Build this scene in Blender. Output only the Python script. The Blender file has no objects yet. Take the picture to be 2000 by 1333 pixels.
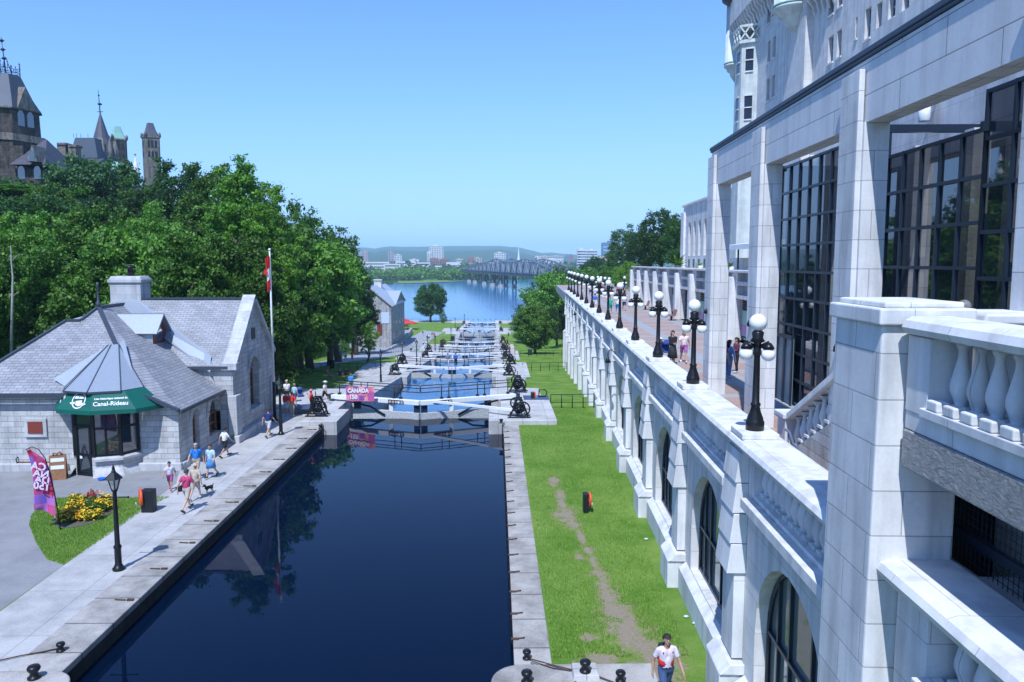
import bpy, bmesh, math, random
import numpy as np
from mathutils import Vector, Matrix
R = math.radians
random.seed(7)
S = bpy.context.scene
COL = S.collection
# ------------------------------------------------------------------ camera
FPX, HOR = 1500.0, 513.0
CAMZ = 11.1
PITCH = math.atan((666.5-HOR)/FPX)
YAW = math.atan((1000-969)/FPX)
cam = bpy.data.objects.new('camera', bpy.data.cameras.new('camera'))
COL.objects.link(cam)
cam.data.sensor_width = 36; cam.data.lens = 36*FPX/2000
cam.data.clip_start = .1; cam.data.clip_end = 30000
cam.location = (0, 0, CAMZ)
cam.rotation_euler = (R(90)-PITCH, 0, -YAW)
S.camera = cam
# ------------------------------------------------------------------ light
SUN_EL, SUN_AZ = R(57), R(16)         # sun behind the camera and 16 degrees to its left
sx, sy, sz = -math.sin(SUN_AZ)*math.cos(SUN_EL), -math.cos(SUN_AZ)*math.cos(SUN_EL), math.sin(SUN_EL)
W = bpy.data.worlds.new('World'); S.world = W; W.use_nodes = True
wn = W.node_tree.nodes; wl = W.node_tree.links
sky = wn.new('ShaderNodeTexSky'); sky.sky_type = 'NISHITA'; sky.sun_disc = False
sky.sun_elevation = SUN_EL
sky.sun_rotation = math.atan2(sx, sy)
sky.altitude = 0; sky.air_density = 1.0; sky.dust_density = .0; sky.ozone_density = 2.5
tint = wn.new('ShaderNodeMix'); tint.data_type = 'RGBA'; tint.blend_type = 'MULTIPLY'; tint.inputs[0].default_value = 1
tint.inputs[7].default_value = (.66, .84, 1.20, 1)            # the photograph's cool white balance
wl.new(sky.outputs[0], tint.inputs[6])
# soft shoulder on each channel: the clear sky pales towards the horizon without burning out
sp_ = wn.new('ShaderNodeSeparateColor'); cb_ = wn.new('ShaderNodeCombineColor'); wl.new(tint.outputs[2], sp_.inputs[0])
def wmath(op, a, b):
    m_ = wn.new('ShaderNodeMath'); m_.operation = op
    for i, v in enumerate((a, b)):
        if isinstance(v, float): m_.inputs[i].default_value = v
        else: wl.new(v, m_.inputs[i])
    return m_.outputs[0]
for i, cap in enumerate((3.3, 5.0, 8.5)):
    c_ = sp_.outputs[i]; wl.new(wmath('DIVIDE', c_, wmath('POWER', wmath('ADD', wmath('POWER', wmath('DIVIDE', c_, cap), 3.), 1.), 1/3)), cb_.inputs[i])
wl.new(cb_.outputs[0], wn['Background'].inputs[0]); wn['Background'].inputs[1].default_value = .15
sun = bpy.data.objects.new('sun', bpy.data.lights.new('sun', 'SUN')); COL.objects.link(sun)
sun.data.energy = 3.5; sun.data.angle = R(.5); sun.data.color = (1, .985, .965)
sun.rotation_euler = Vector((sx, sy, sz)).to_track_quat('Z', 'Y').to_euler()
S.view_settings.view_transform = 'Standard'; S.view_settings.look = 'None'
S.view_settings.exposure = 0.5; S.view_settings.use_white_balance = True; S.view_settings.white_balance_temperature = 5920; S.view_settings.white_balance_tint = 9.5; S.view_settings.gamma = 1
S.cycles.max_bounces = 6; S.cycles.transparent_max_bounces = 12
S.cycles.caustics_reflective = False; S.cycles.caustics_refractive = False

# ------------------------------------------------------------------ geometry of the view: pixel of the photo -> point in the place
_F = Vector((math.sin(YAW)*math.cos(PITCH), math.cos(YAW)*math.cos(PITCH), -math.sin(PITCH)))
_R = Vector((math.cos(YAW), -math.sin(YAW), 0)); _U = _R.cross(_F)
def ray(px, py): return _F + _R*((px-1000)/FPX) + _U*((666.5-py)/FPX)
def atz(px, py, z):
    d = ray(px, py); t = (z-CAMZ)/d.z; return Vector((d.x*t, d.y*t, z))
def aty(px, py, y):
    d = ray(px, py); t = y/d.y; return Vector((d.x*t, y, CAMZ+d.z*t))
BETA = math.atan((1038-969)/FPX)       # the terrace runs this much to the right of the canal
def Wp(u, v, z=0): return Vector((v*math.cos(BETA)+u*math.sin(BETA), -v*math.sin(BETA)+u*math.cos(BETA), z))
def onv(px, py, v):                    # (u, z) where the ray meets the upright plane v = const
    d = ray(px, py); dv = d.x*math.cos(BETA)-d.y*math.sin(BETA); du = d.x*math.sin(BETA)+d.y*math.cos(BETA)
    t = v/dv; return du*t, CAMZ+d.z*t
def atw(px, py, z):
    p = atz(px, py, z); return p.x*math.sin(BETA)+p.y*math.cos(BETA), p.x*math.cos(BETA)-p.y*math.sin(BETA)

# ------------------------------------------------------------------ objects
def tag(o, label, cat=None, group=None, kind=None):
    if label: o['label'] = label
    if cat: o['category'] = cat
    if group: o['group'] = group
    if kind: o['kind'] = kind
    return o
def thing(name, label, cat, loc=(0, 0, 0), rz=0, group=None):
    o = bpy.data.objects.new(name, None); COL.objects.link(o); o.empty_display_size = .2
    o.location = loc; o.rotation_euler = (0, 0, rz)
    return tag(o, label, cat, group)
def kids(o): return [c for c in bpy.data.objects if c.parent == o]
_KIDS = {}
def dup(root, loc, rz=None, label=None, group=None, scale=None):
    def rec(o, par):
        c = o.copy(); COL.objects.link(c)
        if par is not None: c.parent = par
        for ch in _KIDS.get(o.name, []): rec(ch, c)
        return c
    r = rec(root, None); r.location = loc
    if rz is not None: r.rotation_euler = (0, 0, rz)
    if scale: r.scale = scale
    if label: r['label'] = label
    if group: r['group'] = group
    return r
class MB:
    def __init__(s, org=(0, 0, 0), xf=None):
        s.v = []; s.f = []; s.m = []; s.cur = 0; s.o = Vector(org); s.xf = xf; s.smooth = set()
    def add(s, vs, fs, sm=False):
        b = len(s.v)
        for p in vs:
            p = Vector(p)
            if s.xf is not None: p = s.xf @ p
            s.v.append(p-s.o)
        for f in fs:
            if sm: s.smooth.add(len(s.f))
            s.f.append(tuple(i+b for i in f)); s.m.append(s.cur)
        return s
    def box(s, x0, x1, y0, y1, z0, z1, t=0, tx=None):
        t2 = t if tx is None else tx
        return s.add([(x0, y0, z0), (x1, y0, z0), (x1, y1, z0), (x0, y1, z0), (x0+t2, y0+t, z1), (x1-t2, y0+t, z1), (x1-t2, y1-t, z1), (x0+t2, y1-t, z1)],
              [(3, 2, 1, 0), (4, 5, 6, 7), (0, 1, 5, 4), (1, 2, 6, 5), (2, 3, 7, 6), (3, 0, 4, 7)])
    def bar(s, a, b, w, h):          # box along a->b, width w (sideways), height h
        a = Vector(a); b = Vector(b); d = (b-a).normalized()
        up = Vector((0, 0, 1)) if abs(d.z) < .95 else Vector((0, 1, 0))
        sd = d.cross(up).normalized()*w/2; u = sd.cross(d).normalized()*h/2
        vs = [a-sd-u, a+sd-u, a+sd+u, a-sd+u, b-sd-u, b+sd-u, b+sd+u, b-sd+u]
        return s.add(vs, [(0, 1, 2, 3), (7, 6, 5, 4), (0, 4, 5, 1), (1, 5, 6, 2), (2, 6, 7, 3), (3, 7, 4, 0)])
    def tube(s, pts, r, n=6, cap=True):
        pts = [Vector(p) for p in pts]; k = len(pts)
        rs = r if isinstance(r, (list, tuple)) else [r]*k
        vs = []; fs = []; ref = None
        for i, p in enumerate(pts):
            d = (pts[min(i+1, k-1)]-pts[max(i-1, 0)])
            d = d.normalized() if d.length > 1e-9 else Vector((0, 0, 1))
            if ref is None: ref = Vector((0, 0, 1)) if abs(d.z) < .9 else Vector((1, 0, 0))
            a = (ref-d*ref.dot(d)).normalized(); b = d.cross(a); ref = a
            for j in range(n):
                t = 2*math.pi*j/n; vs.append(p+(a*math.cos(t)+b*math.sin(t))*rs[i])
        for i in range(k-1):
            for j in range(n):
                fs.append((i*n+j, i*n+(j+1) % n, (i+1)*n+(j+1) % n, (i+1)*n+j))
        if cap: fs.append(tuple(range(n))[::-1]); fs.append(tuple((k-1)*n+j for j in range(n)))
        return s.add(vs, fs, True)
    def lathe(s, prof, c=(0, 0, 0), n=14, sm=True, ph=0):
        vs = []; fs = []; k = len(prof)
        for (r, z) in prof:
            for j in range(n):
                t = 2*math.pi*j/n+ph; vs.append((c[0]+r*math.cos(t), c[1]+r*math.sin(t), c[2]+z))
        for i in range(k-1):
            for j in range(n): fs.append((i*n+j, i*n+(j+1) % n, (i+1)*n+(j+1) % n, (i+1)*n+j))
        fs.append(tuple(range(n))[::-1]); fs.append(tuple((k-1)*n+j for j in range(n)))
        return s.add(vs, fs, sm)
    def ell(s, c, r, n=12, m=8, rot=None):
        if not isinstance(r, (list, tuple)): r = (r, r, r)
        vs = []; fs = []
        for i in range(m+1):
            a = math.pi*i/m
            for j in range(n):
                b = 2*math.pi*j/n
                q = Vector((r[0]*math.sin(a)*math.cos(b), r[1]*math.sin(a)*math.sin(b), r[2]*math.cos(a)))
                if rot is not None: q = rot @ q
                vs.append(q+Vector(c))
        for i in range(m):
            for j in range(n): fs.append((i*n+j, (i+1)*n+j, (i+1)*n+(j+1) % n, i*n+(j+1) % n))
        return s.add(vs, fs, True)
    def prism(s, poly, ax, lo, hi):
        n = len(poly)
        def P(a, b, t): return (t, a, b) if ax == 'x' else (a, t, b) if ax == 'y' else (a, b, t)
        vs = [P(a, b, lo) for a, b in poly]+[P(a, b, hi) for a, b in poly]
        fs = [tuple(range(n))[::-1], tuple(range(n, 2*n))]+[(i, (i+1) % n, n+(i+1) % n, n+i) for i in range(n)]
        return s.add(vs, fs)
    def poly(s, *pts): return s.add(pts, [tuple(range(len(pts)))])
    def slab(s, pts, th):            # a polygon thickened downwards along its normal
        p = [Vector(q) for q in pts]; nrm = (p[1]-p[0]).cross(p[2]-p[0]).normalized()*th
        n = len(p)
        return s.add(p+[q-nrm for q in p], [tuple(range(n)), tuple(range(n, 2*n))[::-1]]+[((i+1) % n, i, n+i, n+(i+1) % n) for i in range(n)])
    def mesh(s, name, mats):
        me = bpy.data.meshes.new(name); me.from_pydata([tuple(v) for v in s.v], [], s.f)
        for m in (mats if isinstance(mats, (list, tuple)) else [mats]): me.materials.append(m)
        if len(me.polygons) == len(s.f):
            me.polygons.foreach_set('material_index', s.m)
            sm = [i in s.smooth for i in range(len(s.f))]; me.polygons.foreach_set('use_smooth', sm)
        bm = bmesh.new(); bm.from_mesh(me); bmesh.ops.recalc_face_normals(bm, faces=bm.faces); bm.to_mesh(me); bm.free()
        me.update(); return me
    def build(s, name, mats, parent=None, loc=(0, 0, 0), rz=0, bev=0):
        return link(s.mesh(name, mats), name, parent, loc, rz, bev)
def link(me, name, parent=None, loc=(0, 0, 0), rz=0, bev=0):
    o = bpy.data.objects.new(name, me); COL.objects.link(o)
    o.location = loc; o.rotation_euler = (0, 0, rz)
    if parent is not None:
        o.parent = parent; _KIDS.setdefault(parent.name, []).append(o)
    if bev:
        b = o.modifiers.new('bevel', 'BEVEL'); b.width = bev; b.segments = 2; b.limit_method = 'ANGLE'
    return o
def text_mb(s, size, mirror=False, space=1.0, bold=0):
    cu = bpy.data.curves.new('txt', 'FONT'); cu.body = s; cu.size = size; cu.align_x = 'CENTER'; cu.align_y = 'CENTER'
    cu.space_character = space; cu.offset = bold; cu.extrude = .004; cu.resolution_u = 3
    o = bpy.data.objects.new('txt', cu); COL.objects.link(o)
    me = bpy.data.meshes.new_from_object(o.evaluated_get(bpy.context.evaluated_depsgraph_get()))
    vs = [(-v.co.x if mirror else v.co.x, v.co.y, v.co.z) for v in me.vertices]; fs = [tuple(p.vertices) for p in me.polygons]
    bpy.data.objects.remove(o); bpy.data.curves.remove(cu); bpy.data.meshes.remove(me)
    return vs, fs

# ------------------------------------------------------------------ materials
class NT:
    def __init__(s, name):
        s.m = bpy.data.materials.new(name); s.m.use_nodes = True; s.t = s.m.node_tree; s.b = s.t.nodes['Principled BSDF']
    def n(s, typ, **kw):
        nd = s.t.nodes.new('ShaderNode'+typ)
        for k, v in kw.items():
            k2 = k.replace('_', ' ')
            if k2 in nd.inputs: s.set(nd.inputs[k2], v)
            else: setattr(nd, k, v)
        return nd
    def set(s, inp, v):
        if hasattr(v, 'is_linked') or isinstance(v, bpy.types.NodeSocket): s.t.links.new(v, inp)
        elif isinstance(v, bpy.types.Node): s.t.links.new(v.outputs[0], inp)
        else:
            try: inp.default_value = v
            except Exception: inp.default_value = (*v, 1)
    def math(s, op, a, b=0., c=None):
        nd = s.t.nodes.new('ShaderNodeMath'); nd.operation = op; s.set(nd.inputs[0], a); s.set(nd.inputs[1], b)
        if c is not None: s.set(nd.inputs[2], c)
        return nd.outputs[0]
    def mix(s, f, a, b, mode='MIX'):
        nd = s.t.nodes.new('ShaderNodeMix'); nd.data_type = 'RGBA'; nd.blend_type = mode
        s.set(nd.inputs[0], f); s.set(nd.inputs[6], a if not isinstance(a, tuple) else (*a[:3], 1)); s.set(nd.inputs[7], b if not isinstance(b, tuple) else (*b[:3], 1))
        return nd.outputs[2]
    def ramp(s, f, *st):
        nd = s.t.nodes.new('ShaderNodeValToRGB'); s.set(nd.inputs[0], f); e = nd.color_ramp.elements
        while len(e) < len(st): e.new(.5)
        for i, (p, c) in enumerate(st):
            e[i].position = p; e[i].color = (*c, 1) if isinstance(c, tuple) else (c, c, c, 1)
        return nd.outputs[0]
    def co(s, kind='Object'):
        return s.n('TexCoord').outputs[kind]
    def noise(s, scale, vec=None, detail=4, rough=.55, dist=0):
        return s.n('TexNoise', Vector=vec if vec is not None else s.co(), Scale=scale, Detail=detail, Roughness=rough, Distortion=dist).outputs[0]
    def boxco(s):
        tc = s.n('TexCoord'); p = s.n('SeparateXYZ', Vector=tc.outputs['Object']); q = s.n('SeparateXYZ', Vector=tc.outputs['Normal'])
        ax = s.math('GREATER_THAN', s.math('ABSOLUTE', q.outputs[0]), s.math('ABSOLUTE', q.outputs[1]))
        fl = s.math('GREATER_THAN', s.math('ABSOLUTE', q.outputs[2]), .75)
        inv = s.math('SUBTRACT', 1., ax)
        u = s.math('ADD', s.math('MULTIPLY', ax, p.outputs[1]), s.math('MULTIPLY', inv, p.outputs[0]))
        ifl = s.math('SUBTRACT', 1., fl)
        uu = s.math('ADD', s.math('MULTIPLY', fl, p.outputs[0]), s.math('MULTIPLY', ifl, u))
        vv = s.math('ADD', s.math('MULTIPLY', fl, p.outputs[1]), s.math('MULTIPLY', ifl, p.outputs[2]))
        return s.n('CombineXYZ', X=uu, Y=vv).outputs[0]
    def bump(s, h, st=.3, d=.02):
        s.set(s.b.inputs['Normal'], s.n('Bump', Height=h, Strength=st, Distance=d).outputs[0])
    def fin(s, col=None, rough=None, metal=None, spec=None):
        if col is not None: s.set(s.b.inputs['Base Color'], col if not isinstance(col, tuple) else (*col[:3], 1))
        if rough is not None: s.set(s.b.inputs['Roughness'], rough)
        if metal is not None: s.set(s.b.inputs['Metallic'], metal)
        if spec is not None: s.set(s.b.inputs['Specular IOR Level'], spec)
        return s.m
_pl = {}
def plain(c, rough=.6, metal=0, var=.12, spec=.4):
    k = (tuple(round(x, 3) for x in c), rough, metal, var)
    if k not in _pl:
        t = NT('paint'); f = t.ramp(t.noise(9.), (.3, 1-var), (.7, 1+var*.4))
        t.fin(t.mix(1., c, f, 'MULTIPLY'), rough, metal, spec); _pl[k] = t.m
    return _pl[k]
def ashlar(name, c, bw, bh, mortar=.012, var=.1, mcol=.6, bump=.3, stain=.25, rough=.85, nsc=1.3, off=.5):
    t = NT(name); v = t.boxco()
    br = t.n('TexBrick', Vector=v, Scale=1., offset=off)
    for k, val in (('Mortar Size', mortar), ('Brick Width', bw), ('Row Height', bh), ('Mortar Smooth', .2), ('Bias', 0.)): br.inputs[k].default_value = val
    br.inputs['Color1'].default_value = (*[x*(1+var) for x in c], 1); br.inputs['Color2'].default_value = (*[x*(1-var) for x in c], 1)
    br.inputs['Mortar'].default_value = (*[x*mcol for x in c], 1)
    n1 = t.noise(nsc, detail=6); n2 = t.noise(nsc*14, detail=3)
    sp = t.n('Mapping', Vector=t.co()); sp.inputs['Scale'].default_value = (2.2, 2.2, .22)
    st = t.noise(1., sp.outputs[0], detail=5)
    col = t.mix(1., br.outputs[0], t.ramp(n1, (.25, 1-stain), (.65, 1.0)), 'MULTIPLY')
    col = t.mix(1., col, t.ramp(st, (.36, 1-stain*1.3), (.55, 1.0)), 'MULTIPLY')
    col = t.mix(.25, col, t.ramp(n2, (.3, .8), (.7, 1.1)), 'MULTIPLY')
    t.bump(t.math('ADD', t.math('MULTIPLY', br.outputs[1], -1.), t.math('MULTIPLY', n2, .35 if bump < .8 else 2.2)), bump, .02)
    return t.fin(col, rough)
M = {}
M['lime'] = ashlar('pale limestone panels', (.75, .74, .72), 1.35, .62, .010, .075, .55, .3, .2)
M['limetrim'] = ashlar('pale limestone trim', (.75, .745, .73), 1.9, 3.1, .008, .03, .6, .25, .17)
M['limewall'] = ashlar('limestone wall', (.73, .72, .70), 1.5, .75, .008, .06, .65, .25, .2)
M['hotel'] = ashlar('hotel limestone', (.69, .67, .64), .95, .42, .010, .06, .84, .2, .14)
M['oxid'] = ashlar('greenish limestone', (.62, .67, .64), .95, .42, .008, .05, .9, .2, .16)
def rough_stone():
    t = NT('rough lime face'); v = t.n('Mapping', Vector=t.co()); v.inputs['Scale'].default_value = (1, 1, 2.2)
    n = t.noise(7., v.outputs[0], 6, .65, 1.2)
    t.bump(n, 1., .12); return t.fin(t.mix(1., (.46, .46, .45), t.ramp(n, (.3, .7), (.7, 1.1)), 'MULTIPLY'), .9)
M['roughband'] = rough_stone()
M['block'] = ashlar('split face block', (.62, .615, .60), .66, .28, .012, .15, .62, 1., .17, .9, 2.2)
M['blocktrim'] = ashlar('dressed grey stone', (.54, .54, .545), 1.2, .5, .01, .06, .7, .3, .2)
M['gothic'] = ashlar('dark sandstone', (.105, .09, .075), .9, .45, .03, .3, .6, .6, .5, .9, .5)
M['gothictrim'] = ashlar('sandstone dressings', (.24, .215, .18), .9, .45, .02, .15, .7, .4, .4)
M['barracks'] = ashlar('grey rubble stone', (.44, .43, .42), .8, .4, .02, .18, .7, .5, .3)
def slate(name, c, bw=.36, bh=.2, var=.14, gloss=.55):
    t = NT(name); tc = t.n('TexCoord'); p = t.n('SeparateXYZ', Vector=tc.outputs['Object']); q = t.n('SeparateXYZ', Vector=tc.outputs['Normal'])
    ax = t.math('GREATER_THAN', t.math('ABSOLUTE', q.outputs[0]), t.math('ABSOLUTE', q.outputs[1]))
    u = t.math('ADD', t.math('MULTIPLY', ax, p.outputs[1]), t.math('MULTIPLY', t.math('SUBTRACT', 1., ax), p.outputs[0]))
    v = t.n('CombineXYZ', X=u, Y=t.math('MULTIPLY', p.outputs[2], 1.75)).outputs[0]
    br = t.n('TexBrick', Vector=v, Scale=1.)
    for k, val in (('Mortar Size', .014), ('Brick Width', bw), ('Row Height', bh), ('Mortar Smooth', .1)): br.inputs[k].default_value = val
    br.inputs['Color1'].default_value = (*[x*(1+var) for x in c], 1); br.inputs['Color2'].default_value = (*[x*(1-var) for x in c], 1)
    br.inputs['Mortar'].default_value = (*[x*.45 for x in c], 1)
    col = t.mix(1., br.outputs[0], t.ramp(t.noise(.9, detail=6), (.3, .78), (.65, 1.05)), 'MULTIPLY')
    t.bump(t.math('MULTIPLY', br.outputs[1], -1.), .5, .015)
    return t.fin(col, gloss)
M['slate'] = slate('grey slate', (.30, .305, .325), .42, .2)
M['slatedark'] = slate('dark slate', (.075, .072, .092), .5, .4)
M['lead'] = plain((.38, .42, .46), .42, .35, .1)
M['leaddark'] = plain((.065, .08, .105), .5, .3)
M['copper'] = plain((.24, .44, .37), .6, .1, .18)
M['iron'] = plain((.012, .013, .016), .35, .2, .2)
M['rust'] = plain((.10, .06, .04), .8, .2, .4)
M['whitep'] = plain((.78, .79, .80), .45, 0, .12)
M['globe'] = plain((.86, .86, .86), .25, 0, .02, .5)
M['wood'] = plain((.30, .14, .06), .55, 0, .3)
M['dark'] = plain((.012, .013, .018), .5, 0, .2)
M['green'] = plain((.005, .115, .085), .65, 0, .08)
M['maroon'] = plain((.16, .035, .025), .5)
M['steel'] = plain((.42, .45, .5), .3, .8, .05)
M['frame'] = plain((.022, .035, .06), .35, .2, .1)
def concrete(name, c, jx, jy, jw=.012, stain=.22, mcol=.6):
    t = NT(name); p = t.n('SeparateXYZ', Vector=t.co())
    br = t.n('TexBrick', Vector=t.co(), Scale=1., offset=0.)
    for k, val in (('Mortar Size', jw), ('Brick Width', jx), ('Row Height', jy), ('Mortar Smooth', .1)): br.inputs[k].default_value = val
    br.inputs['Color1'].default_value = (*[x*1.03 for x in c], 1); br.inputs['Color2'].default_value = (*[x*.96 for x in c], 1); br.inputs['Mortar'].default_value = (*[x*mcol for x in c], 1)
    n1 = t.noise(.7, detail=7, rough=.65); n2 = t.noise(22., detail=3)
    col = t.mix(1., br.outputs[0], t.ramp(n1, (.3, 1-stain), (.6, 1.)), 'MULTIPLY')
    col = t.mix(.6, col, t.ramp(n2, (.3, .78), (.7, 1.1)), 'MULTIPLY')
    t.bump(n2, .25, .01); return t.fin(col, .9)
M['path'] = concrete('concrete path', (.47, .46, .445), 3.3, 3.0, .014, .34)
M['slabs'] = concrete('lock platform stone', (.52, .51, .50), 1.6, .9, .018, .36)
M['coping'] = concrete('old coping stone', (.42, .395, .36), 5., 1.7, .03, .62, .35)
M['wetshade'] = ashlar('wet canal stone darkened as shade', (.028, .027, .024), 1.4, .4, .02, .3, .5, .5, .5)  # stained wall stone, with its deep shade put into the near-black colour
M['asphalt'] = concrete('asphalt', (.27, .27, .275), 60, 60, .001, .26)
M['walk'] = concrete('grey footpath', (.34, .345, .36), 60, 60, .001, .15)
def terrace_floor():
    t = NT('brick terrace paving'); v = t.co()
    big = t.n('TexBrick', Vector=v, Scale=1., offset=0.)
    for k, val in (('Mortar Size', .42), ('Brick Width', 3.4), ('Row Height', 3.4), ('Mortar Smooth', 0.)): big.inputs[k].default_value = val
    big.inputs['Color1'].default_value = (.40, .27, .22, 1); big.inputs['Color2'].default_value = (.43, .31, .26, 1); big.inputs['Mortar'].default_value = (.36, .37, .38, 1)
    br = t.n('TexBrick', Vector=v, Scale=1.)
    for k, val in (('Mortar Size', .012), ('Brick Width', .4), ('Row Height', .2)): br.inputs[k].default_value = val
    br.inputs['Color1'].default_value = (1, 1, 1, 1); br.inputs['Color2'].default_value = (.85, .85, .85, 1); br.inputs['Mortar'].default_value = (.7, .7, .7, 1)
    return t.fin(t.mix(1., big.outputs[0], br.outputs[0], 'MULTIPLY'), .85)
M['terrace'] = terrace_floor()
# bare trodden earth on the lawn beside the lock: centres and radii in metres
BARE = [(2.77, 36.11, 0.25, 0.9), (2.9, 33.82, 0.22, 0.8), (2.87, 31.19, 0.42, 1.1), (3.06, 29.98, 0.25, 0.6), (3.38, 27.15, 0.18, 0.6), (3.45, 25.14, 0.25, 0.6), (3.52, 23.24, 0.35, 0.7), (3.63, 22.17, 0.45, 0.7), (3.69, 20.97, 0.62, 0.8), (3.96, 20.08, 0.65, 0.7), (4.21, 19.05, 0.6, 0.7), (4.29, 18.18, 0.5, 0.6), (2.84, 19.33, 0.5, 0.35), (3.61, 19.06, 0.4, 0.3), (2.95, 26.67, 0.2, 0.35), (2.88, 32.6, .2, .8), (3.25, 28.4, .15, 1.0), (3.42, 26.0, .18, .9), (3.48, 24.2, .22, .8), (3.9, 21.5, .3, .5), (4.6, 19.6, .35, .5), (2.6, 20.6, .3, .25)]
def lawn(name, worn):
    t = NT(name); v = t.co(); n1 = t.noise(.45, v, 6, .65); n2 = t.noise(3.2, v, 5, .6); n3 = t.noise(38., v, 3)
    col = t.mix(t.ramp(n1, (.38, 0.), (.62, 1.)), (.10, .215, .022), (.21, .32, .06))
    col = t.mix(t.ramp(n2, (.52, 0.), (.75, .7)), col, (.19, .24, .06))
    if worn:
        p = t.n('SeparateXYZ', Vector=v); acc = None
        for (x, y, rx, ry) in BARE:
            a = t.math('POWER', t.math('DIVIDE', t.math('SUBTRACT', p.outputs[0], x), rx), 2.); b = t.math('POWER', t.math('DIVIDE', t.math('SUBTRACT', p.outputs[1], y), ry), 2.)
            d = t.math('SUBTRACT', 1.1, t.math('SQRT', t.math('ADD', a, b)))
            acc = d if acc is None else t.math('MAXIMUM', acc, d)
        wn_ = t.noise(2.4, v, 6, .7)
        raw = t.math('ADD', acc, t.math('ADD', t.math('MULTIPLY', t.math('SUBTRACT', wn_, .5), 4.5), t.math('MULTIPLY', t.math('SUBTRACT', t.noise(11., v, 4, .6), .5), 3.6)))
        col = t.mix(t.ramp(t.math('ADD', raw, .55), (.15, 0.), (.7, .85)), col, t.mix(n3, (.20, .21, .07), (.33, .31, .14)))
        msk = t.ramp(raw, (.22, 0.), (.5, 1.))
        col = t.mix(msk, col, t.mix(n3, (.27, .215, .15), (.38, .32, .245)))
    col = t.mix(.75, col, t.ramp(n3, (.3, .55), (.7, 1.2)), 'MULTIPLY')
    t.bump(n3, .8, .05); return t.fin(col, .95, spec=.1)
M['lawn'] = lawn('worn lawn', True); M['grass'] = lawn('lawn', False)
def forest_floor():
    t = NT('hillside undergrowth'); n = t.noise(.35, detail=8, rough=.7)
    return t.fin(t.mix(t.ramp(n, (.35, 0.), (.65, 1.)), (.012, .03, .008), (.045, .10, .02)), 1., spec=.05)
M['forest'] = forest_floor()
def water(name, base, sc, st, rough=.02):
    t = NT(name); m1 = t.n('Mapping', Vector=t.co()); m1.inputs['Scale'].default_value = (1, .45, 1)
    h = t.math('ADD', t.noise(sc, m1.outputs[0], 3, .5, .4), t.math('MULTIPLY', t.noise(sc*4.5, m1.outputs[0], 2), .25))
    t.bump(h, st, .1); t.b.inputs['IOR'].default_value = 1.33
    return t.fin(base, rough)
M['water'] = water('still canal water', (.0008, .005, .019), .5, .035)
M['water'].node_tree.nodes['Principled BSDF'].inputs['Specular IOR Level'].default_value = .2
M['water2'] = water('rippled lock water', (.03, .12, .28), 1.3, .35)
M['river'] = water('river water', (.035, .17, .36), .09, .5, .12)
def glass(name, c, rough=.03, alpha=1.0):
    t = NT(name); t.b.inputs['IOR'].default_value = 2.5
    t.set(t.b.inputs['Alpha'], alpha); return t.fin(c, rough)
M['glass'] = glass('window glass', (.02, .03, .045))
M['glass2'] = glass('curtain glass', (.004, .012, .024), .02, .88)
M['archglass'] = glass('arched window glass', (.17, .20, .195), .05, 1)
M['hotelglass'] = plain((.025, .035, .06), .25, 0, .3, .3)
# ------------------------------------------------------------------ wall builders: pt(a, z, d) maps along / up / inwards to 3D
def holed(mb, pt, a0, a1, z0, z1, rects, dep):
    A = sorted({a0, a1}|{r[0] for r in rects}|{r[1] for r in rects}); Z = sorted({z0, z1}|{r[2] for r in rects}|{r[3] for r in rects})
    A = [a for a in A if a0 <= a <= a1]; Z = [z for z in Z if z0 <= z <= z1]
    for i in range(len(A)-1):
        for j in range(len(Z)-1):
            ca, cz = (A[i]+A[i+1])/2, (Z[j]+Z[j+1])/2
            if any(r[0] < ca < r[1] and r[2] < cz < r[3] for r in rects): continue
            mb.add([pt(A[i], Z[j], 0), pt(A[i+1], Z[j], 0), pt(A[i+1], Z[j+1], 0), pt(A[i], Z[j+1], 0)], [(0, 1, 2, 3)])
    for (b0, b1, c0, c1) in [r[:4] for r in rects]:
        q = [(b0, c0), (b1, c0), (b1, c1), (b0, c1)]
        for i in range(4):
            p, r2 = q[i], q[(i+1) % 4]
            mb.add([pt(*p, 0), pt(*r2, 0), pt(*r2, dep), pt(*p, dep)], [(0, 1, 2, 3)])
def arched(mb, pt, a0, a1, z0, z1, ac, hw, zsill, zs, dep, n=12, rise=None):
    rise = hw if rise is None else rise
    xs = [ac-hw*math.cos(math.pi*i/n) for i in range(n+1)]; az = lambda a: zs+rise*math.sqrt(max(0, 1-((a-ac)/hw)**2))
    Q = lambda *p: mb.add([pt(*q) for q in p], [tuple(range(len(p)))])
    Q((a0, z0, 0), (ac-hw, z0, 0), (ac-hw, z1, 0), (a0, z1, 0)); Q((ac+hw, z0, 0), (a1, z0, 0), (a1, z1, 0), (ac+hw, z1, 0))
    if zsill > z0: Q((ac-hw, z0, 0), (ac+hw, z0, 0), (ac+hw, zsill, 0), (ac-hw, zsill, 0))
    Q((ac-hw, zsill, 0), (ac+hw, zsill, 0), (ac+hw, zsill, dep), (ac-hw, zsill, dep))
    for a in (ac-hw, ac+hw): Q((a, zsill, 0), (a, zs, 0), (a, zs, dep), (a, zsill, dep))
    for i in range(n):
        Q((xs[i], az(xs[i]), 0), (xs[i+1], az(xs[i+1]), 0), (xs[i+1], z1, 0), (xs[i], z1, 0))
        Q((xs[i], az(xs[i]), 0), (xs[i+1], az(xs[i+1]), 0), (xs[i+1], az(xs[i+1]), dep), (xs[i], az(xs[i]), dep))
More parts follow.
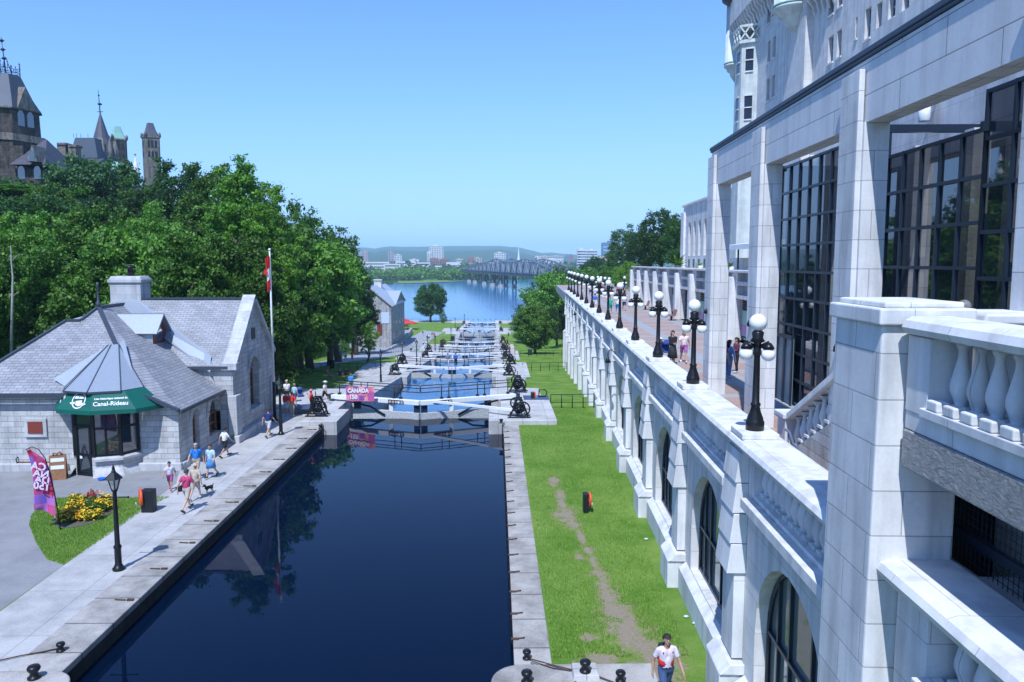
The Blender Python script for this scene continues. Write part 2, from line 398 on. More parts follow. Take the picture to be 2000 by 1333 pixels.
def archpane(mb, pt, ac, hw, zsill, zs, d, n=12, rise=None):
    rise = hw if rise is None else rise
    mb.add([pt(ac-hw, zsill, d), pt(ac+hw, zsill, d)]+[pt(ac+hw*math.cos(math.pi*i/n), zs+rise*math.sin(math.pi*i/n), d) for i in range(n+1)], [tuple(range(n+3))])
# ------------------------------------------------------------------ ground
LD = [49, 88, 127, 166, 205, 238, 283]                  # platform fronts of the flight of locks
LZ = [.9-2.95*k for k in range(5)]+[-10.3, -11.7]
RIV = -13.0
def prof(y):
    if y < 52: return .6
    if y < 199: return .6-.0756*(y-52)
    if y < 262: return -10.5
    if y < 306: return -10.5-(y-262)*1.9/44
    return max(-20, -12.4-(y-306)*.4)
def sstep(t): t = min(1, max(0, t)); return t*t*(3-2*t)
def gz(x, y):
    p = prof(y)
    if x < 0:
        x0 = -31-8*sstep((y-150)/60) if y < 400 else -40
        t = sstep((x0-x)/48)
        top = 23-34*sstep((y-170)/110)
        if top > p: p += (top-p)*t
    return p
def atg(px, py):
    z = 0.
    for _ in range(60): z = .5*z+.5*prof(atz(px, py, z).y)
    q = atz(px, py, z); return Vector((q.x, q.y, prof(q.y)))
def ground_grid(name, xs, ys, m, f=gz):
    nx, ny = len(xs), len(ys); mb = MB()
    mb.add([(x, y, f(x, y)) for y in ys for x in xs], [(j*nx+i, j*nx+i+1, (j+1)*nx+i+1, (j+1)*nx+i) for j in range(ny-1) for i in range(nx-1)], True)
    o = mb.build(name, m); o['kind'] = 'structure'; return o
ys = [-30, 0, 20, 40, 49, 52, 56]+list(range(60, 200, 6))+[199, 204, 212, 220, 230, 245, 262, 272, 285, 297, 306, 312, 330]
ground_grid('lawn_ground', [-31-i*.0 for i in (0,)]+[-28, -24, -20, -16, -12.2], ys, M['grass'])
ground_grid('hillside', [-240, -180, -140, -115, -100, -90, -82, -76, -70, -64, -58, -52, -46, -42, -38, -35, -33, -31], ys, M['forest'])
ground_grid('lawn', [1.2, 2, 4, 6, 9, 12], [-10, 0, 15]+ys[3:-4], M['lawn'])
ground_grid('park_ground', [11.9, 14, 16, 18, 21, 24, 28, 34, 40, 80, 140], [108, 120, 150, 180, 220, 260, 300, 340, 380], M['grass'], lambda x, y: 7.5*sstep((x-13)/24)*(1-.8*sstep((y-250)/120))+prof(min(y, 262))*(1-sstep((x-13)/24)))
mb = MB(); mb.add([(-9000, 303, RIV), (9000, 303, RIV), (9000, 1600, RIV), (-9000, 1600, RIV)], [(0, 1, 2, 3)]); tag(mb.build('river', M['river']), None, kind='structure')
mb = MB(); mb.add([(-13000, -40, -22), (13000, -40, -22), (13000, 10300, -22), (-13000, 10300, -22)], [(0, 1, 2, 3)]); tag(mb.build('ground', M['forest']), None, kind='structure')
# canal basin and lock chambers
def flat(name, x0, x1, y0, y1, z, m):
    mb = MB(); mb.add([(x0, y0, z), (x1, y0, z), (x1, y1, z), (x0, y1, z)], [(0, 1, 2, 3)]); o = mb.build(name, M[m]); o['kind'] = 'structure'; return o
flat('canal_water', -11.3, .5, -15, 54.2, 0, 'water')
WL = [0, -2.95, -5.95, -8.9, -12.2, -13.6, -12.6]
for k in range(5): flat('lock_water', -10.4, -.4, LD[k]+4.9, LD[k+1]+5.2, WL[k+1], 'water2')
flat('lock_water', -10.4, -.4, LD[5]+4.9, LD[6]+5.2, -12.3, 'water2')
# canal copings and walls
cw = thing('canal_wall', 'long stained stone coping wall on the left bank of the dark canal basin', 'wall', (-12.64, 20, .6))
mb = MB((-12.64, 20, .6)); mb.box(-12.62, -11.2, -12, 49, .42, .625); mb.build('coping', M['coping'], cw, bev=.03); mb = MB((-12.64, 20, .6)); mb.box(-12.6, -11.23, -12, 49, -4, .42); mb.build('wall', M['wetshade'], cw)
cw = thing('canal_wall', 'straight pale stone coping wall on the right bank between canal and grass', 'wall', (.43, 20, .6))
mb = MB((.43, 20, .6)); mb.box(.45, 1.45, -12, 49, .42, .625); mb.build('coping', M['coping'], cw, bev=.03); mb = MB((.43, 20, .6)); mb.box(.47, 1.4, -12, 49, -4, .42); mb.build('wall', M['wetshade'], cw)
names = ['nearest', 'second', 'third', 'fourth', 'fifth', 'sixth', 'last']
def lockwall(k):
    for s in (-1, 1):
        x0, x1 = (-17.0, -10.3) if s < 0 else (-.5, 3.95 if k < 5 else 5.5)
        c = Vector(((x0+x1)/2, LD[k]+6, LZ[k]))
        t = thing('lock_platform', f'pale paved stone platform on the {"left" if s < 0 else "right"} side of the {names[k]} lock gate', 'platform', c)
        mb = MB(c)
        if s < 0:
            xi = -12.6 if k == 0 else -14.5
            mb.box(xi, -10.3, LD[k], LD[k]+4.2, LZ[k]-8, LZ[k]); mb.box(xi, -11.1, LD[k]+4.2, LD[k]+9, LZ[k]-8, LZ[k]-.003); mb.box(xi, -10.3, LD[k]+9, LD[k]+13, LZ[k]-8, LZ[k])
            mb.box(x0, xi, LD[k]+(5 if k == 0 else 1), LD[k]+13, LZ[k]-3, LZ[k]-.004)
        else:
            mb.box(-.5, x1, LD[k], LD[k]+4.2, LZ[k]-8, LZ[k]); mb.box(.3, x1, LD[k]+4.2, LD[k]+9, LZ[k]-8, LZ[k]-.003); mb.box(-.5, x1-(.5 if k == 0 else 0), LD[k]+9, LD[k]+13, LZ[k]-8, LZ[k])
        mb.build('paving', M['slabs'], t, bev=.03)
        if k < 6:
            y0, y1 = LD[k]+13, LD[k+1]
            za, zb = min(LZ[k]-.15, prof(y0)+.1), LZ[k+1]+.05
            xo, xi = (-15.6, -10.9) if s < 0 else (-.05, 1.1 if k < 3 else 4.5)
            mb = MB(c); mb.add([(xo, y0, za-9), (xi, y0, za-9), (xi, y1, za-9), (xo, y1, za-9), (xo, y0, za), (xi, y0, za), (xi, y1, zb), (xo, y1, zb)],
                [(3, 2, 1, 0), (4, 5, 6, 7), (0, 1, 5, 4), (1, 2, 6, 5), (2, 3, 7, 6), (3, 0, 4, 7)])
            mb.build('apron', M['slabs'], t, bev=.03)
for k in range(7): lockwall(k)
t = thing('quay', 'pale paved landing between the last lock and the wide river', 'quay', (-5, 298, -12.2)); mb = MB((-5, 298, -12.2))
mb.box(-34, -10.3, 290, 308, -20, -12.0); mb.box(-.5, 26, 290, 308, -20, -12.0); mb.build('paving', M['slabs'], t)
# near stone piers at the bottom edge of the view
for (nm, x0, x1, y0, y1, lab) in (('canal_pier', -15, -10.6, 15.0, 18.95, 'low rounded stone pier with two black bollards below the left walk'), ('canal_pier', -.15, 4.05, 15.0, 19.0, 'broad rounded stone pier with black bollards below the right grass')):
    c = Vector(((x0+x1)/2, y1, .6)); t = thing(nm, lab, 'pier', c); mb = MB(c); r = .8; s = 1 if x0 < -5 else -1
    cx = x1-r if s > 0 else x0+r; far = x0 if s > 0 else x1
    pl = [(cx+s*r*math.cos(a), y1-r+r*math.sin(a)) for a in [math.pi/2*i/8 for i in range(9)]]
    mb.prism([(cx+s*r, y0)]+pl+[(far, y1), (far, y0)], 'z', -4, .72); mb.build('stone', M['coping'], t, bev=.05)
# paths and plaza (sheets a few millimetres above one another)
def drape(name, left, right, m, dz=.02, sub=6, f=None):
    f = f or (lambda x, y: gz(x, y)); L = []; Rr = []
    for i in range(len(left)-1):
        for j in range(sub):
            t = j/sub; L.append(Vector(left[i]).lerp(Vector(left[i+1]), t)); Rr.append(Vector(right[i]).lerp(Vector(right[i+1]), t))
    L.append(Vector(left[-1])); Rr.append(Vector(right[-1])); w = 5; mb = MB()
    for a, b in zip(L, Rr):
        for i in range(w):
            q = a.lerp(b, i/(w-1)); mb.v.append(Vector((q.x, q.y, f(q.x, q.y)+dz)))
    for j in range(len(L)-1):
        for i in range(w-1):
            mb.f.append((j*w+i, j*w+i+1, (j+1)*w+i+1, (j+1)*w+i)); mb.m.append(0)
    o = mb.build(name, M[m]); o['kind'] = 'structure'; return o
xy = lambda p: (p.x, p.y)
drape('canal_walk', [(-15.0, -5), (-15.0, 22.9), (-15.25, 36), (-16.15, 38.7), (-16.15, 50), (-15.3, 54)], [(-12.6, -5), (-12.6, 22.9), (-12.6, 36), (-12.6, 38.7), (-12.6, 49.0), (-12.6, 54)], 'path', .012)
drape('asphalt_plaza', [(-60, -5), (-60, 30), (-40, 41)], [(-14.9, -5), (-15.1, 30), (-15.2, 41)], 'asphalt', .004, f=lambda x, y: max(.6, .6))
P = lambda *q: [xy(atg(*a)) for a in q]
drape('footpath', P((500, 729), (560, 722), (606, 712), (650, 702), (700, 691), (740, 684), (775, 673), (812, 655), (826, 646)),
      P((500, 742), (560, 735), (606, 722), (656, 711), (714, 704), (765, 697), (801, 689), (842, 664), (866, 650)), 'walk', .05, 5, lambda x, y: prof(y)+.25*sstep((-20-x)/10)*0)
drape('courtyard', P((690, 688), (700, 668), (715, 652), (735, 643)), P((744, 690), (768, 673), (796, 655), (812, 644)), 'walk', .09, 5, lambda x, y: prof(y))
drape('right_path', P((1003, 784), (1012, 760), (1006, 735), (1000, 712)), P((1025, 784), (1021, 757), (1030, 733), (1012, 712)), 'walk', .03)
# bedded lawn by the office
def px_poly(pts, z): return [atz(a, b, z) for a, b in pts]
mb = MB(); pts = px_poly([(125, 1104), (92, 1093), (70, 1060), (57, 1025), (62, 1005), (85, 985), (112, 973), (160, 972), (240, 973), (331, 971), (309, 982), (272, 1003), (200, 1054)], .608)
mb.poly(*[tuple(p) for p in pts]); tag(mb.build('flower_lawn', M['grass']), None, kind='structure')
BEDLAWN = [(p.x, p.y) for p in pts]
mb = MB(); pts = px_poly([(102, 1022), (106, 1010), (130, 992), (180, 985), (215, 990), (220, 1000), (195, 1016), (160, 1028), (118, 1032)], .63); mb.poly(*[tuple(p) for p in pts])
tag(mb.build('soil', plain((.12, .10, .085), .95, 0, .4)), None, kind='structure')

# ================================================================== right side: terrace, colonnade, hotel (local frame: x = v, y = u)
def Wthing(name, label, cat, u, v, z, group=None):
    return thing(name, label, cat, Wp(u, v, z), -BETA, group), Vector((v, u, z))
BAL = [(.085, 0), (.085, .06), (.05, .09), (.062, .13), (.098, .26), (.098, .34), (.07, .5), (.042, .66), (.042, .74), (.062, .78), (.07, .82), (.07, .88)]
def baluster(mb, x, y, z, h, w=1., n=10):
    k = h/.88
    mb.box(x-.1*w, x+.1*w, y-.1*w, y+.1*w, z, z+.07*k); mb.lathe([(r*w, zz*k) for r, zz in BAL[1:-1]], (x, y, z), n); mb.box(x-.09*w, x+.09*w, y-.09*w, y+.09*w, z+.82*k, z+h)
PIL = [17.9+6.85*k for k in range(14)]
tw, o = Wthing('terrace_wall', 'long pale stone terrace wall with arched windows and pilasters beside the grass', 'wall', 24, 5, .6)
pt = lambda a, z, d: (5.0+d, a, z)
ends = [PIL[0]-6.85]+PIL+[PIL[-1]+4.5]
mb = MB(o)
for i in range(len(ends)-1):
    a, b = ends[i], ends[i+1]; c = (a+b)/2
    if i == len(ends)-2: mb.add([pt(a, -5, 0), pt(b, -5, 0), pt(b, 5.8, 0), pt(a, 5.8, 0)], [(0, 1, 2, 3)])
    else: arched(mb, pt, a, b, -5, 5.8, c, 2.05, 1.55, 2.95, .36)
mb.box(5.0, 5.7, ends[-1], ends[-1]+.4, -5, 7.0)
mb.build('wall', M['limewall'], tw)
mb = MB(o)
for i, u in enumerate(PIL):
    mb.box(4.42, 5.0, u-.66, u+.66, -5, 1.5); mb.prism([(4.42, 1.5), (5.0, 1.5), (5.0, 1.75), (4.66, 1.75)], 'y', u-.72, u+.72)
mb.build('plinth', M['limetrim'], tw, bev=.02)
for i, u in enumerate(PIL):
    mb = MB(o); mb.box(4.74, 5.0, u-.5, u+.5, 1.8, 4.0)
    for j in range(4):
        z0 = 3.9+.72*j; vb, vt = 4.585+.045*j, 4.64+.045*j
        mb.prism([(vb-.03, z0), (5.0, z0), (5.0, z0+.70), (vt, z0+.70)], 'y', u-.56, u+.56)
    mb.build('pilaster', M['limetrim'], tw, bev=.015)
mb = MB(o)
for i in range(len(PIL)):
    a, b = ends[i]+.72, ends[i+1]-.72
    mb.prism([(4.76, -5), (5.0, -5), (5.0, 1.52), (4.76, 1.34)], 'y', a, b)
mb.build('base_course', M['limetrim'], tw)
mb = MB(o); mb2 = MB(o)
for i in range(len(ends)-1):
    a, b = ends[i], ends[i+1]; g = .95
    mb.box(4.74, 5.12, a+g-.12, b-g+.12, 5.58, 5.8)
    mb.box(5.0, 5.62, a-(0 if i else 1.), a+g, 5.8, 6.86); mb.box(5.0, 5.62, b-g, b, 5.8, 6.86); mb.box(5.68, 5.75, a+g, b-g, 5.9, 6.86); mb.box(5.0, 5.74, a+g, b-g, 5.8, 5.9)  # thin back panel added behind the balusters to darken the openings
mb.build('balustrade_frame', M['limetrim'], tw, bev=.012)
for i in range(len(ends)-1):
    a, b = ends[i]+.95, ends[i+1]-.95; n = max(3, int((b-a)/.36)); far = i > 4; mbf = MB(o)
    for j in range(n):
        y = a+(b-a)*(j+.5)/n; m2 = mbf if far else MB(o)
        baluster(m2, 5.26, y, 5.9, .96, 1.4, 8 if far else 12)
        if not far: m2.build('baluster', M['limetrim'], tw)
    if far: mbf.build('balusters', M['limetrim'], tw)['kind'] = 'stuff'
mb = MB(o); mb.prism([(4.74, 6.87), (4.69, 6.97), (4.74, 7.06), (4.86, 7.10), (5.68, 7.10), (5.80, 7.05), (5.82, 6.96), (5.78, 6.87)], 'y', 2.0, ends[-1]+.45)
mb.build('coping', M['limetrim'], tw)
for i in range(len(PIL)):
    c = (ends[i]+ends[i+1])/2; mb = MB(o); archpane(mb, pt, c, 2.05, 1.55, 2.95, .34); w = mb.build('window', M['archglass'], tw)
    if i < 8:
        mb = MB(o)
        for k in (-1.33, -.62, .62, 1.33):
            zt = 2.95+math.sqrt(4-k*k); mb.box(5.26, 5.335, c+k-.035, c+k+.035, 1.55, zt)
        mb.box(5.25, 5.33, c-2, c+2, 2.93, 3.01); mb.box(5.26, 5.33, c-2, c+2, 1.56, 1.65)
        pts = [(5.29, c+1.98*math.cos(math.pi*q/14), 2.95+1.98*math.sin(math.pi*q/14)) for q in range(15)]; mb.tube([(5.29, c+1.98, 1.55)]+pts+[(5.29, c-1.98, 1.55)], .05, 4)
        f = mb.build('window_frame', M['frame'], w)
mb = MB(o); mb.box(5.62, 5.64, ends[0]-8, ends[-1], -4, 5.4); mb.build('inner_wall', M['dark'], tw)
# terrace floor
tf, o = Wthing('terrace', 'brick paved terrace promenade lined with globe lamps', 'terrace', 60, 9, 6)
mb = MB(o); mb.box(5.62, 18, 12.0, 175, 4.5, 6.0); mb.build('paving', M['terrace'], tf)
# near stone pillar (slightly battered), its cap and the bridge balustrades
np_, o = Wthing('stone_pillar', 'massive pale block pillar with flat cap between the terrace and bridge balustrades', 'pillar', 11, 5, .6)
mb = MB(o); b = .1
mb.add([(4.58-b, 10.2-.08, -3), (5.7, 10.2-.08, -3), (5.7, 11.75, -3), (4.58-b, 11.75, -3), (4.62, 10.2, 10.28), (5.7, 10.2, 10.28), (5.7, 11.75, 10.28), (4.62, 11.75, 10.28)],
       [(3, 2, 1, 0), (4, 5, 6, 7), (0, 1, 5, 4), (1, 2, 6, 5), (2, 3, 7, 6), (3, 0, 4, 7)]); mb.build('shaft', M['lime'], np_, bev=.03)
mb = MB(o); mb.box(4.55, 5.8, 10.12, 11.85, 10.28, 10.50); mb.box(4.66, 5.7, 10.24, 11.74, 10.50, 10.58); mb.build('cap', M['limetrim'], np_, bev=.025)
ub, o = Wthing('balustrade', 'upper stone balustrade of the bridge on a rough faced band, nearest on the right', 'balustrade', 8, 5, 8.4)
mb = MB(o); mb.box(4.9, 5.55, 2, 10.1, 8.42, 8.92); mb.build('rough_band', M['roughband'], ub, bev=.02)
mb = MB(o); mb.box(4.93, 5.5, 2, 10.1, 8.93, 9.17); mb.box(4.86, 5.52, 2, 9.62, 9.17, 9.29); mb.box(4.92, 5.45, 9.55, 10.1, 9.17, 10.16); mb.box(5.47, 5.5, 2, 9.55, 9.29, 10.16); mb.build('band', M['limetrim'], ub, bev=.015)  # upright sheet behind the balusters is added to deepen their shade
mb = MB(o); mb.prism([(4.84, 10.19), (4.80, 10.27), (4.84, 10.36), (4.93, 10.41), (5.4, 10.41), (5.5, 10.35), (5.52, 10.25), (5.48, 10.17)], 'y', 2, 10.05); mb.build('rail', M['limetrim'], ub)
for j in range(20):
    y = 9.35-.37*j; m2 = MB(o); baluster(m2, 5.22, y, 9.29, .9, 1.3, 14); m2.build('baluster', M['limetrim'], ub)
    m2 = MB(o); m2.box(4.87, 5.03, y-.12, y+.12, 9.293, 9.42); m2.build('block', M['limetrim'], ub, bev=.02)
lb, o = Wthing('balustrade', 'lower stone balustrade with thick rounded rail below the mesh covered opening', 'balustrade', 8, 5, 5.6)
mb = MB(o); mb.box(4.95, 5.55, 2, 9.6, -3, 5.75); mb.box(4.78, 5.15, 2, 9.3, 5.75, 5.92); mb.box(4.95, 5.6, 9.3, 10.1, -3, 6.88); mb.build('wall', M['limewall'], lb, bev=.015)
for j in range(15):
    m2 = MB(o); baluster(m2, 5.3, 9.0-.42*j, 5.9, .98, 1.5, 14); m2.build('baluster', M['limetrim'], lb)
dk, o = Wthing('mesh_screen', 'dark opening behind fine wire mesh beneath the upper balustrade', 'screen', 7, 6.2, 7)
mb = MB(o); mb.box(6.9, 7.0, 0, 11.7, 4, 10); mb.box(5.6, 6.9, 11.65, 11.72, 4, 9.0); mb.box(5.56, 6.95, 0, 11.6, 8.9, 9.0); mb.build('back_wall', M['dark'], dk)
mb = MB(o)
for j in range(100): mb.box(6.1, 6.108, 1+.105*j, 1.008+.105*j, 6.8, 8.9)
for j in range(20): mb.box(6.1, 6.108, 1, 11.5, 6.85+.105*j, 6.858+.105*j)
mb.build('mesh', plain((.05, .06, .09), .5, .3), dk); mb = MB(o); mb.box(6.02, 6.1, 1, 11.5, 7.25, 7.37); mb.build('rail', M['frame'], dk)
mb = MB(o); mb.box(5.76, 6.9, 0, 10.1, 6.2, 6.9); mb.build('ledge', M['limetrim'], dk)
fb, o = Wthing('stone_rail', 'short weathered stone rail end behind the cap of the big pillar', 'wall', 10.5, 6.3, 9.3)
mb = MB(o); mb.box(6.0, 6.85, 10.3, 11.3, 9, 10.28); mb.prism([(5.95, 10.28), (6.9, 10.28), (6.9, 10.42), (6.0, 10.42)], 'y', 10.25, 11.4); mb.build('stone', M['limetrim'], fb, bev=.03)
# stair up to the bridge
st, o = Wthing('staircase', 'stone stair with sloping balustrade climbing from the terrace behind the big pillar', 'stairs', 18, 7.4, 6)
mb = MB(o); mb.box(6.7, 7.2, 20.1, 20.75, 6, 7.0); mb.build('newel', M['limetrim'], st, bev=.02)
mb = MB(o); mb.box(6.62, 7.28, 20.05, 20.83, 7.0, 7.13)
mb.bar((6.95, 20.1, 7.05), (6.95, 16.4, 8.95), .5, .16); mb.build('rail', M['limetrim'], st, bev=.02)
mb = MB(o); mb.prism([(20.1, 6.0), (20.1, 6.1), (16.4, 7.95), (16.4, 6.0)], 'x', 6.8, 7.1); mb.build('string', M['block'], st)
for j in range(9):
    y = 19.8-.42*j; z = 6.25+.5*(20.1-y); m2 = MB(o); baluster(m2, 6.95, y, z-.05, .78, 1.2, 10); m2.build('baluster', M['limetrim'], st)
mb = MB(o)
for j in range(11): mb.box(7.1, 9.2, 20.1-.33*(j+1), 20.1-.33*j, 6, 6.17*0+6+.17*(j+1))
mb.build('steps', M['limetrim'], st)
hr, o = Wthing('handrail', 'bent steel handrail beside the terrace stair', 'handrail', 18, 6.3, 6)
mb = MB(o); mb.tube([(6.35, 19.0, 6.95), (6.35, 18.7, 6.95), (6.35, 18.4, 6.72), (6.3, 15.9, 6.55), (6.3, 15.5, 6.55)], .035, 8)
mb.tube([(6.32, 17.2, 6.6), (6.32, 17.2, 6.0)], .025, 6); mb.tube([(6.35, 18.8, 6.92), (6.35, 18.8, 6.0)], .025, 6); mb.build('rail', M['steel'], hr)
# colonnade
cg, o = Wthing('colonnade', 'tall pale stone colonnade of square piers carrying a deep beam over the terrace', 'colonnade', 20, 7.2, 6)
for u in (30.6, 24.6, 17.7, 11.2):
    mb = MB(o); mb.box(6.97, 7.5, u-1.05, u, 5.9, 14.02); mb.box(6.85, 6.97, u-.98, u-.02, 6.0, 15.12)
    mb.build('pier', M['lime'], cg, bev=.012)
    mb = MB(o); mb.lathe([(.0, 0), (.07, .02), (.07, .12), (.03, .2)], (6.8, u-.5, 9.1 if u > 12 else 9.5), 8); mb.build('spotlight', M['iron'], cg)
mb = MB(o); mb.box(7.0, 7.5, 1, 30.6, 14.02, 15.32); mb.build('beam', ashlar('beam stone', (.70, .70, .70), 3.2, .66, .012, .03, .4, .3, .10), cg)
mb = MB(o); mb.box(6.965, 7.6, 1, 30.75, 15.34, 15.42); mb.box(6.94, 7.7, 1, 30.8, 15.42, 15.54); mb.build('cornice', M['leaddark'], cg, bev=.02)
# glass wall
gw, o = Wthing('glass_wall', 'tall glazed curtain wall in a dark blue steel grid behind the stone colonnade', 'glass wall', 21, 9.4, 6)
def glaz(u0, u1, zt, nm='glazing'):
    mb = MB(o); mb.add([(9.43, u0, 6), (9.43, u1, 6), (9.43, u1, zt), (9.43, u0, zt)], [(0, 1, 2, 3)]); g = mb.build(nm, M['glass2'], gw)
    mb = MB(o); n = round((u1-u0)/.92)
    for j in range(n+1):
        u = u0+(u1-u0)*j/n; mb.box(9.37, 9.46, u-.032, u+.032, 6, zt)
    k = int((zt-6)/.96)
    for j in range(k+1): z = zt-.96*j; mb.box(9.375, 9.455, u0, u1, z-.085, z-.005)
    mb.build('mullions', M['frame'], gw)
glaz(20.9, 29.6, 14.65); glaz(16.5, 20.9, 13.9); glaz(6, 16.5, 14.65)
mb = MB(o); mb.box(9.3, 12.4, 29.55, 29.7, 14.5, 14.7); mb.box(9.3, 12.3, 20.85, 21.0, 14.5, 14.7); mb.box(9.3, 12.3, 16.45, 16.55, 13.8, 14.0); mb.build('tie_beam', M['frame'], gw)
for k in range(2):
    mb = MB(o); mb.box(9.27, 9.31, 27.3+.85*k, 28.1+.85*k, 6.05, 8.4); d = mb.build('door', plain((.16, .23, .27), .25), gw)
    mb = MB(o); mb.box(9.22, 9.27, 27.3+.85*k-.04, 27.36+.85*k, 6.0, 8.45); mb.box(9.22, 9.27, 28.06+.85*k, 28.13+.85*k, 6, 8.45); mb.box(9.22, 9.27, 27.3+.85*k, 28.1+.85*k, 8.35, 8.5); mb.build('door_frame', M['frame'], gw)
mb = MB(o); mb.box(12.45, 12.6, 4, 29.5, 6, 19.5); mb.build('inner_wall', M['limewall'], gw)
mb = MB(o)
for u in (28.6, 26.2, 23.4, 20.4, 18.6, 16.9, 15.0): mb.box(11.2, 11.65, u-.22, u+.22, 6, 14.5)
mb.build('inner_columns', M['limewall'], gw)['kind'] = 'stuff'
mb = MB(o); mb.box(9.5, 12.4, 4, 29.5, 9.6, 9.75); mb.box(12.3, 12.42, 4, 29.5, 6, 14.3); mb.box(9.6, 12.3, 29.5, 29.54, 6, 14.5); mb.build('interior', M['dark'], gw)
for (px, py) in ((1812, 222), (1594, 318)):
    u, z = onv(px, py, 12.2); q, oo = Wthing('floodlight', 'white drum floodlight on the pale wall high behind the glass, ' + ('nearer one' if px > 1700 else 'farther one'), 'lamp', u, 12.2, z)
    mb = MB(oo); mb.lathe([(.02, .3), (.17, .3), (.17, -.22), (.15, -.25)], (12.1, u, z), 12); mb.build('drum', M['whitep'], q); mb = MB(oo); mb.tube([(12.1, u, z+.2), (12.45, u, z+.35)], .03, 6); mb.build('bracket', M['iron'], q)
# arcade of shops under the upper terrace
ar, o = Wthing('arcade', 'pale stone arcade of shop windows under the upper terrace', 'building', 76, 13.4, 6)
AP = [101.6-6.3*k for k in range(10)]
pt = lambda a, z, d: (13.4+d, a, z)
mb = MB(o); rects = []
for k in range(9):
    a, b = AP[k+1]+.45, AP[k]-.45; rects += [(a, b, 6.0, 8.75), (a+.25, b-.25, 8.98, 9.62), (a+.25, b-.25, 9.86, 10.42)]
holed(mb, pt, AP[-1]-6, AP[0]+.6, 5.9, 10.45, rects, .55); mb.box(13.4, 18, AP[0]+.6, AP[0]+.62, 5.9, 10.45); mb.build('wall', M['limewall'], ar)
mb = MB(o); mb.box(13.2, 13.95, AP[-1]-6, AP[0]+.75, 10.45, 10.6); mb.build('coping', M['limetrim'], ar, bev=.02)
mb = MB(o); mb.box(13.95, 24, AP[-1]-6, AP[0]+.7, 10.2, 10.35); mb.build('deck', M['path'], ar)
for u in AP:
    mb = MB(o); mb.box(12.95, 13.4, u-.38, u+.38, 6, 10.1); mb.box(13.0, 13.4, u-.3, u+.3, 10.1, 10.16); mb.build('pillar', M['limetrim'], ar, bev=.015)
mb = MB(o)
for k in range(9):
    a, b = AP[k+1]+.7, AP[k]-.7
    mb.add([(13.8, a, 8.98), (13.8, b, 8.98), (13.8, b, 10.42), (13.8, a, 10.42)], [(0, 1, 2, 3)])
mb.build('panels', plain((.36, .38, .42), .6), ar)
for k in range(9):
    a, b = AP[k+1]+.45, AP[k]-.45; mb = MB(o); mb.add([(13.9, a, 6), (13.9, b, 6), (13.9, b, 8.75), (13.9, a, 8.75)], [(0, 1, 2, 3)]); mb.build('shop_window', M['glass'], ar)
    mb = MB(o)
    for j in range(16): mb.box(13.84, 13.88, a, b, 6.2+.16*j, 6.28+.16*j)
    mb.build('slats', M['dark'], ar)
    for q, (c1) in enumerate(((.10, .25, .55), (.45, .10, .22), (.20, .42, .35))):
        if (k+q) % 4 == 3: continue
        w = (b-a)/3; mb = MB(o); mb.box(13.78, 13.80, a+w*q+.2, a+w*(q+1)-.25, 6.35, 8.0); mb.cur = 1; mb.box(13.77, 13.785, a+w*q+.25, a+w*(q+1)-.3, 6.4, 7.1); mb.build('poster', [plain(c1, .4), plain((c1[2], c1[0]*.6, c1[1]), .4, 0, .5)], ar)
BEN = [(1240, 587), (1270, 598), (1289, 605), (1314, 614), (1340, 626), (1422, 657)]
b0 = None
def bench_parts():
    t, o = Wthing('terrace_bench', 'x', 'bench', 0, 0, 0, 'wooden benches along the arcade'); t.location = (0, 0, 0)
    mb = MB(); mb.box(-.28, .24, -.62, .62, .40, .46); mb.build('seat', M['wood'], t)
    mb = MB(); mb.prism([(.2, .44), (.26, .44), (.42, .95), (.36, .97)], 'y', -.62, .62); mb.build('backrest', M['wood'], t)
    mb = MB(); mb.box(-.08, .08, -.1, .1, .02, .40); mb.box(-.25, .25, -.4, .4, 0, .04); mb.build('pedestal', M['iron'], t)
    return t
b0 = bench_parts()
for i, (px, py) in enumerate(BEN):
    u, v = atw(px, py, 6.0); v = min(v, 12.4); lab = ['wooden bench farthest along the arcade', 'wooden bench second farthest along the arcade', 'wooden bench halfway along the arcade wall', 'wooden bench third nearest along the arcade', 'wooden bench second nearest along the arcade, left of the far pier', 'wooden bench nearest the camera, seen between two colonnade piers'][i]
    if i == 0: b0.location = Wp(u, v, 6.0); b0['label'] = lab
    else: dup(b0, Wp(u, v, 6.0), -BETA, lab)
# lamps on the coping
def globe_lamp(label):
    t = thing('globe_lamp', label, 'street lamp', (0, 0, 0), -BETA, 'globe lamps along the terrace')
    mb = MB(); mb.box(-.42, .42, -.5, .5, 0, .13); mb.build('plinth', M['limetrim'], t, bev=.015)
    mb = MB(); mb.lathe([(.21, .13), (.21, .33), (.19, .36), (.18, .42), (.13, .55), (.095, .68), (.115, .71), (.115, .75), (.085, .78), (.07, 1.85), (.085, 1.9)], n=16); mb.build('post', M['iron'], t)
    mb = MB(); mb.lathe([(.085, 1.88), (.12, 1.93), (.085, 2.0), (.085, 2.16), (.17, 2.2), (.12, 2.28), (.14, 2.4), (.1, 2.44)], n=14)
    for s in (-1, 1):
        mb.tube([(0, 0, 2.05), (.12*s, -.03*s, 2.1), (.23*s, -.08*s, 2.16), (.23*s, -.08*s, 2.1)], [.05, .05, .06, .1], 8); mb.lathe([(.14, 2.03), (.11, 2.1), (.05, 2.17)], (.23*s, -.08*s, 0), 10)
    mb.build('bracket', M['iron'], t)
    for c, r in (((0, 0, 2.63), .2), ((.23, -.08, 1.9), .16), ((-.23, .08, 1.9), .16)):
        mb = MB(); mb.ell(c, r, 20, 12); mb.build('globe', M['globe'], t)
    return t
gl = globe_lamp('x')
ORD = ['first', 'second', 'third', 'fourth', 'fifth', 'sixth', 'seventh', 'eighth', 'ninth', 'tenth', 'eleventh', 'twelfth', 'thirteenth', 'fourteenth']
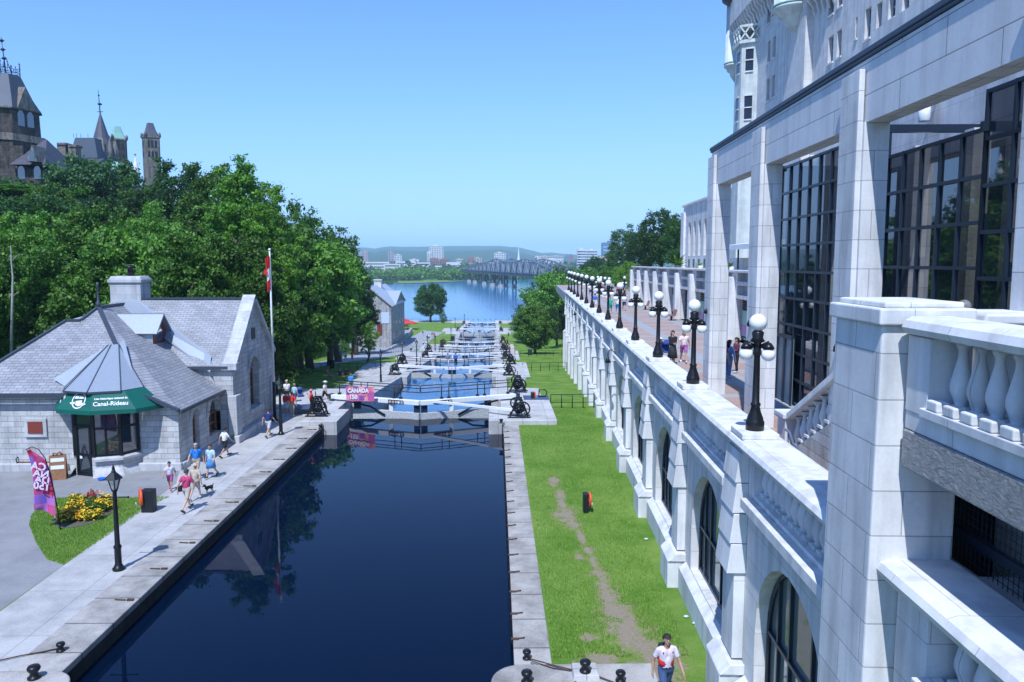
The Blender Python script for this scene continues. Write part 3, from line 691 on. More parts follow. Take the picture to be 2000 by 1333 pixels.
for k in range(14):
    u = 17.7+6.9*k; lab = f'black three globe lamp on the terrace coping, {ORD[k]} of the row counted from the camera'
    p = Wp(u, 5.2, 7.1)
    if k == 0: gl.location = p; gl['label'] = lab
    else: dup(gl, p, -BETA, lab)
for i, (px, py, D) in enumerate(((1168, 551, 122), (1174, 552, 118), (1182, 553, 114), (1190, 555, 110), (1220, 553, 118))):
    p = aty(px, py-25, D); p.z = 6.0; dup(gl, p, -BETA, ['globe lamp at the far end of the promenade, leftmost of the distant cluster', 'globe lamp at the far end of the promenade, second from left in the cluster', 'globe lamp at the far end of the promenade, third from left in the cluster', 'globe lamp at the far end of the promenade, rightmost of the cluster of four', 'lone globe lamp at the end of the promenade just left of the arcade'][i], scale=(1.05, 1.05, 1.05))
# wall lamp hanging on the terrace wall
for (px, py, lab) in ((1187, 704, 'black gooseneck lamp on the terrace wall, nearer and larger one'), (1123, 613, 'small black gooseneck lamp high on the far end of the terrace wall')):
    u, z = onv(px, py, 4.3); t, o = Wthing('wall_lamp', lab, 'lamp', u, 4.3, z); mb = MB(o); mb.lathe([(.02, .22), (.06, .18), (.14, -.05), (.15, -.12), (.08, -.16)], (4.3, u, z), 10); mb.build('shade', M['iron'], t)
    mb = MB(o); mb.tube([(4.3, u, z+.2), (4.32, u, z+.45), (4.45, u, z+.62), (4.62, u, z+.5), (4.75, u, z+.35)], .025, 6); mb.build('arm', M['iron'], t)
# hotel
ht, o = Wthing('grand_hotel', 'huge pale stone castle style hotel with turrets and paired windows above the colonnade', 'building', 60, 19.5, 10.3)
Z4 = lambda x, y: (1380+x/4.444, y/4.444)
def rect_on(v, x0, x1, y0, y1):
    u1, zt = onv(*Z4(x0, (y0+y1)/2), v); u0, _ = onv(*Z4(x1, (y0+y1)/2), v); um = Z4((x0+x1)/2, 0)[0]
    _, zt = onv(*Z4((x0+x1)/2, y0), v); _, zb = onv(*Z4((x0+x1)/2, y1), v); return (u0, u1, zb, zt)
VF, VB = 19.5, 20.1; US = 57.3
front = [(530, 552, 360, 540), (575, 600, 320, 500), (520, 545, 690, 875), (565, 592, 655, 845), (525, 556, 20, 205), (570, 594, -20, 150), (320, 340, 470, 635), (275, 295, 600, 745), (313, 335, 780, 945), (265, 288, 890, 1050), (282, 300, 330, 450), (400, 420, 150, 250), (432, 460, 130, 240), (500, 522, 1010, 1150), (545, 570, 990, 1130)]
back = [(800, 835, 525, 715), (865, 895, 470, 670), (1055, 1098, 320, 545), (1130, 1170, 265, 495), (1292, 1308, 155, 335), (1375, 1425, 75, 335), (1475, 1520, 30, 275), (805, 845, 150, 345), (870, 905, 110, 300), (1060, 1105, -60, 130), (1135, 1180, -100, 60), (1580, 1640, -60, 160), (1700, 1760, -120, 90), (800, 835, 850, 1010), (865, 895, 820, 970)]
rf = [rect_on(VF, *r) for r in front]; rb = [rect_on(VB, *r) for r in back]
mb = MB(o); holed(mb, lambda a, z, d: (VF+d, a, z), US, 76.6, 10.3, 40, rf, .35); holed(mb, lambda a, z, d: (VB+d, a, z), 20, US, 10.3, 40, rb, .35)
mb.box(VF, VB, US, US+.001, 10.3, 40); mb.box(VF, 40, 76.58, 76.6, 10.3, 40); mb.build('wall', M['hotel'], ht)
for rs, v in ((rf, VF), (rb, VB)):
    for (u0, u1, z0, z1) in rs:
        mb = MB(o); mb.box(v+.3, v+.34, u0, u1, z0, z1); w = mb.build('window', M['hotelglass'], ht)
        mb = MB(o); zm = (z0+z1)/2; mb.box(v+.25, v+.297, u0, u1, zm-.05, zm+.05); mb.box(v+.25, v+.297, u0, u0+.06, z0, z1); mb.box(v+.25, v+.297, u1-.06, u1, z0, z1); mb.build('sash', plain((.25, .3, .36), .5), w)
        mb = MB(o); mb.box(v-.08, v+.2, u0-.08, u1+.08, z0-.12, z0-.003); mb.build('sill', M['limetrim'], w)
# oriel bay with balcony
def oriel(px0, ptop, pbot, v):
    u, zt = onv(*Z4(px0, ptop), v); zb = 11.5; mb = MB(o); w = 1.6; d = 1.25; pl = [(v, u-w), (v-d, u-w*.62), (v-d, u+w*.62), (v, u+w)]
    mb.prism(pl, 'z', zb, zt); mb.build('oriel', M['oxid'], ht)
    mb = MB(o)
    for (x0, x1, z0, z1) in [(0, 1, zt-2.4, zt-.45), (0, 1, zt-6.5, zt-4.4)]:
        for (a, b2) in ((pl[0], pl[1]), (pl[1], pl[2])):
            A = Vector((*a, 0)); B = Vector((*b2, 0)); nrm = Vector(((B-A).y*-1, (B-A).x, 0)).normalized()
            if (nrm.x > 0): nrm = -nrm
            p, q = A.lerp(B, .27)+nrm*.02, A.lerp(B, .75)+nrm*.02
            mb.add([(p.x, p.y, z0), (q.x, q.y, z0), (q.x, q.y, z1), (p.x, p.y, z1)], [(0, 1, 2, 3)])
            for (zz, h2) in ((z0, .08), (z1, .08), ((z0+z1)/2, .06)):
                mb.cur = 1; mb.bar(Vector((p.x, p.y, zz))+nrm*.03, Vector((q.x, q.y, zz))+nrm*.03, .1, h2*1.4); mb.cur = 0
    mb.build('oriel_window', [M['hotelglass'], M['limetrim']], ht)
    mb = MB(o); pl2 = [(v, u-w*1.15), (v-d*1.2, u-w*.7), (v-d*1.2, u+w*.7), (v, u+w*1.15)]; mb.prism(pl2, 'z', zt, zt+.28); mb.prism(pl2, 'z', zt+1.35, zt+1.55)
    for i in range(3):
        A, B = Vector((*pl2[i], zt)), Vector((*pl2[i+1], zt)); n = 3 if i == 1 else 2
        for j in range(n):
            a, b2 = A.lerp(B, j/n), A.lerp(B, (j+1)/n)
            mb.bar(a+Vector((.05, 0, .25)), b2+Vector((.05, 0, 1.4)), .1, .13); mb.bar(a+Vector((.05, 0, 1.4)), b2+Vector((.05, 0, .25)), .1, .13)
    mb.build('balcony', M['oxid'], ht)
oriel(405, 410, 1050, VF)
# corbelled galleries, turrets
def gallery(x0, y0, x1, y1, v, pr=.8):
    ua, za = onv(*Z4(x0, y0), v-pr*.5); ub_, zb = onv(*Z4(x1, y1), v-pr*.5); z = (za+zb)/2; lo, hi = min(ua, ub_), max(ua, ub_); mb = MB(o)
    mb.box(v-pr, v+.0, lo, hi, z+.9, z+6); n = int((hi-lo)/.75)
    for j in range(n+1):
        y = lo+(hi-lo)*j/n; mb.prism([(v, z-.9), (v-.25, z-.3), (v-.3, z), (v-.6, z+.3), (v-pr, z+.9), (v, z+.9)], 'y', y-.13, y+.13)
    mb.build('gallery', M['hotel'], ht)
gallery(235, 300, 590, -60, VF); gallery(765, 150, 1060, -40, VB)
def turret(px, py, v, r, ztop, off=0):
    u, z = onv(*Z4(px, py), v-r*.5); mb = MB(o)
    mb.lathe([(.12, -1.5), (.5*r, -.9), (.55*r, -.6), (.8*r, -.45), (.85*r, -.2), (1.08*r, -.05), (1.08*r, .12), (r, .15), (r, ztop)], (v-off, u, z+1.2), 20); mb.build('turret', M['oxid'], ht)
    mb = MB(o); mb.lathe([(r*1.1, .1), (r*1.1, .22), (r*1.04, .25)], (v-off, u, z+1.25), 20); mb.build('string_course', M['copper'], ht)
turret(685, 235, VF, 1.5, 14, .1); turret(205, 690, VF+.2, 1.05, 12, .0)
mb = MB(o); u_, z_ = onv(*Z4(205, 130), VF); mb.lathe([(1.1, 0), (1.7, .35), (1.75, .6), (1.2, 1.4), (.3, 6)], (VF+.2, 76.0, z_), 16); mb.build('turret_roof', M['leaddark'], ht)
# low wing of the hotel with tall arched windows
lw, o = Wthing('hotel_wing', 'low pale stone wing with tall arched windows beyond the colonnade', 'building', 90, 19.5, 10.3)
us = [96.2, 93.4, 90.6, 87.6, 84.6, 81.6, 78.6]
mb = MB(o)
for i, u in enumerate(us):
    a = 76.6 if i == len(us)-1 else (us[i]+us[i+1])/2; b = 100.2 if i == 0 else (us[i]+us[i-1])/2
    arched(mb, lambda aa, z, d: (19.5+d, aa, z), a, b, 10.3, 18.1, u, .68, 11.9, 15.4, .5, 10)
mb.box(19.5, 30, 100.18, 100.2, 10.3, 18.1); mb.build('wall', M['limewall'], lw)
for u in us:
    mb = MB(o); archpane(mb, lambda aa, z, d: (19.5+d, aa, z), u, .68, 11.9, 15.4, .45, 10); mb.build('arched_window', M['hotelglass'], lw)
    mb = MB(o); mb.box(19.49, 19.497, u-.5, u+.5, 10.5, 11.5); mb.build('low_window', M['hotelglass'], lw)
mb = MB(o); mb.box(19.3, 19.7, 76.6, 100.4, 18.1, 18.35); mb.box(19.2, 19.5, 98.6, 100.4, 10.3, 17.4); mb.build('parapet', M['limetrim'], lw, bev=.02)
aw, o = Wthing('awning', 'flat white fabric awning on thin dark posts on the upper terrace', 'awning', 60, 15.8, 10.35)
mb = MB(o); mb.prism([(14.4, 12.35), (14.4, 12.0), (17.5, 12.35), (17.5, 12.7)], 'y', 50, 60); mb.build('canopy', M['whitep'], aw)
for u in (50.3, 55, 59.7):
    for v in (14.6, 17.3): mb = MB(o); mb.box(v-.05, v+.05, u-.05, u+.05, 10.35, 12.1); mb.build('post', M['iron'], aw)
mb = MB(o); mb.box(17.4, 17.5, 50, 60, 10.35, 12.1); mb.build('back_curtain', M['dark'], aw)
# ================================================================== the stone canal office on the left
of = thing('canal_office', 'grey split stone canal office with slate roofs, bay window and green awning', 'building', (-20, 42, .6)); o = Vector((-20, 42, .6))
ptc = lambda a, z, d: (-16.1-d, a, z)
mb = MB(o); holed(mb, lambda a, z, d: (a, 38.6+d, z), -27, -17.8, -.5, 4.6, [(-21.3, -18.5, .6, 4.2)], .3)
mb.poly((-17.8, 38.6, -.5), (-16.1, 38.6, -.5), (-16.1, 38.6, 3.7), (-17.8, 38.6, 4.5))
arched(mb, ptc, 38.6, 41.9, -.5, 3.85, 40.85, .46, .7, 2.85, .35, 10); arched(mb, ptc, 41.9, 44.7, -.5, 3.85, 43.6, .9, 1.35, 2.5, .35, 10)
mb.box(-27, -26.9, 38.6, 52, -.5, 4.7)
arched(mb, lambda a, z, d: (-15.3-d, a, z), 44.5, 52.4, -.5, 5.25, 48.45, .92, 2.0, 4.3, .5, 12)
mb.poly((-15.3, 44.5, 5.25), (-15.3, 52.4, 5.25), (-15.3, 48.45, 8.95)); mb.box(-26, -15.31, 44.5, 44.52, -.5, 5.25); mb.box(-26, -15.31, 52.38, 52.4, -.5, 5.25)
mb.build('wall', M['block'], of)
mb = MB(o); mb.box(-27.1, -21.7, 38.35, 38.6, -.5, 1.0); mb.box(-18.1, -15.95, 38.35, 38.6, -.5, 1.0); mb.box(-16.1, -15.9, 38.6, 44.4, -.5, .95); mb.box(-15.3, -14.95, 44.2, 52.6, -.5, 1.05); mb.box(-15.6, -15.08, 44.3, 45.2, 1.05, 3.4); mb.box(-15.3, -15.15, 51.6, 52.5, 1.0, 3.4); mb.box(-15.3, -15.12, 47.3, 49.6, 1.72, 2.0)
mb.build('base_course', M['blocktrim'], of, bev=.05)
mb = MB(o); pt = lambda a, z, d: (-15.3-d, a, z)
for (fn, c, hw, zs, dd) in ((pt, 48.45, .92, 4.3, -.06), (ptc, 40.85, .46, 2.85, -.05), (ptc, 43.6, .9, 2.5, -.05)):
    n = 11
    for i in range(n):
        a0, a1 = math.pi*i/n+.02, math.pi*(i+1)/n-.02; r0, r1 = hw+.02, hw+.42
        q = [(c+r*math.cos(a), zs+r*math.sin(a)) for r, a in ((r0, a0), (r1, a0), (r1, a1), (r0, a1))]
        mb.add([fn(a, z, dd) for a, z in q]+[fn(a, z, .05) for a, z in q], [(0, 1, 2, 3), (0, 1, 5, 4), (1, 2, 6, 5), (2, 3, 7, 6), (3, 0, 4, 7)])
mb.build('arch_stones', M['blocktrim'], of)
for (fn, c, hw, z0, zs, d, nm) in ((pt, 48.45, .92, 2.0, 4.3, .45, 'window'), (ptc, 40.85, .46, .7, 2.85, .3, 'door'), (ptc, 43.6, .9, 1.35, 2.5, .3, 'window')):
    mb = MB(o); archpane(mb, fn, c, hw, z0, zs, d); w = mb.build(nm, M['glass'] if nm == 'window' else M['dark'], of)
    mb = MB(o)
    for a in (c-hw+.05, c, c+hw-.05): mb.bar(fn(a, z0, d-.03), fn(a, zs+(.6*hw if a == c else 0), d-.03), .07, .05)
    for z in (z0+.05, (z0+zs)/2, zs): mb.bar(fn(c-hw, z, d-.03), fn(c+hw, z, d-.03), .05, .07)
    mb.build(nm+'_frame', M['wood'], w)
mb = MB(o); mb.box(-15.29, -15.26, 48.1, 48.8, 6.3, 7.0); mb.build('vent', M['dark'], of)
A1, A2 = (-22.7, 44.3, 8.55), (-23.0, 48.6, 8.55); FR, FL = (-17.75, 39.05+.1, 4.62), (-27.2, 39.15, 4.62); N1, N2 = (-23.2, 43.3, 7.86), (-24.0, 43.3, 7.86); C1, C2 = (-15.85, 38.15, 3.72), (-15.85, 44.7, 3.72)
FR = (-17.9, 38.25, 4.62); FL = (-27.2, 38.25, 4.62)
mb = MB(o)
mb.slab([FL, FR, A1, N1, N2], .12); mb.slab([FR, C1, A1], .12); mb.slab([C1, C2, A1], .12); mb.slab([C2, A2, A1], .12)
mb.slab([(-24, 50, 7.86), (-27.2, 50, 4.62), FL, N2], .12); mb.slab([A2, (-24, 50, 7.86), N2, N1], .12); mb.slab([A1, A2, N1], .1)
mb.slab([(-24, 44.35, 5.12), (-15.5, 44.35, 5.12), (-15.5, 48.45, 8.83), (-24, 48.45, 8.83)], .12); mb.slab([(-24, 48.45, 8.83), (-15.5, 48.45, 8.83), (-15.5, 52.5, 5.12), (-24, 52.5, 5.12)], .12)
mb.build('roof', M['slate'], of)
mb = MB(o)
for a, b in ((A1, FR), (FR, C1), (A1, A2), (A1, N1), (N1, N2), (N2, FL)):
    mb.bar(Vector(a)+Vector((0, 0, .04)), Vector(b)+Vector((0, 0, .04)), .22, .1)
mb.bar((-24, 48.45, 8.87), (-15.5, 48.45, 8.87), .25, .1)
mb.bar((FL[0], FL[1]-.06, 4.5), (FR[0], FR[1]-.06, 4.5), .14, .16); mb.bar((C1[0]+.06, C1[1], 3.66), (C2[0]+.06, C2[1], 3.66), .14, .16); mb.bar((-18, 44.3, 5.05), (-15.5, 44.3, 5.05), .14, .16)
mb.build('gutters', M['leaddark'], of)
mb = MB(o); mb.slab([(-23.3, 47.6, 8.62), (-22.7, 48.6, 8.9), (-16.6, 44.75, 5.62), (-16.5, 44.2, 4.75)], .08); mb.build('valley', M['lead'], of)
mb = MB(o)
for s in (-1, 1):
    ye, yt = 48.45+s*4.05, 48.45
    mb.slab([(-15.85, ye, 5.2), (-15.05, ye, 5.2), (-15.05, yt, 9.1), (-15.85, yt, 9.1)] if s < 0 else [(-15.85, yt, 9.1), (-15.05, yt, 9.1), (-15.05, ye, 5.2), (-15.85, ye, 5.2)], .28)
mb.box(-15.9, -15.0, 44.25, 44.9, 4.9, 5.3); mb.build('gable_coping', M['blocktrim'], of, bev=.02)
ch = MB(o); ch.box(-24.0, -22.1, 48.3, 49.7, 7.5, 9.85); c_ = ch.build('chimney', M['blocktrim'], of, bev=.03)
mb = MB(o); mb.box(-24.1, -22.0, 48.2, 49.8, 9.85, 10.05, .0); mb.box(-24.05, -22.05, 48.25, 49.75, 10.05, 10.25, .12); mb.build('chimney_cap', M['blocktrim'], c_, bev=.02)
mb = MB(o); mb.lathe([(.2, 10.2), (.16, 10.6), (.16, 10.72), (.34, 10.76), (.3, 10.85), (.1, 10.95)], (-23.0, 49, 0), 12); mb.build('flue', M['iron'], c_)
mb = MB(o); mb.lathe([(.12, 8.5), (.14, 8.8), (.06, 8.9), (.05, 9.7), (.09, 9.8), (.01, 10.0)], (-22.7, 44.3, 0), 10); mb.build('finial', M['leaddark'], of)
# dormer
mb = MB(o); mb.slab([(-22.4, 44.1, 7.05), (-19.4, 44.1, 7.05), (-19.4, 45.2, 8.15), (-22.4, 45.2, 8.15)], .08); mb.slab([(-22.4, 45.2, 8.15), (-19.4, 45.2, 8.15), (-19.4, 46.3, 7.05), (-22.4, 46.3, 7.05)], .08)
mb.box(-22, -19.72, 44.3, 44.36, 6.0, 7.2); dm = mb.build('dormer', M['lead'], of)
mb = MB(o); mb.prism([(44.35, 6.2), (46.05, 6.2), (46.05, 7.0), (45.2, 7.95), (44.35, 7.0)], 'x', -20.2, -19.7); mb.build('dormer_front', M['maroon'], of)
mb = MB(o); archpane(mb, lambda a, z, d: (-19.69-d, a, z), 45.2, .38, 6.6, 6.95, 0); mb.build('dormer_window', M['glass'], of)
# bay with cone roof
BC = Vector((-19.7, 38.6, 0)); ANG = [math.pi*(1+i/4) for i in range(5)]
def ring(r, z, fy=.72): return [Vector((BC.x+r*math.cos(a), BC.y+r*math.sin(a)*fy, z)) for a in ANG]
r1, r2 = ring(1.62, .5, .8), ring(1.62, 1.6, .8); r2b, r3 = ring(1.58, 1.6, .8), ring(1.58, 4.4, .8)
mb = MB(o)
for i in (0, 2, 3): mb.add([r1[i], r1[i+1], r2[i+1], r2[i], r1[i].lerp(BC, .1), r1[i+1].lerp(BC, .1)], [(0, 1, 2, 3)])
for i in (1,):
    for a, b in ((0, .1), (.86, 1)): mb.add([r1[i].lerp(r1[i+1], a), r1[i].lerp(r1[i+1], b), r2[i].lerp(r2[i+1], b), r2[i].lerp(r2[i+1], a)], [(0, 1, 2, 3)])
mb.build('bay_wall', M['block'], of)
mb = MB(o); s1, s2 = ring(1.78, 1.5, .82), ring(1.5, 1.66, .82); t1, t2 = ring(1.95, .5, .85), ring(1.62, 1.02, .8)
for i in (0, 2, 3):
    mb.add([s1[i], s1[i+1], s2[i+1], s2[i]], [(0, 1, 2, 3)]); mb.add([s1[i], s1[i+1], s1[i+1]-Vector((0, 0, .12)), s1[i]-Vector((0, 0, .12))], [(0, 1, 2, 3)]); mb.add([t1[i], t1[i+1], t2[i+1], t2[i]], [(0, 1, 2, 3)])
mb.build('bay_sill', M['blocktrim'], of)
mb = MB(o)
for i in range(4): mb.add([r2b[i], r2b[i+1], r3[i+1], r3[i]] if i != 1 else [ring(1.55, .62, .8)[1], ring(1.55, .62, .8)[2], r3[2], r3[1]], [(0, 1, 2, 3)])
mb.build('bay_window', M['glass'], of)
mb = MB(o)
for i in range(5): mb.bar(r2b[i]+Vector((0, -.03, 0)), r3[i]+Vector((0, -.03, 0)), .14, .14)
for i in range(4):
    for z in (1.66, 3.1 if i == 1 else 3.0, 4.1): a = Vector((r2b[i].x, r2b[i].y-.02, z)); b = Vector((r2b[i+1].x, r2b[i+1].y-.02, z)); mb.bar(a, b, .1, .1)
d0, d1 = ring(1.6, .62, .8)[1], ring(1.6, .62, .8)[2]
for t in (.1, .8): mb.bar(d0.lerp(d1, t), d0.lerp(d1, t)+Vector((0, 0, 2.5)), .09, .09)
mb.bar(d0.lerp(d1, .1)+Vector((0, 0, .1)), d0.lerp(d1, .8)+Vector((0, 0, .1)), .06, .2); mb.bar(r2b[2].lerp(r2b[3], .45), r3[2].lerp(r3[3], .45), .09, .09)
mb.build('bay_frame', M['iron'], of)
def facet_shape(vs, fs, A, B, C, D, u0, v0, mat_name, parent, org, off=.02, k=None):   # put flat shapes (metres) on the facet A-B (top) D-C (bottom)
    ex = ((B-A)+(C-D)).normalized(); ey = ((A+B)-(C+D)); ey = (ey-ex*ey.dot(ex)).normalized(); nn = ex.cross(ey)
    c = A.lerp(B, u0).lerp(D.lerp(C, u0), v0); mb = MB(org)
    mb.add([c+ex*p[0]+ey*p[1]+nn*(off+p[2]) for p in vs], fs); return mb
w1, w2 = [[v+Vector((.22, 0, 0)) for v in q] for q in (ring(1.8, 4.86, .85), ring(2.72, 4.0, .70))]
mb = MB(o)
for i in range(4):
    mb.add([w1[i], w1[i+1], w2[i+1], w2[i]], [(0, 1, 2, 3)]); mb.add([w2[i], w2[i+1], w2[i+1]-Vector((0, 0, .2)), w2[i]-Vector((0, 0, .2))], [(0, 1, 2, 3)])
mb.build('awning', M['green'], of)
for (txt, size, i, u0, v0) in (('Rideau Canal', .2, 0, .62, .42), ('National Historic Site', .105, 0, .58, .68), ('Lieu historique national du', .135, 2, .52, .38), ('Canal-Rideau', .29, 2, .48, .66)):
    vs, fs = text_mb(txt, size, bold=.006); mb = facet_shape(vs, fs, w1[i], w1[i+1], w2[i+1], w2[i], u0, v0, 0, of, o); mb.build('awning_text', M['whitep'], of)
vs = []; fs = []
def ann(cx, cy, ra, rb, ta, tb, n=28):
    b = len(vs)
    for j in range(n):
        a = 2*math.pi*j/n; vs.append((cx+ra*math.cos(a), cy+rb*math.sin(a), 0)); vs.append((cx+ta*math.cos(a), cy+tb*math.sin(a), 0))
    for j in range(n): q = (j+1) % n; fs.append((b+2*j, b+2*q, b+2*q+1, b+2*j+1))
def pol(*p): b = len(vs); vs.extend([(x, y, 0) for x, y in p]); fs.append(tuple(range(b, b+len(p))))
ann(0, .02, .40, .42, .34, .36)
pol((-.3, .1), (-.22, .25), (-.02, .27), (-.04, .1)); pol((0, .1), (.0, .27), (.2, .25), (.27, .12)); pol((-.16, -.02), (.2, .04), (.24, -.2), (.05, -.28), (-.14, -.2))
pol((-.52, -.12), (-.2, -.06), (-.18, -.16), (-.36, -.2)); pol((.22, -.08), (.5, -.14), (.34, -.22), (.2, -.16))
mb = facet_shape(vs, fs, w1[1], w1[2], w2[2], w2[1], .55, .5, 0, of, o); mb.build('awning_emblem', M['whitep'], of)
mb = MB(o); e1 = ring(1.95, 4.88, .85); ap = [Vector((-21.1, 41.75, 6.8)), Vector((-20.5, 41.75, 6.8))]; ap = [Vector((-20.75, 41.3, 6.7)), Vector((-20.75, 41.3, 6.7)), Vector((-20.6, 41.3, 6.72)), Vector((-20.2, 41.3, 6.75)), Vector((-20.2, 41.3, 6.75))]
top = [ap[0], ap[1], ap[2], ap[3], ap[4]]
for i in range(4): mb.add([e1[i], e1[i+1], top[i+1], top[i]], [(0, 1, 2, 3)])
mb.add([e1[4], (-17.95, 38.35, 4.80), (-20.0, 41.5, 7.0), top[4]], [(0, 1, 2, 3)]); mb.add([e1[0], top[0], (-22.4, 38.9, 5.25)], [(0, 1, 2)])
mb.build('bay_roof', M['lead'], of)
mb = MB(o)
for i in range(5): mb.bar(e1[i], top[i], .05, .06)
for i in range(4): mb.bar(e1[i]-Vector((0, 0, .05)), e1[i+1]-Vector((0, 0, .05)), .08, .1)
mb.build('roof_seams', M['leaddark'], of)
c = aty(70, 835, 38.55); mb = MB(o); mb.box(c.x-.55, c.x+.55, 38.5, 38.6, c.z-.5, c.z+.45); mb.build('plaque_surround', M['blocktrim'], of, bev=.01)
mb = MB(o); mb.box(c.x-.36, c.x+.36, 38.46, 38.5, c.z-.3, c.z+.3); mb.build('plaque', plain((.22, .045, .03), .5), of)
for (nm, px, py, w, h, m) in (('door_notice', 159, 893, .12, .14, M['whitep']), ('door_notice', 187, 892, .12, .2, plain((.5, .6, .35)))):
    p = aty(px, py, 37.55); mb = MB(o); mb.box(p.x-w/2, p.x+w/2, p.y-.03, p.y-.01, p.z-h/2, p.z+h/2); mb.build(nm, m, of)

# ================================================================== banners, patterned cloth
def patch_mat(name, cols, sc):
    t = NT(name); v = t.n('TexVoronoi', Vector=t.n('Mapping', Vector=t.co()).outputs[0], Scale=sc); v.distance = 'CHEBYCHEV'; v.inputs['Randomness'].default_value = .35
    h = t.n('SeparateColor', Color=v.outputs['Color']).outputs[0]; n = len(cols)
    r = t.n('ValToRGB', Fac=h); r.color_ramp.interpolation = 'CONSTANT'; e = r.color_ramp.elements
    while len(e) < n: e.new(.5)
    for i in range(n): e[i].position = i/n; e[i].color = (*cols[i], 1)
    return t.fin(t.mix(t.ramp(t.noise(2.5), (.35, 0.), (.75, .5)), r.outputs[0], (.55, .12, .4)), .6)
M['patch'] = patch_mat('red violet patchwork cloth', [(.50, .02, .05), (.32, .03, .24), (.10, .09, .42), (.50, .05, .16), (.34, .02, .08), (.40, .15, .45), (.45, .02, .05)], 2.6)
M['patch2'] = patch_mat('orange violet patchwork', [(.75, .22, .18), (.50, .10, .30), (.20, .07, .33), (.80, .36, .30), (.70, .30, .50), (.30, .10, .35)], 2.8)
p = atz(118, 1035, .61); c = Vector(p); fb = thing('feather_banner', 'red and violet feather flag with mirrored CANADA 150 lettering on a curved black pole', 'banner', c)
def bp(px, py): return aty(px, py, p.y+.0)
pole = [(118, 1035), (113, 1000), (106, 962), (97, 925), (88, 895), (75, 878), (62, 873), (51, 879)]
mb = MB(c); mb.tube([bp(*q) for q in pole], [.025]*4+[.018]*4, 8); mb.build('pole', M['iron'], fb)
outl_l = [(52, 881), (58, 910), (66, 950), (70, 995), (72, 996)]; outl_r = [(60, 875), (88, 897), (98, 930), (107, 970), (112, 1008)]
mb = MB(c); nn = 18; g = []
def interp(pl, t):
    t *= len(pl)-1; i = min(int(t), len(pl)-2); f = t-i; return (pl[i][0]*(1-f)+pl[i+1][0]*f, pl[i][1]*(1-f)+pl[i+1][1]*f)
for j in range(nn+1):
    a, b = interp(outl_l, j/nn), interp(outl_r, j/nn)
    for i in range(7):
        q = bp(a[0]+(b[0]-a[0])*i/6, a[1]+(b[1]-a[1])*i/6); q.y += .10*math.sin(i/6*math.pi*1.5+j*.35); g.append(q)
mb.add(g, [(j*7+i, j*7+i+1, (j+1)*7+i+1, (j+1)*7+i) for j in range(nn) for i in range(6)], True)
mb.build('flag', M['patch'], fb)
for (txt, px, py, sz) in (('CA', 80, 910, .42), ('NA', 85, 924, .42), ('DA', 87, 936, .40), ('150', 86, 948, .42)):
    vs, fs = text_mb(txt, sz, mirror=True, bold=.012); q = bp(px, py); mb = MB(c); ca, sa = math.cos(-.16), math.sin(-.16)
    mb.add([(q.x+v[0]*ca-v[1]*sa, q.y-.16+v[2], q.z+v[0]*sa+v[1]*ca) for v in vs], fs); mb.build('lettering', plain((.75, .6, .72), .6), fb)
# flagpole with flag
p = Vector((-15.9+.1, 54.2, .6)); p = atz(537, 822, .6); fp = thing('flagpole', 'tall white flagpole with dark base beside the stone gable', 'flagpole', p)
mb = MB(p); top = aty(531, 488, p.y); mb.tube([p+Vector((0, 0, 2.6)), (p.x, p.y, top.z)], [.085, .045], 10); mb.ell((p.x, p.y, top.z), .09, 10, 6); mb.build('pole', M['whitep'], fp)
mb = MB(p); mb.tube([p, p+Vector((0, 0, 2.6))], [.12, .10], 10); mb.lathe([(.25, 0), (.25, .08), (.12, .12)], p, 12); mb.build('base', M['iron'], fp)
fl = thing('maple_leaf_flag', 'red and white flag with a maple leaf hanging limp on the flagpole', 'flag', (p.x, p.y-.06, top.z-1))
def folded(name, z0, z1, m, k):
    mb = MB((p.x, p.y-.06, top.z-1)); n = 8; g = []
    for j in range(5):
        z = z0+(z1-z0)*j/4
        for i in range(n+1): s = i/n; g.append((p.x-.42*s*(.7+.3*math.sin(z*1.1))+.03+.05*math.sin(i*2.4+z), p.y-.1+.14*math.sin(i*2.1+z*.8), z-.25*s))
    mb.add(g, [(j*(n+1)+i, j*(n+1)+i+1, (j+1)*(n+1)+i+1, (j+1)*(n+1)+i) for j in range(4) for i in range(n)], True); mb.build(name, m, fl)
zt = top.z-.35; red = plain((.6, .02, .025), .7)
folded('red_band', zt, zt-.75, red, 0); folded('white_field', zt-.75, zt-1.45, M['whitep'], 0); folded('red_band', zt-1.45, zt-2.15, red, 0)
leaf = [(0, .3), (.07, .16), (.16, .2), (.13, .02), (.24, .1), (.28, .04), (.2, -.08), (.22, -.12), (.03, -.1), (.03, -.24), (-.03, -.24), (-.03, -.1), (-.22, -.12), (-.2, -.08), (-.28, .04), (-.24, .1), (-.13, .02), (-.16, .2), (-.07, .16)]
mb = MB((p.x, p.y-.06, top.z-1)); mb.add([(p.x-.2+x*.6, p.y-.3, zt-1.15+y) for x, y in leaf], [tuple(range(len(leaf)))]); mb.build('maple_leaf', red, fl)

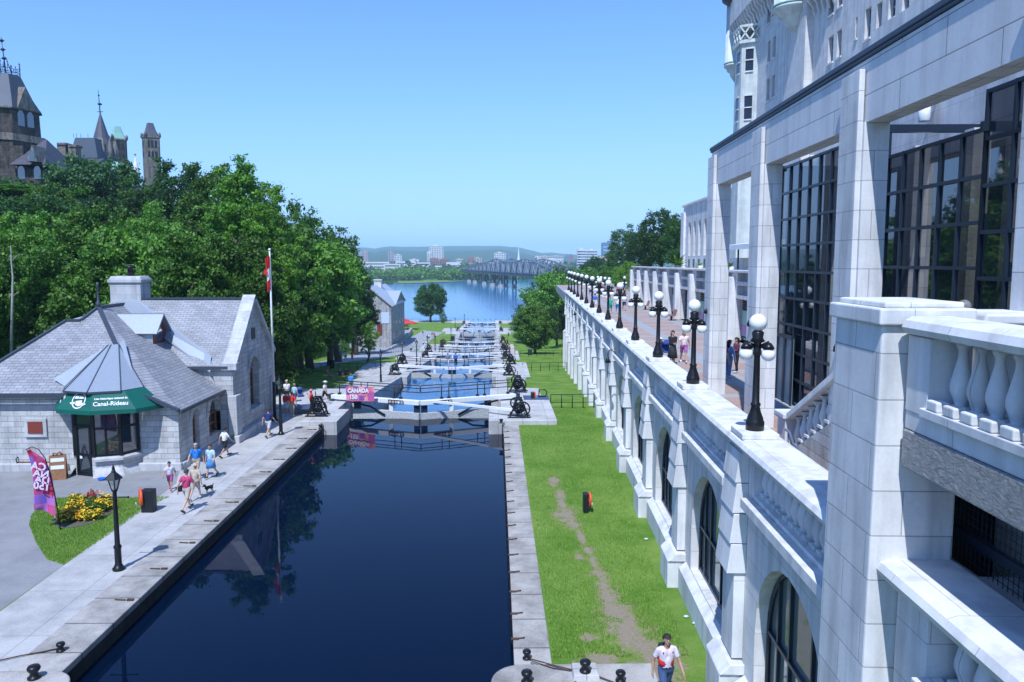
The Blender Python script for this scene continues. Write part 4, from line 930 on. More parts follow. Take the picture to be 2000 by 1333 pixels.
# ================================================================== lanterns on posts
def lantern(label):
    t = thing('lamp_post', label, 'street lamp', (0, 0, 0), 0, 'black lantern posts along the canal')
    mb = MB(); mb.lathe([(.2, 0), (.2, .08), (.15, .12), (.13, .18), (.11, .2), (.11, .75), (.13, .78), (.13, .84), (.085, .9), (.065, 2.75), (.08, 2.8)], n=14); mb.build('post', M['iron'], t)
    mb = MB(); mb.tube([(-.45, 0, 2.55), (.45, 0, 2.55)], .022, 6); mb.ell((-.45, 0, 2.55), .04, 8, 6); mb.ell((.45, 0, 2.55), .04, 8, 6); mb.build('ladder_bar', M['iron'], t)
    mb = MB(); a = [(.09, 2.8), (.21, 3.2)]; mb.lathe(a, n=6, sm=False); mb.build('glass', glass('lantern glass', (.5, .52, .5), .1, .45), t)
    mb = MB(); mb.lathe([(.1, 2.76), (.1, 2.82), (.05, 2.83)], n=6, sm=False)
    for i in range(6):
        q = math.pi*i/3; mb.bar((.095*math.cos(q), .095*math.sin(q), 2.8), (.215*math.cos(q), .215*math.sin(q), 3.2), .025, .025)
    mb.lathe([(.3, 3.2), (.28, 3.23), (.08, 3.42), (.08, 3.46), (.05, 3.5), (.06, 3.55), (.01, 3.68)], n=6, sm=False); mb.build('cap', M['iron'], t)
    return t
LP = [(232, 1113, .62, 'black lantern post on the near left canal walk beside the flower bed'), (549, 849, .62, 'black lantern post beside the flagpole and the stone gable'),
      (744, 749, None, 'black lantern post on the pale apron left of the second lock'), (814, 708, None, 'black lantern post left of the third lock gate'),
      (850, 687, None, 'black lantern post left of the fourth lock gate'), (786, 712, None, 'black lantern post on the grass left of the third lock'), (881, 664, None, 'thin distant lantern post beside the tall drained lock'),
      (835, 689, None, 'black lantern post at the grass edge left of the fourth lock'), (889, 642, None, 'far lantern post left of the last lock by the river'), (907, 633, None, 'farthest lantern post on the landing by the river')]
l0 = None
for (px, py, z, lab) in LP:
    q = atz(px, py, z) if z else atg(px, py)
    if l0 is None: l0 = lantern(lab); l0.location = q
    else: dup(l0, q, random.uniform(-.3, .3), lab)

# ================================================================== lock gates and winches
def lock_gate(k):
    zt, wl = LZ[k], WL[k]; yh, ya = LD[k]+7.0, LD[k]+4.9; c = Vector((-5.4, yh, zt))
    t = thing('lock_gate', f'{names[k]} white beamed mitre lock gate across the stepped canal' if k else 'nearest white beamed mitre lock gate with black railings across the canal basin', 'lock gate', c)
    for s in (-1, 1):
        H = Vector((-5.4+s*5.05, yh, 0)); A = Vector((-5.4+s*.02, ya, 0)); d = (H-A).normalized(); E = H+d*1.9; up = lambda z: Vector((0, 0, z)); sd = Vector((-d.y, d.x, 0))
        if sd.y > 0: sd = -sd
        pt_ = min(zt-.35, wl+.45) if k != 5 else zt-.6
        mb = MB(c); mb.bar(A+up((wl-3+pt_)/2), H+up((wl-3+pt_)/2), .42, pt_-wl+3); mb.build('leaf_panel', plain((.50, .52, .52), .7, 0, .3), t)
        mb = MB(c); mb.bar(A+up(zt+.28), E+up(zt+.28), .42, .32); mb.build('balance_beam', M['whitep'], t, bev=.02)
        mb = MB(c); mb.bar(E+up(zt+.28), E+d*.25+up(zt+.28), .6, .38)
        mb.bar(A+d*.13+up((pt_+zt+.1)/2), A+d*.13+up((pt_+zt+.1)/2)+d*.001, .3, .1); mb.prism([(A.x+s*.02, ya), (A.x+s*.45, ya+.12), (A.x+s*.45, ya+.5), (A.x+s*.02, ya+.4)], 'z', pt_, zt+.1)
        q = H-d*.3; mb.prism([(q.x-.25, q.y-.2), (q.x+.25, q.y-.2), (q.x+.25, q.y+.2), (q.x-.25, q.y+.2)], 'z', pt_, zt+.1); mb.build('heel_posts', M['frame'], t)
        mb = MB(c)
        for f in (.42,): q = A.lerp(H, f)+sd*.1; mb.bar(q+up(pt_), q+up(zt+.12), .28, .2)
        if k == 5:
            for f in (.2, .65): q = A.lerp(H, f)+sd*.1; mb.bar(q+up(zt-.6), q+up(zt+.12), .2, .2)
            mb.bar(A+up(zt-.25), H+up(zt-.25), .2, .1)
        mb.build('post', M['whitep'], t)
        # railing on the downstream side of the beam
        mb = MB(c); off = -sd*.2; a, b = A+d*.12, E-d*.3
        if k < 5:
            for z in (.55, .85, 1.05): mb.tube([a+off+up(zt+.42+z-.0), b+off+up(zt+.42+z)], .03 if k < 2 else .025, 6)
            mb.tube([a+off+d*.02+up(zt+1.47), a+off-d*.07+up(zt+1.36), a+off-d*.07+up(zt+1.08), a+off+d*.02+up(zt+.97)], .03, 6)
            for f in (.22, .30, .62, .70, .97): q = a.lerp(b, f)+off; mb.tube([q+up(zt+.4), q+up(zt+1.48)], .035, 6); mb.box(q.x-.12, q.x+.12, q.y-.12, q.y+.12, zt+.44, zt+.56)
        else:
            for f in (.2, .5, .8): q = a.lerp(b, f)+off; mb.tube([q+up(zt+.4), q+up(zt+1.5)], .04, 5); mb.box(q.x-.3, q.x+.3, q.y-.1, q.y+.1, zt+1.4, zt+1.55)
        mb.build('railing', M['iron'], t)
        mb = MB(c)
        if s > 0 or k > 0:
            w = Vector((1.2 if s > 0 else -12.0, LD[k]+1.2, zt+.45)); mb.bar(A+d*.9+sd*.2+up(zt+.35), w, .16, .18); mb.build('sweep_bar', M['whitep'], t, bev=.01)
        mb = MB(c); q = H-d*1.6; mb.tube([H+d*.4+up(zt+.1)+sd*.3, q+sd*.3+up(pt_+.25), A.lerp(H, .5)+sd*.25+up(pt_-.3)], .07, 6); mb.build('brace', M['iron'], t)
        if k == 0:
            f = .33 if s < 0 else .30; q = A.lerp(H, f)+sd*.29+up(zt+.27); e = d*(1 if s > 0 else -1); mb = MB(c)
            mb.bar(q-e*.62, q+e*.62, .02, .30); mb.build('sign', plain((.01, .05, .04), .5), t)
            mb = MB(c)
            for j, x in enumerate((-.46, -.22, .02, .24)):
                cc = q+e*x+sd*.02; n = 14; mb.add([cc+e*(.10*math.cos(2*math.pi*i/n))+up(.10*math.sin(2*math.pi*i/n)) for i in range(n)], [tuple(range(n))])
            for j in range(3): mb.bar(q+e*.40+sd*.02+up(.08-.08*j), q+e*.58+sd*.02+up(.08-.08*j), .004, .035)
            mb.build('sign_symbols', M['whitep'], t)
            mb = MB(c)
            for j, x in enumerate((-.46, -.22, .02)):
                cc = q+e*x+sd*.026; n = 14; mb.add([cc+e*(r*math.cos(2*math.pi*i/n))+up(r*math.sin(2*math.pi*i/n)) for i in range(n) for r in (.09, .068)], [(2*i, 2*((i+1) % n), 2*((i+1) % n)+1, 2*i+1) for i in range(n)]); mb.bar(cc-e*.055+up(.055)+sd*.002, cc+e*.055-up(.055)+sd*.002, .004, .018)
            mb.build('sign_rings', plain((.4, .03, .03)), t)
            if s < 0:
                for txt, dz in (('CANADA', .22), ('150', -.22)): pass
    return t
for k in range(7): lock_gate(k)
for k in range(1, 6):
    z = LZ[k]+.25; t = thing('boom_pole', f'thin pale pole lying across the chamber below the {names[k]} lock gate', 'pole', (-5.4, LD[k]+14.5, z)); mb = MB(); n = 8
    mb.tube([(-6.2+12.4*i/n, 0, .35*(abs(i/n-.5)*2)**2-.1) for i in range(n+1)], .09, 6); mb.build('pole', M['whitep'], t); mb = MB()
    for x in (-4.5, -1.8, 1.8, 4.5): mb.tube([(x, 0, -.1), (x, 0, .95)], .035, 5)
    mb.tube([(-6.2, 0, 1.0), (0, 0, .9), (6.2, 0, 1.0)], .03, 5); mb.build('handrail', M['iron'], t)
a, b = aty(676, 770, 55.2), aty(731, 770, 54.4); c = (a+b)/2; bn = thing('rail_banner', 'pink and orange patchwork CANADA 150 banner tied to the gate railing', 'banner', c)
e = (b-a).normalized(); L = (b-a).length; mb = MB(c); g = []; h = 1.06
for j in range(5):
    for i in range(13): q = a.lerp(b, i/12)+Vector((0, .03*math.sin(i*1.1)*(1-j/5), h/2-h*j/4)); g.append(q)
mb.add(g, [(j*13+i, j*13+i+1, (j+1)*13+i+1, (j+1)*13+i) for j in range(4) for i in range(12)], True); mb.build('cloth', M['patch2'], bn)
for txt, dx, dz, sz in (('CANADA', -.16, .24, .40), ('150', -.55, -.22, .44)):
    vs, fs = text_mb(txt, sz, bold=.025, space=1.02); mb = MB(c); mb.add([c+e*(v[0]+dx)+Vector((0, -.06+v[2], v[1]+dz)) for v in vs], fs); mb.build('lettering', M['whitep'], bn)
def winch():
    t = thing('crab_winch', 'x', 'winch', (0, 0, 0), 0, 'black iron winches beside the locks')
    for s in (-1, 1):
        mb = MB(); y = .38*s
        for x in (-.62, .62): mb.bar((x, y, 0), (x*.2, y, 1.25), .09, .10)
        mb.bar((-.4, y, .5), (.4, y, .5), .08, .08); mb.bar((-.75, y, .04), (.75, y, .04), .14, .08); mb.bar((-.2, y, 1.22), (.2, y, 1.22), .12, .1); mb.build('side_frame', M['iron'], t)
    def wheel(x, y, z, r, sp, th=.05):
        mb = MB(); mb.tube([(x+r*math.cos(2*math.pi*i/20), y, z+r*math.sin(2*math.pi*i/20)) for i in range(21)], th, 6, False)
        for i in range(sp): q = 2*math.pi*i/sp; mb.bar((x, y, z), (x+r*math.cos(q), y, z+r*math.sin(q)), .05, .05)
        mb.tube([(x, y-.08, z), (x, y+.08, z)], .08, 8); mb.build('wheel', M['iron'], t)
    wheel(.22, -.5, .62, .48, 6); wheel(-.2, .5, .85, .36, 6); wheel(0, 0, .55, .28, 5, .07)
    mb = MB(); mb.tube([(0, -.4, .55), (0, .4, .55)], [.16, .16], 12); mb.tube([(.22, -.55, .62), (.22, .45, .62)], .04, 8); mb.tube([(-.2, -.45, .85), (-.2, .55, .85)], .04, 8); mb.tube([(0, -.4, 1.2), (0, .4, 1.2)], .05, 8); mb.build('drum', M['iron'], t)
    mb = MB(); mb.bar((.05, -.6, 1.2), (.02, -.6, 1.75), .05, .05); mb.tube([(.05, -.7, 1.2), (.05, .4, 1.2)], .035, 6); mb.build('crank', M['iron'], t)
    return t
w0 = winch(); first = True
for k in range(7):
    for s in (-1, 1):
        for j in range(2 if k < 5 else 1):
            x = (1.5 if s > 0 else -11.95)+(.35*j*s if k else .2*j*s); y = LD[k]+(1.2 if s > 0 else 1.9)+10*j
            if k == 0 and s < 0 and j: continue
            lab = f'iron crab winch {"right" if s > 0 else "left"} of the {names[k]} lock gate' + ('' if k >= 5 else ', at the platform edge' if j == 0 else ', behind the gate')
            if first: w0.location = (x, y, LZ[k]); w0['label'] = lab; first = False
            else: dup(w0, (x, y, LZ[k]+(.0 if j == 0 else -.0)), random.uniform(-.15, .15)+(0 if s > 0 else math.pi), lab)
# blue hatch plates, bollards, ladders, rings
for (x, y, lab) in ((3.0, 57.4, 'dark blue hatch plate in the right platform of the nearest gate'), (-13.4, 54.0, 'dark hatch plate in the left platform beside the iron winch')):
    t = thing('hatch_plate', lab, 'hatch', (x, y, .9)); mb = MB(); mb.box(-.95, .95, -.9, .9, 0, .03); mb.build('plate', plain((.06, .09, .16), .5), t)
def bollard():
    t = thing('bollard', 'x', 'bollard', (0, 0, 0), 0, 'black iron mooring bollards'); mb = MB()
    mb.lathe([(.22, 0), (.22, .06), (.15, .09), (.13, .22), (.2, .3), (.22, .38), (.18, .45), (.05, .47)], n=16); mb.build('post', M['iron'], t); return t
bl = None
for (px, py, z, lab, sc) in ((67, 1325, .72, 'black mushroom bollard on the rounded stone pier in the bottom left corner', 1), (119, 1272, .625, 'rusty black bollard on the left coping just above the corner pier', .8), (1143, 1312, .85, 'black bollard on a square stone block beside the right grass', 1), (1029, 1287, .625, 'rusty bollard with chain on the right coping end', .8), (1029, 1333, .72, 'blue black bollard at the bottom edge on the rounded right pier', 1), (1212, 1331, .72, 'black bollard at the bottom edge near the walking man', .9),
        (626, 838, .9, 'small black bollard at the front of the left lock platform', .9), (979, 827, .9, 'small black bollard at the front of the right lock platform', .9), (773, 742, -2.05, 'small bollard on the left platform of the second lock', .8)):
    q = atz(px, py, z)
    if bl is None: bl = bollard(); bl.location = q; bl['label'] = lab; bl.scale = (.72,)*3
    else: dup(bl, q, 0, lab, scale=(sc*.66,)*3)
q = atz(1143, 1316, .72); t = thing('bollard_block', 'square pale stone block carrying a black bollard on the right pier', 'block', (q.x, q.y, .72)); mb = MB(); mb.box(-.36, .36, -.36, .36, -.1, .13, .05); mb.build('stone', M['slabs'], t, bev=.02)
ct = thing('mooring_chain', 'thin rusty chains lying across the right pier between bollards', 'chain', (1, 19.5, .75)); mb = MB((1, 19.5, .75))
pts = [atz(a, b, .78) for a, b in ((1035, 1287), (1090, 1302), (1160, 1318), (1230, 1345))]; mb.tube(pts, .018, 5); mb.tube([atz(a, b, .76) for a, b in ((1035, 1290), (1080, 1305), (1130, 1312))], .014, 5); mb.build('chain', M['rust'], ct)
ct = thing('mooring_chain', 'thin rusty chain running along the left walk to the corner bollard', 'chain', (-13, 21, .65)); mb = MB((-13, 21, .65)); mb.tube([atz(a, b, .66) for a, b in ((118, 1266), (80, 1274), (40, 1281), (-10, 1292))], .018, 5); mb.build('chain', M['rust'], ct)
rc = thing('wall_chain', 'black chain looping between rings along the right basin wall', 'chain', (.4, 30, .3)); mb = MB((.4, 30, .3)); yy = [20.5+1.55*i for i in range(18)]
for i in range(17):
    mb.tube([(.42, yy[i]+(yy[i+1]-yy[i])*j/8, .52-.40*math.sin(math.pi*j/8)) for j in range(9)], .02, 5)
mb.build('chain', M['iron'], rc); mb = MB((.4, 30, .3))
for y in yy: mb.box(.40, .62, y-.06, y+.06, .625, .645); mb.tube([(.62, y, .65), (.78, y+.03, .66)], .022, 6)
mb.build('ring_bolts', M['rust'], rc)
rc = thing('wall_chain', 'row of iron ring bolts and pale clips along the left coping edge', 'chain', (-11.3, 35, .65)); mb = MB((-11.3, 35, .65))
for i in range(11): y = 23.2+2.45*i; mb.tube([(-11.9, y+.05, .645), (-11.55, y, .65)], .025, 6); mb.box(-11.5, -11.3, y-.04, y+.04, .63, .68)
mb.build('ring_bolts', M['rust'], rc)
for (x, y, z, lab) in ((.38, 48.4, .9, 'black iron ladder down the right basin wall beside the nearest platform'), (-11.1, 48.5, .9, 'black iron ladder down the left basin wall beside the nearest platform')):
    t = thing('iron_ladder', lab, 'ladder', (x, y, 0)); mb = MB()
    for s in (-.2, .2): mb.tube([(0, s, -1.5), (0, s, .7), (.15 if x > 0 else -.15, s, .85)], .03, 6)
    for j in range(7): mb.tube([(0, -.2, -1.2+.3*j), (0, .2, -1.2+.3*j)], .02, 5)
    mb.build('ladder', M['iron'], t)
# fences
def fence(lab, pts, zs, h=1.1, rails=(.1, .55, 1.1), step=2.0, m='iron'):
    c = Vector((*pts[0], zs(*pts[0]))); t = thing('railing_fence', lab, 'fence', c); mb = MB(c); mp = MB(c)
    for i in range(len(pts)-1):
        A, B = Vector((*pts[i], 0)), Vector((*pts[i+1], 0)); n = max(1, round((B-A).length/step)); Q = [A.lerp(B, j/n) for j in range(n+1)]
        for j, q in enumerate(Q):
            q.z = zs(q.x, q.y); mp.tube([q, q+Vector((0, 0, h))], .035, 6)
        for j in range(n):
            for r in rails: mb.tube([Q[j]+Vector((0, 0, r)), Q[j+1]+Vector((0, 0, r))], .025, 5)
    mb.build('rails', M[m], t); mp.build('posts', M[m], t); return t
g = lambda x, y: prof(y)
ff = fence('black pipe railing with P shaped end across the grass behind the nearest right platform', [(4.05, 56.4), (7.3, 56.6)], g, 1.05, (.45, 1.05), .8)
mb = MB(); pz = prof(57.5); mb = MB((4.05, 56.4, prof(56.4))); mb.tube([(3.2, 57.6, pz), (3.25, 57.6, pz+1.3), (3.7, 57.6, pz+1.3), (3.85, 57.6, pz+1.1), (3.75, 57.6, pz+.8), (3.25, 57.6, pz+.78)], .045, 6); mb.build('gate_loop', M['iron'], ff)
fence('black pipe railing across the grass beside the second lock', [(3.4, 98), (9.2, 99)], g, 1.1, (.55, 1.1), 1.2)
fence('black pipe railing crossing the grass in front of the round tree', [(4.3, 138), (12, 140)], g, 1.1, (.55, 1.1), 1.7)
fence('thin black railing on the lawn before the grey footpath at left', [(-23.6, 98), (-15.6, 98.5)], g, 1.1, (.1, 1.1), 1.1)
fence('black railing along the riverbank near the lone shore tree', [(-48, 303), (-12, 304)], lambda x, y: -12.1, 1.3, (.2, .75, 1.3), 3)
fence('black railing on the riverbank right of the last lock', [(2, 304), (16, 303)], lambda x, y: -12.1, 1.3, (.2, .75, 1.3), 3)
fence('pale wire fence beside the winding footpath', [xy(atg(765, 690)), xy(atg(800, 684))], g, 1.3, (.1, 1.25), 1.5, 'steel')
# retaining wall below the courtyard
A, B = atg(745, 690), atg(806, 652); rw = thing('retaining_wall', 'dark stone retaining wall rising along the courtyard edge to the river', 'wall', A); mb = MB(A); n = 8
for i in range(n):
    p0, p1 = Vector(A).lerp(B, i/n), Vector(A).lerp(B, (i+1)/n); z0, z1 = prof(p0.y)+.2+1.5*i/n, prof(p1.y)+.2+1.5*(i+1)/n
    mb.add([(p0.x, p0.y, prof(p0.y)-1), (p1.x, p1.y, prof(p1.y)-1), (p1.x, p1.y, z1), (p0.x, p0.y, z0), (p0.x-.8, p0.y, prof(p0.y)-1), (p1.x-.8, p1.y, prof(p1.y)-1), (p1.x-.8, p1.y, z1), (p0.x-.8, p0.y, z0)], [(0, 1, 2, 3), (4, 5, 6, 7), (3, 2, 6, 7), (0, 3, 7, 4), (1, 2, 6, 5)])
mb.build('wall', M['barracks'], rw)
# ================================================================== trees
rng = np.random.default_rng(11)
def leaf_mat(name, c1, c2):
    t = NT(name); g = t.n('NewGeometry'); oi = t.n('ObjectInfo')
    col = t.mix(g.outputs['Random Per Island'], c1, c2)
    f = t.math('ADD', .6, t.math('MULTIPLY', oi.outputs['Random'], .85))
    col = t.mix(1., col, t.n('CombineColor', Red=f, Green=f, Blue=f).outputs[0], 'MULTIPLY')
    t.fin(col, .55, spec=.35)
    tr = t.n('BsdfTranslucent'); t.set(tr.inputs[0], t.mix(1., col, (1.1, 1.5, .5), 'MULTIPLY'))
    mx = t.n('MixShader'); mx.inputs[0].default_value = .28
    t.t.links.new(t.b.outputs[0], mx.inputs[1]); t.t.links.new(tr.outputs[0], mx.inputs[2])
    t.t.links.new(mx.outputs[0], [n for n in t.t.nodes if n.type == 'OUTPUT_MATERIAL'][0].inputs[0]); return t.m
LEAF = {'mid': leaf_mat('mid green leaves', (.042, .12, .012), (.14, .27, .03)), 'bright': leaf_mat('bright green leaves', (.07, .175, .014), (.20, .35, .045)),
        'dark': leaf_mat('dark green leaves', (.018, .06, .010), (.05, .125, .02)), 'blue': leaf_mat('blue green leaves', (.04, .10, .035), (.10, .20, .065)),
        'yellow': leaf_mat('yellow green leaves', (.09, .18, .015), (.18, .29, .04))}
def bark_mat():
    t = NT('bark'); n = t.noise(3., detail=6); t.bump(n, .6, .05); return t.fin(t.mix(n, (.05, .04, .03), (.16, .135, .11)), .95)
M['bark'] = bark_mat()
def leaves_np(cent, rad, n, size, up=.25, squash=.8, elong=1.5):
    """n diamond leaves spread over clumps (centre, radius); returns verts (4n,3)"""
    cent = np.asarray(cent); rad = np.asarray(rad); w = rad**2; idx = rng.choice(len(cent), n, p=w/w.sum())
    d = rng.normal(size=(n, 3)); d /= np.linalg.norm(d, axis=1)[:, None]
    r = rad[idx]*np.minimum(np.abs(rng.normal(size=n))*.5+.5, 1.9); p = cent[idx]+d*r[:, None]*np.array([1, 1, squash])
    nrm = d*.6+rng.normal(size=(n, 3))*.55; nrm[:, 2] += up; nrm /= np.linalg.norm(nrm, axis=1)[:, None]
    a = np.cross(nrm, rng.normal(size=(n, 3))); a /= np.linalg.norm(a, axis=1)[:, None]; b = np.cross(nrm, a)
    s = (size*(.6+.8*rng.random(n)))[:, None]; a = a*s*elong*.5; b = b*s*.5
    return np.stack([p-a, p-b-a*.1, p+a, p+b-a*.1], 1).reshape(-1, 3)
def leaves_mesh(name, v, m):
    me = bpy.data.meshes.new(name); n = len(v)//4; me.vertices.add(len(v)); me.vertices.foreach_set('co', v.astype('f').ravel())
    me.loops.add(4*n); me.loops.foreach_set('vertex_index', np.arange(4*n, dtype='i')); me.polygons.add(n); me.polygons.foreach_set('loop_start', np.arange(0, 4*n, 4, dtype='i'))
    me.update(calc_edges=True); me.materials.append(m); return me
def crown_clumps(kind, seed):
    r = np.random.default_rng(seed); C = []; Q = []
    N = {'round': 150, 'tall': 150, 'loose': 110, 'bush': 110, 'spread': 140}[kind]
    while len(C) < N:
        d = r.normal(size=3); d /= np.linalg.norm(d); rr = r.random()**.35
        if kind == 'round': q = np.array([.5*d[0]*rr, .5*d[1]*rr, .5+.5*d[2]*rr]); s = .05+.06*r.random()
        elif kind == 'tall':
            z = r.random(); wz = .5*math.sin(math.pi*(.12+.86*z**.8))**.7; a = r.random()*6.283; q = np.array([wz*rr*math.cos(a), wz*rr*math.sin(a), z]); s = .045+.05*r.random()
        elif kind == 'loose': q = np.array([.5*d[0]*rr, .5*d[1]*rr, .5+.5*d[2]*rr])*np.array([1, 1, 1]); s = .04+.06*r.random()
        elif kind == 'bush': q = np.array([.5*d[0]*rr, .5*d[1]*rr, .1+.85*abs(d[2])*rr]); s = .055+.06*r.random()
        else: q = np.array([.5*d[0]*rr, .5*d[1]*rr, .35+.6*(d[2]*.5+.5)*rr]); s = .045+.055*r.random()
        if r.random() < .10: q = q*np.array([1.15, 1.15, 1.04]); s *= .8
        C.append(q); Q.append(s)
    return np.array(C), np.array(Q)
_crown = {}
def crown(kind, seed, tint, dens=7000, asp=1.):
    asp = min((.6, .85, 1.1, 1.4, 1.8, 2.3, 3.0), key=lambda q: abs(q-asp)); k = (kind, seed, tint, dens, asp)
    if k not in _crown:
        c, q = crown_clumps(kind, seed); c[:, 2] *= asp; n = int(dens*2.4*max(.8, asp)**.8); r = np.random.default_rng(seed+50)
        if asp > 1.2:                                   # a tall crown carries more clumps, not longer leaves
            m = int(len(c)*(asp-1)); e = r.integers(0, len(c), m); c = np.vstack([c, c[e]+r.normal(size=(m, 3))*np.array([.05, .05, .12])]); q = np.concatenate([q, q[e]*.9])
        v = leaves_np(c, q, n, .0235, squash=.7); v[:, 2] = np.maximum(v[:, 2]*asp/np.percentile(v[:, 2], 99.2), -.02); v[:, :2] *= .5/np.percentile(np.abs(v[:, :2]), 98.8); _crown[k] = leaves_mesh('crown', v, LEAF[tint])
    return _crown[k], asp
_trunk = {}
def trunk(seed, bare=.3):
    k = (seed, bare)
    if k not in _trunk:
        r = random.Random(seed); mb = MB(); top = .82
        pts = [(.02*r.uniform(-1, 1)*i, .02*r.uniform(-1, 1)*i, top*i/5) for i in range(6)]; mb.tube(pts, [.034, .027, .023, .017, .011, .004], 8)
        for i in range(7):
            z = bare*.8+(.75-bare*.8)*i/7; a = r.uniform(0, 6.28); L = r.uniform(.12, .22)*(1-.5*i/7)
            mb.tube([(0, 0, z), (L*.4*math.cos(a), L*.4*math.sin(a), z+L*.35), (L*math.cos(a+.2), L*math.sin(a+.2), z+L*.8)], [.013, .009, .003], 6)
        _trunk[k] = mb.mesh('trunk', M['bark'])
    return _trunk[k]
def tree(x, y, z, h, w, kind, seed, tint, label, group=None, bare=.22, dens=7000, name='tree'):
    t = thing(name, label, 'tree' if name != 'bush' else 'bush', (x, y, z), 0, group)
    me, asp = crown(kind, seed, tint, dens, h*(1-bare)/w); c = link(me, 'crown', t); c.scale = (w, w*(.9+.2*random.random()), h*(1-bare)*1.03/asp); c.location = (0, 0, h*bare); c.rotation_euler = (0, 0, random.random()*6.28)
    k = link(trunk(seed % 4, bare), 'trunk', t); k.scale = (h*.75+w*.3, h*.75+w*.3, h); k.rotation_euler = (0, 0, random.random()*6.28)
    return t
def ptree(px, ytop, wpx, D, kind, seed, tint, label, z=None, group=None, bare=.2, dens=7000, name='tree'):
    q = aty(px, ytop, D); zb = gz(q.x, q.y) if z is None else z
    return tree(q.x, q.y, zb-.2, max(1.5, q.z-zb+.2), wpx*D/FPX, kind, seed, tint, label, group, bare, dens, name)
T = 'trees on the wooded slope'
# skyline trees
for a in [
    (40, 352, 170, 118, 'loose', 1, 'mid', 'mid green tree at the far left edge below the dark clock tower'),
    (98, 352, 120, 112, 'bush', 2, 'bright', 'bright bushy tree below the parliament roof at far left'),
    (182, 303, 150, 128, 'spread', 3, 'blue', 'wide grey green tree in front of the copper green roof'),
    (262, 362, 110, 108, 'bush', 4, 'mid', 'rounded tree in the dip below the small stone turret'),
    (325, 316, 118, 112, 'round', 5, 'dark', 'dark dense round maple on the skyline below the square stone tower'),
    (402, 322, 120, 96, 'loose', 6, 'mid', 'loose crowned tree on the skyline right of the dark maple'),
    (468, 306, 150, 66, 'tall', 7, 'mid', 'tallest green tree of the slope with feathery top against the sky'),
    (527, 350, 110, 65, 'loose', 8, 'bright', 'light green tree with branches reaching out right against the sky'),
    (598, 416, 130, 104, 'round', 9, 'mid', 'broad maple on the skyline above the flagpole'),
    (655, 446, 100, 122, 'round', 10, 'mid', 'rounded maple lower down the descending skyline'),
    (692, 503, 64, 146, 'round', 11, 'dark', 'dark tree at the right end of the slope above the old stone building'),
    (716, 533, 44, 214, 'round', 12, 'dark', 'small dark tree right behind the old stone building')]:
    a = (a[0], a[1]+(30 if a[3] < 70 else 14))+a[2:]; ptree(*a, group=T)
# trees with bases in view by the lawn
ptree(572, 470, 230, 92, 'round', 13, 'mid', 'big maple with a visible dark trunk on the shaded lawn beside the gable', bare=.24, group=T, dens=14000)
ptree(640, 500, 150, 112, 'round', 14, 'mid', 'large spreading maple overhanging the footpath walkers', bare=.2, group=T, dens=10000)
ptree(688, 566, 84, 152, 'round', 15, 'dark', 'dark maple shading the cafe umbrellas in the courtyard', bare=.2, group=T)
ptree(520, 500, 120, 78, 'loose', 16, 'bright', 'light green tree right behind the stone gable', group=T, bare=.1)
rows = [('front', 62, [(-25, 470), (45, 500), (112, 520), (178, 500), (240, 470), (305, 470), (365, 480), (425, 490), (478, 480)], 170),
        ('middle', 80, [(-30, 430), (35, 425), (105, 435), (170, 420), (238, 425), (300, 420), (362, 415), (425, 395), (490, 410), (548, 420)], 140),
        ('upper', 98, [(0, 400), (60, 395), (128, 385), (205, 390), (270, 395), (340, 385), (400, 380), (455, 370), (520, 400), (580, 440)], 120)]
kinds = ['round', 'loose', 'bush', 'spread', 'round']; tints = ['mid', 'bright', 'dark', 'yellow', 'blue', 'mid', 'bright', 'dark']; tn = {'mid': 'mid green', 'bright': 'bright green', 'dark': 'dark green', 'blue': 'greyish green', 'yellow': 'yellow green'}
ix = 0
for rname, D, lst, w in rows:
    for i, (px, yt) in enumerate(lst):
        tint = tints[(ix*5+i*3) % 8]; ix += 1
        ptree(px+random.uniform(-12, 12), yt+random.uniform(-8, 8), w*random.uniform(.85, 1.2), D+random.uniform(-5, 5), kinds[(ix*3) % 5], 20+ix % 6, tint, f'{tn[tint]} tree in the {rname} row of the wooded slope, {ORD[i]} from the left', group=T, bare=.08, dens=8000 if D < 70 else 7000)
# undergrowth
ug = []
for i in range(420):
    x = -31-50*random.random(); y = 52+120*random.random(); ug.append((x, y, gz(x, y)+.3))
v = leaves_np(np.array(ug), np.array([1.0+.9*random.random() for _ in ug]), 30000, .42); o = link(leaves_mesh('undergrowth', v, LEAF['dark']), 'undergrowth'); tag(o, 'low dark shrubs covering the slope under the trees', 'undergrowth', kind='stuff')
